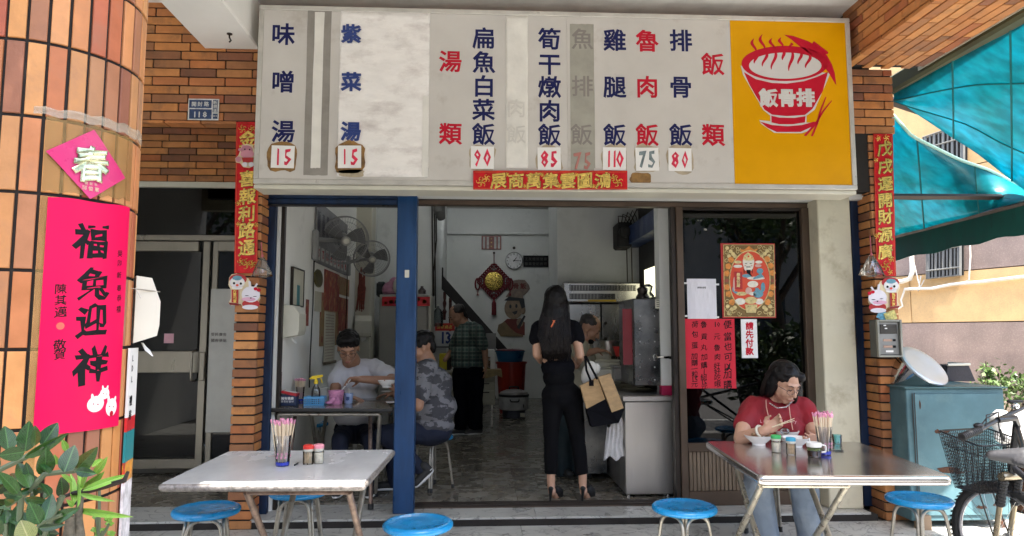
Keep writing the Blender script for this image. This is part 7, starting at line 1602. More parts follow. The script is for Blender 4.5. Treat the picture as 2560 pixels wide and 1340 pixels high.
k = MB()
for i in range(6): k.tube([(c_.x+i*.06-.2, 7.0, 0), (c_.x+i*.09-.25, 7.0+.03*i, c_.z-.2), (c_.x+i*.16-.4, 7.0, c_.z+.1+.05*(i % 3))], [.015, .01, .005], 5)
k.build('stem', m_bark, t); leafcloud(MB(), (c_.x, 7.0, c_.z+.02), (.55, .25, .28), 700, .07, .035, 3).build('crown', m_f2, t)
MB().box((P(2440, 990, Y=8).x, 8.0, 0), (9, 8.15, P(2500, 985, Y=8).z-.1)).build('planter_wall', mat('soil_brown_wall', (.20, .15, .12), .9, var=.2), label='low brown wall behind the shrub at the right edge', cat='wall')
c_ = P(2553, 1045, Y=5.4); MB().lathe((c_.x+.1, 5.4, c_.z-.33), [(.11, 0), (.17, .26), (.19, .26), (.19, .32), (.165, .32), (.155, .27), (.001, .26)], 20).build('terracotta_pot', mat('terracotta', (.42, .14, .06), .7, var=.1), label='terracotta pot at the right picture edge behind the bicycle', cat='pot', smooth=40)
MB().box((c_.x-.1, 5.25, 0), (c_.x+.3, 5.6, c_.z-.332), .01).build('plant_stand', m_rust, label='rusty stand carrying the terracotta pot', cat='stand')
k = MB(); c_ = P(2532, 1090, Y=4.7)
for i in range(7): k.ell(c_+Vector((random.uniform(-.07, .12), 0, random.uniform(-.12, .12))), (.09, .06, .07), Matrix.Rotation(i, 3, 'Y'))
remesh(k, 'white_sack', mat('white_sack_cloth', (.72, .70, .68), .8, var=.1), None, .015, 3, .012, 12, label='crumpled white sack hanging behind the bicycle handlebar', cat='sack')
# ---------- bicycle
dB = Vector((-.25, .97, 0)).normalized(); sB = Vector((dB.y, -dB.x, 0)); uz = Vector((0, 0, 1))
hub = P(2506, 1347, Y=3.9); Rw = .312
bk = thing('bicycle', 'black bicycle with wire basket parked at the right edge, front wheel toward the cabinet', 'bicycle', (hub.x, hub.y, 0)); m_spoke = mat('spoke_steel', (.45, .45, .44), .3, .9)
def wheel(c):
    ty = MB().tube(arc(c, Rw-.022, 0, 2*math.pi, 48, dB, uz)[:-1], .024, 10, closed=True)
    for i in range(72):
        a = 2*math.pi*i/72; q = c+(dB*math.cos(a)+uz*math.sin(a))*(Rw+.001); tg = (-dB*math.sin(a)+uz*math.cos(a))
        ty.prism([q-tg*.005-sB*.018, q+tg*.005-sB*.018, q+tg*.005+sB*.018, q-tg*.005+sB*.018], (dB*math.cos(a)+uz*math.sin(a))*.004)
    w_ = thing('wheel', None, None, tuple(c)); w_.parent = bk; w_.location = Vector(c)-WL[bk.name]; WL[w_.name] = Vector(c)
    ty.build('tyre', m_rubber, w_, smooth=40); MB().tube(arc(c, Rw-.052, 0, 2*math.pi, 48, dB, uz)[:-1], .011, 6, closed=True).build('rim', mat('grey_rim', (.42, .41, .42), .35, .7), w_, smooth=50)
    MB().lathe(c-sB*.045, [(.012, 0), (.03, .005), (.02, .015), (.02, .075), (.03, .085), (.012, .09)], 12, sB).build('hub', m_spoke, w_, smooth=40)
    k = MB()
    for i in range(32): a = 2*math.pi*i/32; s_ = 1 if i % 2 else -1; k.tube([c+sB*.035*s_+(dB*math.cos(a+.5*(1 if i % 4 < 2 else -1))+uz*math.sin(a+.5*(1 if i % 4 < 2 else -1)))*.025, c+(dB*math.cos(a)+uz*math.sin(a))*(Rw-.055)], .0013, 3)
    k.build('spokes', m_spoke, w_, kind='stuff')
wheel(hub); wheel(hub-dB*1.02+Vector((0, 0, 0)))
bk['label'] = bk['label']
hd0, hd1 = P(2528, 1190, Y=3.76), P(2542, 1062, Y=3.72)      # lower and upper head tube
for s_ in (-1, 1):
    MB().tube([hub+sB*.055*s_, hub+sB*.055*s_+(hd0-hub)*.55], .015, 10).build('fork_blade', mat('champagne_tube', (.42, .35, .24), .3, .8), bk, smooth=50)
    p0 = hub+sB*.055*s_+(hd0-hub)*.55; k = MB(); pts = [p0+(hd0-hub)*.4*i/16 for i in range(17)]; k.tube(pts, [.026 if i % 2 else .021 for i in range(17)], 10); k.build('bellows', m_rubber, bk, smooth=30)
MB().tube([hd0+sB*.075, hd0-sB*.075], .024, 8).build('fork_crown', mat('champagne_tube', (1, 1, 1)), bk, smooth=50)
MB().tube([hd0, hd1], .02, 10).build('head_tube', m_blackmet, bk, smooth=50)
MB().tube([hd1, P(2537, 1045, Y=3.66), P(2494, 1050, Y=3.62)], .017, 8).build('stem', m_blackmet, bk, smooth=50)
hb = [P(2404, 1093, Y=3.45), P(2447, 1075, Y=3.52), P(2490, 1052, Y=3.62), P(2540, 1028, Y=3.74), P(2610, 995, Y=3.9)]
MB().tube(hb, .0125, 10).build('handlebar', m_blackmet, bk, smooth=50)
g = [hb[0].lerp(hb[1], i/20) for i in range(21)]; MB().tube(g, [.017 if i % 2 else .0205 for i in range(21)], 12).build('grip', m_rubber, bk, smooth=20)
g = [hb[3].lerp(hb[4], .35+.65*i/20) for i in range(21)]; MB().tube(g, [.017 if i % 2 else .0205 for i in range(21)], 12).build('grip', m_rubber, bk, smooth=20)
MB().ell(hb[1]+Vector((.0, -.0, .022)), (.026, .02, .016)).build('shifter', m_blackmet, bk, smooth=True)
MB().ell(hb[3]+Vector((-.01, -.01, .03)), (.022, .022, .018)).build('bell', m_chrome, bk, smooth=True); MB().box(hb[3]+Vector((-.03, 0, .045)), hb[3]+Vector((.05, .03, .06)), .004).build('reflector', m_rubber, bk)
for dx_ in (0, .03): MB().tube([hb[1]+Vector((.01+dx_, .0, .02)), P(2466, 1046-8*dx_/.03, Y=3.55), P(2496, 1030, Y=3.6), P(2496, 1060, Y=3.68), P(2508, 1120, Y=3.75), hd0], .0035, 5).build('cable', m_rubber, bk, smooth=50)
# basket
bc = P(2462, 1155, Y=3.88); bT = P(2458, 1092, Y=3.86); bB = P(2462, 1222, Y=3.86); k = MB(); wire = MB()
def ringp(c, hx, hy, tilt): return [c+sB*hx*a+dB*hy*b+uz*tilt*b for a, b in ((-1, -1), (1, -1), (1, 1), (-1, 1))]
Rt, Rb_ = ringp(bT, .185, .125, .025), ringp(bB, .12, .085, 0)
for Rr, rad in ((Rt, .005), (Rb_, .004), ([a.lerp(b, .22) for a, b in zip(Rt, Rb_)], .003)): MB().tube(rrect(Rr, .04), rad, 5, closed=True).build('basket_rim', m_blackmet, bk)
for s_ in range(4):
    A, B, C2, D = Rt[s_], Rt[(s_+1) % 4], Rb_[(s_+1) % 4], Rb_[s_]; nn_ = 26 if s_ % 2 == 0 else 18; rows = 16
    for i in range(nn_+1): f = i/nn_; wire.tube([A.lerp(B, f), D.lerp(C2, f)], .0021, 3, cap=False)
    for j in range(rows+1):
        f = j/rows; P0, P1 = A.lerp(D, f), B.lerp(C2, f); wire.tube([P0.lerp(P1, i/nn_)+uz*(.004 if i % 2 else -.004) for i in range(nn_+1)], .0021, 3, cap=False)
for i in range(19): f = i/18; wire.tube([Rb_[0].lerp(Rb_[1], f), Rb_[3].lerp(Rb_[2], f)], .0021, 3, cap=False); wire.tube([Rb_[0].lerp(Rb_[3], f), Rb_[1].lerp(Rb_[2], f)], .0021, 3, cap=False)
wire.build('basket_mesh', m_blackmet, bk, kind='stuff')
for s_ in (-1, 1): MB().tube([bB+sB*.05*s_, hub+sB*.06*s_], .004, 5).build('basket_stay', m_blackmet, bk)
MB().tube([bT+sB*.0-dB*.12, P(2500, 1075, Y=3.68)], .007, 6).build('basket_bracket', m_blackmet, bk)
# saddle and frame toward the camera
sdl = P(2560, 1145, Y=3.05); k = MB(); k.ell(sdl+Vector((.10, -.06, 0)), (.10, .11, .035)).cap(sdl+Vector((.02, .02, .0)), sdl+Vector((-.075, .10, -.004)), .045, .024); k.ell(sdl+Vector((.04, -.02, -.02)), (.09, .09, .03))
remesh(k, 'saddle', mat('grey_black_vinyl', (.045, .045, .05), .5, bump=.2, bs=60), bk, .007, 6)
st = sdl+Vector((.04, -.02, -.03)); bb_ = Vector((hub.x, hub.y, .29))-dB*.62
for p_, q_, r_ in ((hd0+uz*.06, bb_, .018), (hd1-uz*.02, st-uz*.16, .016), (st, bb_, .015), (st-uz*.16, hub-dB*1.02+sB*.05, .009), (bb_, hub-dB*1.02+sB*.05, .011), (st-uz*.16, hub-dB*1.02-sB*.05, .009)): MB().tube([p_, q_], r_, 8).build('frame_tube', m_blackmet, bk, smooth=50)
MB().lathe(bb_+sB*.05, [(.09, 0), (.09, .004), (.001, .004)], 24, sB).build('chainring', m_spoke, bk); 
for s_ in (-1, 1): MB().tube([bb_+sB*.06*s_, bb_+sB*.08*s_+Vector((0, 0, -.16*s_))+dB*.04*s_], .009, 6).box(bb_+sB*.08*s_+Vector((-.05, -.03, -.16*s_-.01)), bb_+sB*.08*s_+Vector((.05, .03, -.16*s_+.01)), .003).build('pedal_crank', m_blackmet, bk)
MB().tube([bb_, Vector((bb_.x+.16, bb_.y-.1, 0.01))], .009, 6).build('kickstand', m_spoke, bk)
# ================================================================ LEFT FOREGROUND PLANTS
def Z8(x, y): return x/4.467, 1040+y/4.467
m_leaf = mat('waxy_dark_leaf', (.028, .095, .028), .36, spec=.4, var=.3, vs=12, rand=[(.007, .034, .007), (.013, .058, .009), (.030, .088, .011), (.010, .045, .013)], coat=.3); m_lime = mat('young_lime_leaf', (.17, .36, .04), .35, var=.15, vs=15, rand=[(.13, .30, .03), (.22, .42, .06), (.16, .36, .03)]); m_olive = mat('dusty_olive_leaf', (.12, .14, .035), .5, var=.3, vs=30)
def veins(m, tone):
    N = m.node_tree.nodes; L = m.node_tree.links; b = N['Principled BSDF']; tc = N.new('ShaderNodeTexCoord'); sp_ = N.new('ShaderNodeSeparateXYZ'); L.new(tc.outputs['Object'], sp_.inputs[0])
    ab = N.new('ShaderNodeMath'); ab.operation = 'ABSOLUTE'; L.new(sp_.outputs[0], ab.inputs[0]); mu = N.new('ShaderNodeMath'); mu.operation = 'MULTIPLY_ADD'; mu.inputs[1].default_value = -.8; L.new(ab.outputs[0], mu.inputs[0]); L.new(sp_.outputs[1], mu.inputs[2])
    sn = N.new('ShaderNodeMath'); sn.operation = 'MULTIPLY'; sn.inputs[1].default_value = 62; L.new(mu.outputs[0], sn.inputs[0]); s2 = N.new('ShaderNodeMath'); s2.operation = 'SINE'; L.new(sn.outputs[0], s2.inputs[0])
    mr = N.new('ShaderNodeMapRange'); mr.inputs[1].default_value = .7; mr.inputs[2].default_value = 1; L.new(s2.outputs[0], mr.inputs[0])
    rb = N.new('ShaderNodeMapRange'); rb.inputs[1].default_value = .018; rb.inputs[2].default_value = .035; rb.inputs[3].default_value = 1; rb.inputs[4].default_value = 0; L.new(ab.outputs[0], rb.inputs[0])
    mx_ = N.new('ShaderNodeMath'); mx_.operation = 'MAXIMUM'; L.new(rb.outputs[0], mx_.inputs[0]); hf = N.new('ShaderNodeMath'); hf.operation = 'MULTIPLY'; hf.inputs[1].default_value = .45; L.new(mr.outputs[0], hf.inputs[0]); L.new(hf.outputs[0], mx_.inputs[1])
    src = b.inputs['Base Color'].links[0].from_socket; mc = N.new('ShaderNodeMix'); mc.data_type = 'RGBA'; L.new(mx_.outputs[0], mc.inputs[0]); L.new(src, mc.inputs[6]); mc.inputs[7].default_value = (*tone, 1); L.new(mc.outputs[2], b.inputs['Base Color'])
    bn = N.new('ShaderNodeBump'); bn.inputs['Strength'].default_value = .25; bn.inputs['Distance'].default_value = .05; L.new(mx_.outputs[0], bn.inputs['Height']); L.new(bn.outputs[0], b.inputs['Normal'])
veins(m_leaf, (.045, .13, .03)); veins(m_lime, (.32, .52, .12)); veins(m_olive, (.2, .2, .08))
lm_d = leafmesh('leaf', 1, 1, m_leaf, .28, .12, 8); lm_l = leafmesh('leaf', 1, 1, m_lime, .3, .18, 8); lm_o = leafmesh('leaf', 1, 1, m_olive, .25, .12, 8)
def put_leaf(par, me, x0, y0, x1, y1, w_, Y, roll=0, dy=.0):
    a = P(*Z8(x0, y0), Y=Y); b = P(*Z8(x1, y1), Y=Y+dy); d = b-a; L = d.length; y_ = d.normalized(); view = (CAMP-a).normalized()
    z_ = (view-y_*view.dot(y_)).normalized(); z_ = Matrix.Rotation(roll, 3, y_) @ z_; x_ = y_.cross(z_); k_ = mpp(*Z8(x0, y0), Y)/4.467
    W = w_*k_; o = link('leaf', me, par); M_ = Matrix((x_*W, y_*L, z_*L*.6)).transposed().to_4x4(); M_.translation = a-WL[par.name]; o.matrix_local = M_; return o
p1 = thing('glossy_leaved_plant', 'potted plant with dark waxy oval leaves in the lower left corner', 'plant', (-.78, 1.25, 0)); p2 = thing('lime_leaved_shrub', 'grey stemmed shrub with young lime green leaves before the tiled column', 'shrub', (-.62, 1.32, 0))
Yq = 1.25
D_ = [(95, 390, 60, 95, 200, .3), (280, 395, 322, 62, 210, -.2), (390, 330, 400, 120, 120, .5), (470, 330, 640, 75, 200, -.2), (275, 465, 765, 205, 135, .5), (275, 400, -20, 450, 190, -.4), (500, 660, 520, 365, 200, .2), (560, 640, 450, 520, 90, .6), (720, 625, 830, 325, 215, -.2), (845, 605, 1075, 370, 190, .2), (850, 612, 1062, 645, 115, .1), (330, 800, 200, 500, 175, .2), (350, 745, 280, 520, 140, -.6), (200, 865, 0, 625, 150, .5), (205, 865, 90, 700, 110, -.5), (200, 868, 435, 795, 75, .2), (245, 905, 35, 860, 140, -.2), (700, 890, 690, 695, 150, .4), (560, 890, 470, 735, 110, .6), (500, 1165, 590, 865, 165, .2), (560, 1185, 862, 1035, 150, -.2), (440, 1205, 330, 965, 190, .1), (200, 1210, 170, 995, 160, -.3), (60, 1200, 70, 1050, 120, .2), (440, 1250, 700, 1225, 95, .3), (100, 1345, 120, 1165, 190, .2), (290, 925, 520, 960, 110, .4), (-40, 1340, 10, 1170, 120, .1), (380, 900, 370, 830, 90, .3), (-40, 760, 60, 640, 120, .2), (-60, 940, 40, 1010, 150, .5), (520, 1330, 420, 1260, 90, .5), (140, 980, 60, 940, 100, -.3), (-60, 560, 20, 500, 90, .3), (620, 1000, 540, 940, 80, .7)]
for i, q in enumerate(D_): put_leaf(p1, lm_d, *q[:5], Yq+.035*math.sin(i*2.3), q[5], .03*math.cos(i*1.7))
rl = random.Random(5)
for i in range(34):
    x_, y_, a_, l_ = rl.uniform(-60, 560), rl.uniform(720, 1400), rl.uniform(-.2, 3.3), rl.uniform(130, 250); put_leaf(p1, lm_d, x_, y_, x_+l_*math.cos(a_), y_-l_*math.sin(a_), l_*rl.uniform(.45, .7), 1.30+rl.uniform(0, .09), rl.uniform(-.8, .8), rl.uniform(-.06, .06))
put_leaf(p1, lm_o, 330, 1400, 230, 1165, 240, 1.16, 0)
k = MB(); zz8 = lambda x, y, Y=1.27: P(*Z8(x, y), Y=Y)
for pts, r_ in (([(-80, 640), (100, 550), (280, 465), (480, 330)], .005), ([(80, 1000), (300, 860), (500, 650), (720, 620), (850, 608)], .005), ([(200, 1340), (240, 900), (330, 800)], .005), ([(380, 1340), (440, 1220), (520, 1170), (700, 1100)], .004), ([(60, 1340), (60, 1200)], .004), ([(400, 1500), (650, 1000), (700, 890)], .005)): k.tube([zz8(*q) for q in pts], r_, 6)
for x_, y_ in ((60, 1340), (200, 1340), (380, 1340), (400, 1500)): a = zz8(x_, y_); k.tube([a, Vector((-.80+.1*random.random(), 1.25, .40))], .006, 6)
k.build('stem', mat('dull_green_stem', (.10, .13, .07), .6), p1, smooth=50)
MB().lathe((-.76, 1.25, .0), [(.13, 0), (.19, .36), (.21, .36), (.21, .41), (.185, .41), (.18, .37), (.001, .37)], 24).build('pot', MATS['terracotta'], p1, smooth=40)
G_ = [(820, 990, 815, 620, 95, .5), (865, 1045, 1440, 1135, 85, .2), (900, 868, 1245, 958, 60, .3), (925, 835, 1440, 640, 90, -.2), (930, 815, 1150, 650, 110, .4), (1050, 650, 1190, 478, 90, .2), (1030, 570, 1155, 455, 70, -.3), (800, 745, 690, 640, 60, .4), (745, 385, 700, 270, 75, .2), (865, 1020, 890, 690, 50, .6), (820, 1010, 755, 940, 60, .3), (800, 640, 725, 565, 60, -.4), (905, 830, 880, 600, 60, .5), (910, 820, 990, 560, 60, -.5), (640, 540, 610, 440, 60, .1)]
for i, q in enumerate(G_): put_leaf(p2, lm_l, *q[:5], 1.33+.03*math.sin(i*1.9), q[5], .04*math.cos(i*2.1))
k = MB(); k.tube([zz8(760, 1600, 1.34), zz8(770, 1340, 1.34), zz8(790, 1120, 1.34)], [.012, .011, .008], 8).tube([zz8(880, 1600, 1.35), zz8(885, 1340, 1.35), zz8(870, 1150, 1.35), zz8(905, 880, 1.35)], [.011, .010, .008, .005], 8)
for px in (760, 880): a = zz8(px, 1600, 1.34); k.tube([a, Vector((a.x+.02, 1.33, .30))], .012, 8)
k.build('stem', mat('grey_bark_stem', (.16, .14, .10), .8, var=.4, vs=60, bump=.6, bs=80), p2, smooth=50)
k = MB(); k.tube([zz8(640, 930, 1.34), zz8(820, 860, 1.34), zz8(960, 840, 1.34), zz8(1200, 775, 1.34), zz8(1390, 720, 1.34), zz8(1430, 620, 1.34)], [.003, .004, .006, .006, .005, .003], 6); k.build('dark_twig', m_dkframe, p2, smooth=50)
MB().lathe((-.60, 1.33, .0), [(.11, 0), (.15, .28), (.165, .28), (.165, .32), (.145, .32), (.14, .29), (.001, .29)], 24).build('pot', MATS['terracotta'], p2, smooth=40)
p3 = thing('small_succulent', 'small pale green succulent at the foot of the tiled column', 'succulent', (-.5, 1.42, 0)); k = MB()
for i, (x_, y_) in enumerate(((1080, 1130), (1180, 1110), (1220, 1200), (1060, 1270), (1150, 1280), (1240, 1310), (1100, 1330), (1210, 1150), (1110, 760), (1150, 750))):
    for j in range(6):
        a = j*1.05+i; put_leaf(p3, lm_l, x_, y_, x_+55*math.cos(a), y_+34*math.sin(a), 42, 1.42, .3)
for x_, y_ in ((1080, 1130), (1220, 1200), (1110, 760), (1150, 1280)): k.tube([zz8(x_, y_, 1.42), zz8(1110, 1400, 1.42), Vector((-.5, 1.42, .0))], .003, 5)
k.build('stem', MATS['dull_green_stem'], p3, smooth=50)
# ================================================================ STREET BEHIND THE CAMERA (seen only in glass and as bounced light)
def street_tree(label, x, y, h, r, seed, n=3600, cc=None, cr_=None):
    rd = random.Random(seed); t = thing('street_tree', label, 'tree', (x, y, -.1), 'street trees across the pavement'); k = MB()
    k.tube([(x, y, -.1), (x+.05, y+.03, h*.3), (x-.08, y, h*.55)], [.17, .13, .1], 10)
    for i in range(6): a = i*1.05+rd.random(); k.tube([(x-.05, y, h*(.4+.03*i)), (x+math.cos(a)*r*.4, y+math.sin(a)*r*.35, h*.66), (x+math.cos(a)*r*.8, y+math.sin(a)*r*.7, h*.85)], [.08, .05, .02], 7)
    k.build('trunk', m_bark, t, smooth=50); leafcloud(MB(), cc or (x, y, h*.85), cr_ or (r, r*.8, r*.65), n, .16, .08, seed, 12).build('crown', m_f1, t)
street_tree('added street tree out of view overhead, its crown placed to shade the tiled column', -2.1, -.2, 4.9, 1.2, 11, 5200, (-.95, .25, 4.3), (.85, .85, .6))  # unseen tree added to keep direct sun off the column
street_tree('forked street tree mirrored in the dark glass of the steel door', -5.9, -.3, 5.2, 1.9, 12)
street_tree('street tree mirrored in the glazed unit at the right', 5.6, -1.8, 4.6, 1.7, 13)
t = thing('street_shrub', 'leafy shrub on the kerb side mirrored in the lower part of the glazed unit', 'shrub', (4.3, .7, -.02)); MB().tube([(4.3, .7, -.02), (4.3, .7, .7)], .03, 6).build('stem', m_bark, t); leafcloud(MB(), (4.3, .7, .95), (.8, .5, .65), 1500, .17, .06, 21, 9).build('crown', m_f2, t)
ob = thing('opposite_building', 'plain rendered building across the street behind the viewpoint', 'building', (0, -16, 0)); m_ob = mat('opposite_render', (.36, .33, .29), .8, var=.15, vs=1)
MB().box((-30, -17, -.15), (30, -16, 9)).build('wall', m_ob, ob); m_obg = mat('opposite_glass', (.04, .05, .06), .1)
for i in range(14):
    for j in range(2): x_ = -26+i*4; f = MB().box((x_, -15.99, 1.0+j*3.6), (x_+2.2, -15.9, 3.0+j*3.6)).build('window', m_obg, ob)
# ================================================================ PEOPLE
m_skin = mat('skin_light', (.52, .30, .20), .5, var=.06, vs=10); m_skin2 = mat('skin_tan', (.36, .19, .115), .5, var=.08, vs=10); m_hairb = mat('black_hair', (.006, .005, .005), .5, var=.3, vs=30, stretch=(4, 4, .4), spec=.22); m_hairs = mat('hair_strand_brown', (.012, .008, .007), .45, spec=.3)
m_hairg = mat('greying_hair', (.030, .025, .022), .6, var=.4, vs=30)
m_lip = mat('lip_tone', (.36, .12, .10), .5); m_brow = mat('brow_dark', (.03, .02, .018), .7)
def frame(f, up=(0, 0, 1)):
    f = Vector(f).normalized(); r_ = f.cross(Vector(up)).normalized(); u_ = r_.cross(f); return Matrix((r_, f, u_)).transposed()
def head_prims(mb, c, f, s=1.0, jaw=1.0, up=(0, 0, 1)):
    F = frame(f, up); T = lambda x, y, z: Vector(c)+F @ Vector((x*s, y*s, z*s))
    E = lambda x, y, z, a, b, d: mb.ell(T(x, y, z), (a*s, b*s, d*s), F, 18, 12)
    E(0, -.012, .035, .076, .095, .092); E(0, .022, -.035, .062*jaw, .066, .075); E(0, .052, -.092, .032*jaw, .03, .024); E(-.034, .052, -.03, .028*jaw, .03, .035); E(.034, .052, -.03, .028*jaw, .03, .035)
    E(0, .078, .028, .052, .016, .012); mb.cap(T(0, .086, .012), T(0, .108, -.030), .008*s, .0125*s); E(-.012, .098, -.034, .008, .009, .007); E(.012, .098, -.034, .008, .009, .007)
    E(0, .086, -.062, .022, .011, .006); E(0, .084, -.072, .019, .011, .006)
    for sx in (-1, 1): E(sx*.031, .078, .006, .015, .010, .009); E(sx*.076, -.004, -.006, .009, .019, .032)
    mb.cap(T(0, -.025, -.05), T(0, -.045, -.15), .050*s, .056*s); return F, T
def face_parts(par, F, T, s=1.0, specs=False, eyes=True, browm=None):
    for sx in (-1, 1):
        MB().tube([T(sx*.016, .091, .026), T(sx*.032, .092, .033), T(sx*.048, .080, .027)], [.003*s, .0035*s, .002*s], 6).build('eyebrow', browm or m_brow, par)
        if eyes: MB().tube([T(sx*.019, .0895, .003), T(sx*.031, .0925, .001), T(sx*.044, .084, .003)], [.0012*s, .0028*s, .0012*s], 6).build('eye', m_black, par)
    MB().tube([T(-.022, .092, -.066), T(-.008, .099, -.065), T(.008, .099, -.065), T(.022, .092, -.066)], [.002*s, .0048*s, .0048*s, .002*s], 6).build('lips', m_lip, par)
    if specs:
        k = MB()
        for sx in (-1, 1):
            k.tube([T(sx*.033+.025*math.cos(a)*1, .104-.010*abs(math.cos(a)*sx > .5), -.002+.018*math.sin(a)) for a in [2*math.pi*i/16 for i in range(16)]], .0013*s, 5, closed=True)
            k.tube([T(sx*.058, .098, .004), T(sx*.080, .05, .006), T(sx*.082, -.005, .002)], .0016*s, 4)
        k.tube([T(-.009, .106, .002), T(.009, .106, .002)], .0016*s, 4); k.build('glasses', m_blackmet, par)
def hand_prims(mb, w, d, n, s=1.0, curl=.5, grip=0, side=1):
    """w wrist, d direction of palm, n palm normal (toward which fingers curl), side: thumb side"""
    d = Vector(d).normalized(); n = (Vector(n)-d*Vector(n).dot(d)).normalized(); x = d.cross(n)*side; w = Vector(w)
    mb.ell(w+d*.045*s, (.040*s, .050*s, .016*s), Matrix((x, d, n)).transposed(), 14, 10); mb.cap(w-d*.02*s, w+d*.02*s, .024*s, .026*s)
    for i, (o, L) in enumerate(((.029, .072), (.010, .080), (-.010, .074), (-.028, .058))):
        p = w+(d*.082+x*o)*s; a = curl*(.7+.12*i)
        for j in range(3):
            ang = a*(j+1)*.9; q = p+(d*math.cos(ang)+n*math.sin(ang))*L*s*(.45, .33, .24)[j]; mb.cap(p, q, (.0088-.0008*j)*s, (.0080-.0008*j)*s, 8); p = q
    p = w+(d*.025+x*.030)*s; q = p+(d*.55+x*.6+n*.35).normalized()*.036*s; mb.cap(p, q, .0115*s, .010*s, 8); mb.cap(q, q+(d*.75+x*(.1-grip)+n*.55).normalized()*.032*s, .0095*s, .008*s, 8)
def hair_strands(par, n, src, m, r_=.0022, jit=.012, name='hair_strands', wave=.01):
    k = MB()
    for i in range(n):
        u_ = random.random(); pts = src(u_); o = Vector((random.gauss(0, jit), random.gauss(0, jit*.5), 0)); ph = random.random()*6
        k.tube([p+o*(.3+j/len(pts))+Vector((wave*math.sin(ph+j*1.1), 0, 0)) for j, p in enumerate(pts)], [r_]*(len(pts)-1)+[r_*.3], 3)
    return k.build(name, m, par, smooth=True, kind='stuff')
def shoe(par, heel, toe, mu, ms, h=.09, name='shoe'):
    heel, toe = Vector(heel), Vector(toe); d = (toe-heel).normalized(); up = Vector((0, 0, 1)); up = (up-d*up.dot(d)).normalized(); k = MB(); k.cap(heel+up*.045+d*.03, toe+up*.034-d*.04, .038, .036); k.cap(heel+up*.05+d*.03, heel+up*(h)+d*.035, .036, .040)
    o = remesh(k, name, mu, par, .007, 6); q = Matrix((d, d.cross(up), up)).transposed()
    MB().ell(heel.lerp(toe, .5)+up*.012, ((toe-heel).length*.54, .044, .016), q, 20, 8).build('sole', ms, o, smooth=40); return o
def person(label, foot): return thing('person', label, 'person', foot)
# ---- 1 woman standing with her back to us
Yw = 5.62; J = lambda px, py, dy=0: P(px, py, Y=Yw+dy)
pw = person('woman seen from behind with long black hair, black top, cropped trousers and heels', (P(1410, 1240, Y=Yw).x, Yw, .07))
b = MB(); hc = J(1388, 752); head_prims(b, hc, (.05, 1, -.10), 1.0, .9); nk = J(1389, 800); b.cap(J(1389, 780), J(1389, 812), .05, .055); b.ell(J(1389, 835), (.15, .08, .10)); b.ell(J(1392, 905), (.12, .085, .14))
for sh, el, wr in (((1345, 822, 0), (1342, 885, -.01), (1352, 903, .2)), ((1436, 822, 0), (1450, 888, -.03), (1448, 904, .19))):
    b.cap(J(*sh), J(*el), .048, .037); b.cap(J(*el), J(*wr), .038, .026); hand_prims(b, J(*wr), (.0, 1, .2), (0, 0, 1), .9, .5)
for hp, kn, an in (((1383, 990), (1379, 1090), (1377, 1225)), ((1428, 990), (1443, 1090), (1456, 1225))):
    b.cap(J(*hp), J(*kn), .085, .058); b.cap(J(*kn), J(an[0], an[1]-60), .056, .040); b.cap(J(an[0], an[1]-60), J(an[0]+1, an[1]-4, .0), .040, .031); b.cap(J(an[0]+1, an[1]-6, -.01), J(an[0]+14, an[1]+22, .10), .031, .026); b.ell(J(an[0]+3, an[1]+4, -.02), (.032, .035, .035))
remesh(b, 'body', m_skin, pw, .008, 6)
m_blk = mat('black_crepe', (.004, .004, .006), .85, var=.15, bump=.15, bs=150, spec=.12); k = MB()
k.ell(J(1389, 838), (.165, .105, .115)); k.ell(J(1391, 878), (.128, .095, .13)); k.ell(J(1395, 918), (.140, .104, .11)); k.cap(J(1348, 820), J(1340, 846), .066, .062); k.cap(J(1434, 820), J(1444, 846), .066, .062); k.cap(J(1360, 812), J(1420, 812), .052, .052)
remesh(k, 'top', m_blk, pw, .009, 6, .004, 11)
k = MB(); k.ell(J(1397, 942), (.132, .104, .11)); k.ell(J(1404, 988), (.166, .124, .12))
for hp, kn, hm in (((1382, 1000), (1378, 1095), (1377, 1182)), ((1430, 1000), (1444, 1095), (1454, 1182))):
    k.cap(J(*hp), J(*kn), .090, .062)
    k.lathe(J(hm[0], hm[1]+3), [(.050, 0), (.053, .02), (.057, .15), (.060, .27)], 20, J(*kn)-J(*hm))
remesh(k, 'trousers', mat('black_trousers', (.004, .004, .005), .85, var=.15, bump=.1, bs=150, spec=.12), pw, .010, 5, .004, 8)
k = MB(); k.ell(hc+Vector((0, -.012, .022)), (.094, .112, .110)); k.ell(J(1386, 792, -.05), (.112, .080, .15)); k.ell(J(1385, 828, -.085), (.120, .055, .14)); k.ell(J(1389, 860, -.10), (.100, .04, .10))
remesh(k, 'hair', m_hairb, pw, .008, 3, .004, 25)
def hsrc(u_):
    a = (u_-.5)*2; p0 = hc+Vector((a*.085, -.03-.05*(1-a*a), .09*(1-a*a)+.02)); return [p0, hc+Vector((a*.100, -.085*(1-.5*a*a)-.02, -.05)), J(1387+a*38, 800, -.13+.05*a*a), J(1387+a*39, 840, -.15+.04*a*a), J(1390+a*33, 868+random.random()*8, -.145), J(1392+a*28, 878+random.random()*26, -.13)]
hair_strands(pw, 420, hsrc, m_hairs, .0026, .006)
m_or = mat('orange_strap', (.70, .16, .06), .6); MB().tube([J(1372, 796, -.10), J(1385, 803, -.135), J(1378, 818, -.14)], .007, 5).tube([J(1395, 796, -.12), J(1385, 803, -.135), J(1392, 815, -.13)], .005, 5).build('neck_strap', m_or, pw)
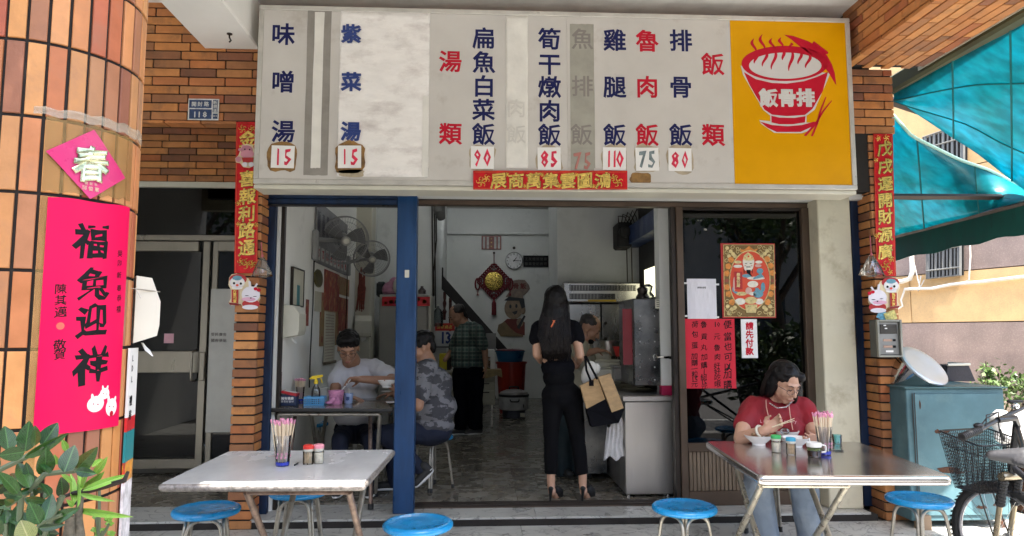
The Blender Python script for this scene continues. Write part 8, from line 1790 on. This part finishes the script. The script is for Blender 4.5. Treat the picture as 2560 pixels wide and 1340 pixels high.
for x_ in (1377, 1457):
    t0 = J(x_, 1238, -.035); toe = J(x_+22, 1246, .13); toe.z = .085; t0.z = .165; kk = MB(); kk.cap(toe, toe+(t0-toe)*.35, .034, .030); kk.cap(toe+(t0-toe)*.4, t0, .024, .022); kk.cap(toe+Vector((0, -.03, .03)), toe+(t0-toe)*.3+Vector((0, 0, .028)), .03, .03)
    sh_ = remesh(kk, 'shoe', mat('black_suede', (.008, .008, .009), .6), pw, .006, 4); MB().tube([t0+Vector((0, -.015, 0)), Vector((t0.x-.01, t0.y-.035, .072))], [.016, .005], 8).build('heel', m_black, sh_)
    MB().tube([t0+Vector((-.036, .02, .02)), t0+Vector((0, .06, .035)), t0+Vector((.038, .02, .0))], .004, 5).build('strap', m_black, sh_)
# tote bag
bag = thing('tote_bag', 'jute tote bag with black bottom hanging from the elbow of the standing woman', 'bag', tuple(P(1510, 1065, Y=5.5)))
m_jute = mat('jute_cloth', (.42, .27, .13), .85, var=.15, vs=12, bump=.4, bs=170, stretch=(1, 1, 3)); Bq = lambda px, py, Y=5.46: P(px, py, Y=Y)
MB().prism([Bq(1451, 965), Bq(1494, 945), Bq(1513, 998), Bq(1467, 1022)], (0, .05, 0)).build('front_panel', m_jute, bag)
MB().prism([Bq(1496, 943, 5.44), Bq(1526, 934, 5.50), Bq(1560, 1020, 5.50), Bq(1530, 1031, 5.44)], (.0, .05, 0)).build('side_panel', m_jute, bag)
MB().prism([Bq(1467, 1023, 5.455), Bq(1513, 999, 5.455), Bq(1530, 1032, 5.455), Bq(1562, 1022, 5.48), Bq(1547, 1057, 5.48), Bq(1479, 1068, 5.455)], (0, .11, 0)).build('black_base', m_blk, bag)
MB().prism([Bq(1455, 966, 5.52), Bq(1520, 940, 5.56), Bq(1556, 1030, 5.56), Bq(1480, 1055, 5.52)], (0, .05, 0)).build('back_panel', m_blk, bag)
for pts in (((1462, 890), (1466, 925), (1478, 955)), ((1464, 890), (1478, 918), (1493, 948))): MB().tube([Bq(*q, 5.45) for q in pts], .009, 4).build('strap', m_blk, bag)
MB().box(Bq(1473, 965, 5.452), Bq(1484, 950, 5.458)).build('strap_patch', m_blk, bag)
k = MB(); k.ell(P(1472, 932, Y=5.64), (.06, .02, .10), Matrix.Rotation(.35, 3, 'Y')); k.ell(P(1482, 925, Y=5.65), (.05, .02, .07), Matrix.Rotation(.9, 3, 'Y')); k.build('white_takeaway_bag', mat('soft_white_plastic', (.60, .57, .50), .5, var=.08), label='creamy white plastic bag held behind the jute tote', cat='bag', smooth=True)
# ---- 2 woman in red at the steel table
Yr_ = 4.38; J = lambda px, py, dy=0: P(px, py, Y=Yr_+dy)
pr_ = person('woman in a red T-shirt and glasses eating with chopsticks at the steel table', (P(1950, 1300, Y=4.2).x, 4.2, 0))
b = MB(); hc = J(1962, 958, -.10); F, T = head_prims(b, hc, (.26, -.84, -.46), 1.0, 1.05); b.cap(J(1948, 985), J(1945, 1020), .056, .062); b.ell(J(1945, 1045), (.16, .10, .12))
R1 = [J(1868, 1032, -.03), P(1852, 1096, Y=4.16), P(1912, 1076, Y=4.0)]; L1_ = [J(2022, 1035, -.02), P(2036, 1090, Y=4.20), P(2046, 1094, Y=4.02)]
b.cap(R1[0], R1[1], .052, .044); b.cap(R1[1], R1[2], .043, .029); b.cap(L1_[0], L1_[1], .052, .043); b.cap(L1_[1], L1_[2], .042, .028)
hand_prims(b, R1[2], (.75, -.10, .45), (.35, -.55, .5), .98, .95, .3, -1); hand_prims(b, L1_[2], (-.5, -.5, .0), (-.6, .2, .4), .95, .5)
remesh(b, 'body', m_skin, pr_, .0055, 5); face_parts(pr_, F, T, 1.0, True)
m_redt = mat('crimson_cotton', (.24, .006, .014), .75, var=.12, bump=.15, bs=140); k = MB()
k.ell(J(1945, 1048), (.185, .125, .13)); k.ell(J(1943, 1095), (.21, .15, .14)); k.ell(J(1943, 1140), (.205, .16, .12)); k.cap(J(1885, 1018), R1[0].lerp(R1[1], .42), .074, .068); k.cap(J(2006, 1020), L1_[0].lerp(L1_[1], .42), .074, .068); k.cap(J(1900, 1012), J(1995, 1013), .058, .058); k.ell(J(1915, 1075, -.10), (.09, .07, .09)); k.ell(J(1975, 1075, -.10), (.09, .07, .09))
remesh(k, 'shirt', m_redt, pr_, .008, 5, .006, 9)
m_pinkcord = mat('peach_cord', (.62, .36, .28), .6)
MB().tube([J(1915, 1000, -.10), J(1916, 1018, -.17), J(1922, 1045, -.20), J(1925, 1068, -.21)], .003, 5).build('neck_cord', m_pinkcord, pr_); MB().tube([J(1972, 1010, -.13), J(1975, 1035, -.19), J(1982, 1075, -.21)], .003, 5).build('neck_cord', m_pinkcord, pr_)
MB().tube([J(1924, 1008, -.12), J(1943, 1020, -.165), J(1965, 1018, -.16), J(1980, 1004, -.11)], .0045, 6).build('necklace', mat('bead_mix', (.45, .40, .38), .3, .4, var=.6, vs=120), pr_)
kb = MB()
for i, ch in enumerate('Life is lovely'):
    if ch != ' ': kb.text(ch, J(1903+i*6.6, 1052+.09*(i-6)**2*.4, -.262+.0011*(i-6)**2), .026, bold=.02)
kb.build('lettering', mat('tee_print', (.55, .30, .32), .6), pr_)
m_jean = mat('washed_denim', (.17, .22, .30), .8, var=.15, vs=5, bump=.3, bs=160, col2=(.27, .32, .39), c2s=3, c2lo=.45, c2hi=.65); k = MB(); k.ell(P(1945, 1168, Y=4.45), (.20, .17, .11))
for hp, kn, an in (((1905, 1182, 4.42), (1895, 1212, 4.02), (1928, 1395, 4.06)), ((1985, 1182, 4.42), (2008, 1208, 4.02), (2032, 1395, 4.08))):
    a_, c_, d_ = [P(q[0], q[1], Y=q[2]) for q in (hp, kn, an)]; k.cap(a_, c_, .098, .078); k.cap(c_, d_, .080, .062)
    shoe(pr_, d_+Vector((0, .05, -.06)), d_+Vector((.03, -.18, -.06)), m_rubber, m_paperw)
remesh(k, 'jeans', m_jean, pr_, .009, 5, .007, 9)
k = MB(); Fh = lambda x, y, z, a, b2, d: k.ell(T(x, y, z), (a, b2, d), F, 18, 12)
Fh(0, -.028, .058, .092, .100, .078); Fh(0, -.055, -.02, .100, .078, .10); Fh(-.078, -.005, -.035, .030, .062, .098); Fh(.068, -.030, -.02, .028, .048, .10); Fh(-.05, -.07, -.10, .07, .05, .07); Fh(-.080, .012, -.09, .024, .045, .06); Fh(-.055, .048, .068, .036, .035, .034); Fh(.030, .026, .090, .045, .040, .020)
remesh(k, 'hair', m_hairb, pr_, .007, 3, .004, 25)
def hsrc2(u_):
    a = (u_-.5)*2.1; p = lambda r_, z, q=.0: T(r_*math.sin(a*1.25), -.02-r_*math.cos(a*1.25)*.95+q, z); return [T(.02, .03, .132), p(.075, .105), p(.105, .03), p(.108, -.05), p(.104, -.11+.02*random.random()), p(.094, -.14+.03*random.random())]
hair_strands(pr_, 300, hsrc2, m_hairs, .0024, .005, wave=.003)
wt_ = R1[2]-Vector((.012, 0, .0)); d_ = (R1[2]-R1[1]).normalized(); o_ = d_.orthogonal().normalized(); MB().tube(arc(wt_-d_*.02, .031, 0, 2*math.pi, 16, o_, d_.cross(o_))[:-1], .008, 6, closed=True).build('watch_band', m_pvc, pr_)
ck = thing('chopsticks', 'pair of bamboo chopsticks held by the woman in red', 'chopsticks', tuple(P(1938, 1060, Y=3.93)))
for dy in (0, 5): MB().tube([P(1930, 1068, Y=3.93), P(1986, 1046+dy, Y=3.86)], [.0032, .002], 6).build('chopstick', mat('pale_bamboo', (.72, .62, .42), .6), ck)
k = MB(); k.ell(P(1962, 1078, Y=4.12), (.03, .02, .02)); k.build('crumpled_film', m_bag, label='crumpled clear film on the table edge before the woman in red', cat='film')
# ---- 3 man in white
Ym = 6.25; J = lambda px, py, dy=0: P(px, py, Y=Ym+dy)
pm = person('man in a white T-shirt and glasses eating at the inner table on the left', (P(885, 1100, Y=6.5).x, 6.5, .07)); b = MB()
hc = J(871, 870, -.20); F, T = head_prims(b, hc, (.10, -.84, -.50), 1.12, 1.0); b.cap(J(880, 895, -.08), J(888, 915), .062, .066); b.ell(J(893, 945), (.17, .10, .13))
La = [J(960, 925, -.02), P(984, 953, Y=6.0), P(905, 948, Y=5.92)]; Ra = [J(845, 935), P(836, 985, Y=6.1), P(868, 992, Y=5.92)]
b.cap(La[0], La[1], .058, .046); b.cap(La[1], La[2], .046, .031); b.cap(Ra[0], Ra[1], .056, .045); b.cap(Ra[1], Ra[2], .045, .031); hand_prims(b, La[2], (-.95, -.1, .0), (.0, -.5, -.8), 1.12, .7, .1, -1); hand_prims(b, Ra[2], (.8, -.3, -.1), (0, 0, -1), 1.05, .3)
remesh(b, 'body', m_skin2, pm, .007, 5); face_parts(pm, F, T, 1.12, True)
m_wt = mat('white_cotton', (.60, .60, .63), .8, var=.05, bump=.12, bs=120); k = MB(); k.ell(J(893, 948), (.205, .13, .15)); k.ell(J(888, 1000), (.20, .14, .16)); k.ell(J(886, 1040, .02), (.19, .14, .12)); k.cap(J(858, 922), Ra[0].lerp(Ra[1], .35), .082, .078); k.cap(J(935, 920), La[0].lerp(La[1], .55), .082, .078); k.cap(J(865, 915), J(925, 915), .066, .066)
remesh(k, 'shirt', m_wt, pm, .008, 5, .008, 8)
k = MB(); k.ell(J(888, 1075, .05), (.19, .16, .12)); k.cap(J(862, 1085), P(850, 1100, Y=5.85), .095, .07); k.cap(J(915, 1085), P(930, 1100, Y=5.85), .095, .07); k.cap(P(850, 1100, Y=5.85), Vector((P(850, 1100, Y=5.85).x, 5.9, .12)), .07, .05); k.cap(P(930, 1100, Y=5.85), Vector((P(930, 1100, Y=5.85).x, 5.9, .12)), .07, .05)
m_nav = mat('navy_trousers', (.006, .010, .028), .85, var=.15, bump=.15, bs=120); remesh(k, 'trousers', m_nav, pm, .011, 4, .005, 8)
for x_ in (850, 930): q = P(x_, 1100, Y=5.85); shoe(pm, (q.x, 5.95, .075), (q.x, 5.70, .075), m_rubber, m_paperw)
k = MB(); Fh = lambda x, y, z, a, b2, d: k.ell(T(x, y, z), (a*1.12, b2*1.12, d*1.12), F, 18, 12)
Fh(0, -.022, .062, .087, .102, .076); Fh(0, -.07, .0, .076, .05, .07); Fh(0, .040, .100, .068, .045, .026); Fh(-.066, .030, .070, .020, .035, .03); Fh(.066, .030, .070, .020, .035, .03); remesh(k, 'hair', m_hairb, pm, .007, 3, .005, 30)
MB().tube([La[2]+Vector((-.09, -.03, .0)), P(855, 975, Y=5.85)], .004, 5).build('white_spoon', m_china, label='white spoon held by the man in the white T-shirt', cat='spoon')
# ---- 4 man in camouflage
Yc_ = 5.92; J = lambda px, py, dy=0: P(px, py, Y=Yc_+dy)
pc = person('man in a grey camouflage shirt sitting half hidden behind the blue post', (P(1075, 1230, Y=Yc_).x, Yc_, .07)); b = MB()
hc = J(1053, 868); F, T = head_prims(b, hc, (-.93, -.28, -.22), 1.06, 1.12); b.cap(J(1062, 895), J(1070, 920), .066, .072); b.ell(J(1072, 960), (.13, .16, .14))
arm = [J(1055, 945, -.17), P(1045, 1015, Y=5.62), P(1000, 978, Y=5.78)]; arm2 = [J(1055, 940, .17), P(1030, 1010, Y=6.1), P(985, 985, Y=6.1)]
for A in (arm, arm2): b.cap(A[0], A[1], .058, .046); b.cap(A[1], A[2], .046, .031)
hand_prims(b, arm[2], (-.8, 0, .25), (-.1, .1, .9), 1.05, .5, 0, -1); hand_prims(b, arm2[2], (-.8, 0, 0), (0, 0, -1), 1.0, .4)
remesh(b, 'body', m_skin2, pc, .007, 5); face_parts(pc, F, T, 1.06, True)
k = MB(); k.ell(J(1078, 965), (.185, .20, .17)); k.ell(J(1082, 1020), (.20, .20, .17)); k.ell(J(1078, 1062), (.195, .19, .11)); k.cap(J(1062, 925, -.16), arm[0].lerp(arm[1], .6), .082, .078); k.cap(J(1062, 925, .16), arm2[0].lerp(arm2[1], .5), .08, .076); k.cap(J(1072, 918, -.12), J(1072, 918, .12), .072, .072)
m_camo = mat('grey_camouflage', (.17, .17, .185), .85, var=.08, bump=.15, bs=120, col2=(.05, .05, .058), c2s=9, c2lo=.50, c2hi=.515, stretch=(.7, .7, 1.5)); remesh(k, 'shirt', m_camo, pc, .009, 5, .009, 8)
k = MB(); k.ell(J(1075, 1080), (.19, .20, .11)); kn1, kn2 = P(960, 1085, Y=5.75), P(975, 1088, Y=6.05); an1, an2 = P(1052, 1172, Y=5.70), P(985, 1205, Y=6.0)
k.cap(J(1065, 1080, -.09), kn1, .105, .078); k.cap(J(1065, 1080, .09), kn2, .105, .078); k.cap(kn1, an1, .078, .055); k.cap(kn2, an2, .078, .055); remesh(k, 'trousers', m_nav, pc, .010, 4, .006, 8)
m_wsole = mat('white_sole', (.70, .70, .70), .5); s_ = shoe(pc, P(1086, 1178, Y=5.70), P(1040, 1222, Y=5.66), m_rubber, m_wsole); s2_ = shoe(pc, (an2.x+.06, 6.0, .08), (an2.x-.20, 5.98, .08), m_rubber, m_wsole)
MB().tube([P(1050, 1196, Y=5.655), P(1062, 1188, Y=5.655), P(1082, 1170, Y=5.66)], .004, 5).build('curved_stripe', m_wsole, s_)
k = MB(); Fh = lambda x, y, z, a, b2, d: k.ell(T(x, y, z), (a*1.06, b2*1.06, d*1.06), F, 18, 12)
Fh(0, -.025, .064, .085, .100, .070); Fh(0, -.085, .0, .068, .032, .07); Fh(0, .048, .098, .060, .030, .022); Fh(-.068, .004, .035, .016, .05, .035); Fh(.068, .004, .035, .016, .05, .035); remesh(k, 'hair', m_hairb, pc, .007, 3, .004, 35)
hb_ = bowl('white bowl lifted in the hand of the man in camouflage, left of the blue post', P(967, 968, Y=5.76), .075, .055)
# ---- 5 man in plaid
Yq_ = 9.2; J = lambda px, py, dy=0: P(px, py, Y=Yq_+dy)
pp_m = person('older man in a green plaid shirt standing at the cream desk with head bowed', (P(1170, 1075, Y=Yq_).x, Yq_, .07)); b = MB()
hc = J(1143, 790); F, T = head_prims(b, hc, (-.80, -.30, -.50), 1.15, 1.15); b.cap(J(1155, 805), J(1166, 822), .066, .072)
b.cap(J(1196, 830, -.16), J(1212, 875, -.14), .058, .046); b.cap(J(1212, 875, -.14), J(1214, 910, -.14), .045, .032); hand_prims(b, J(1214, 912, -.14), (0, -.2, -1), (-1, 0, 0), 1.1, .3); b.ell(J(1172, 850), (.15, .12, .15)); b.cap(J(1152, 832, .1), J(1128, 880, .1), .055, .045); b.cap(J(1128, 880, .1), J(1112, 900, -.05), .044, .03)
for x_ in (1152, 1188): b.cap(J(x_, 980), J(x_+1, 1068), .05, .04)
remesh(b, 'body', m_skin2, pp_m, .009, 4); face_parts(pp_m, F, T, 1.15)
k = MB(); k.ell(J(1172, 845), (.22, .16, .17)); k.ell(J(1170, 885), (.235, .18, .17)); k.ell(J(1170, 908), (.23, .17, .10)); k.cap(J(1192, 828, -.15), J(1208, 862, -.15), .095, .08); k.cap(J(1155, 826, .1), J(1136, 866, .1), .09, .08); k.cap(J(1160, 818), J(1188, 820), .08, .08)
m_plaid = stripes('green_plaid', [(.055, .10, .085), (.20, .24, .20), (.02, .03, .03)], scale=6.5); remesh(k, 'shirt', m_plaid, pp_m, .011, 4, .008, 7)
k = MB(); k.ell(J(1170, 925), (.205, .15, .13))
for x_ in (1152, 1190): k.cap(J(x_, 935), J(x_, 1000), .115, .09); k.lathe(J(x_, 1072), [(.088, 0), (.09, .1), (.09, .35), (.088, .42)], 18)
remesh(k, 'trousers', mat('black_slacks', (.003, .003, .006), .9, spec=.1, bump=.1, bs=100), pp_m, .013, 4, .006, 7)
for x_, fx in ((1156, -.2), (1190, -.16)): q = J(x_, 1078); shoe(pp_m, (q.x+.08, q.y, .075), (q.x+fx, q.y-.08, .075), m_rubber, m_wsole)
k = MB(); Fh = lambda x, y, z, a, b2, d: k.ell(T(x, y, z), (a*1.15, b2*1.15, d*1.15), F, 18, 12)
Fh(0, -.035, .058, .085, .094, .068); Fh(0, -.085, -.005, .066, .032, .06); remesh(k, 'hair', m_hairg, pp_m, .009, 3, .005, 30)
# ---- 6 cook
Yo = 6.55; J = lambda px, py, dy=0: P(px, py, Y=Yo+dy)
po = person('cook in a khaki shirt with a black mask under his chin bending over the worktop', (P(1440, 1100, Y=Yo).x, Yo, .07)); b = MB()
hc = J(1474, 822); F, T = head_prims(b, hc, (.80, -.28, -.52), 1.06, 1.0); b.cap(J(1464, 842), J(1452, 858), .058, .064); b.ell(J(1440, 900), (.15, .11, .14)); b.cap(J(1448, 875, -.12), J(1440, 912, -.12), .052, .044); b.cap(J(1440, 890, -.14), J(1492, 876, -.10), .043, .030); hand_prims(b, J(1490, 876, -.10), (1, .0, -.05), (0, -.2, -1), 1.05, .45)
remesh(b, 'body', m_skin2, po, .008, 4); face_parts(po, F, T, 1.06)
k = MB(); k.ell(J(1438, 895), (.20, .14, .17)); k.ell(J(1430, 960), (.19, .14, .2)); k.cap(J(1452, 868, -.1), J(1446, 885, -.13), .078, .07); k.cap(J(1450, 862), J(1425, 868), .075, .08); remesh(k, 'shirt', mat('khaki_shirt', (.30, .28, .20), .8, bump=.1), po, .011, 4, .007, 8)
k = MB(); k.ell(J(1428, 1000), (.18, .14, .14))
for x_ in (1405, 1450): q = J(x_, 1010); k.cap(q, Vector((q.x, q.y, .12)), .10, .075)
remesh(k, 'trousers', mat('dark_teal_trousers', (.012, .025, .03), .8), po, .013, 4, .005, 7)
for x_ in (1405, 1450): q = J(x_, 1010); shoe(po, (q.x, q.y+.1, .075), (q.x+.06, q.y-.16, .075), m_rubber, m_rubber)
k = MB(); k.ell(T(0, .050, -.088), (.050, .052, .034), F); remesh(k, 'face_mask', m_black, po, .007, 3); MB().tube([T(.055, .03, -.07), T(.078, .0, -.02)], .002, 4).build('mask_loop', m_black, po)
k = MB(); Fh = lambda x, y, z, a, b2, d: k.ell(T(x, y, z), (a*1.06, b2*1.06, d*1.06), F, 18, 12)
Fh(0, -.028, .058, .082, .096, .064); Fh(0, -.082, .0, .064, .03, .055); remesh(k, 'hair', m_hairg, po, .008, 3, .004, 35)
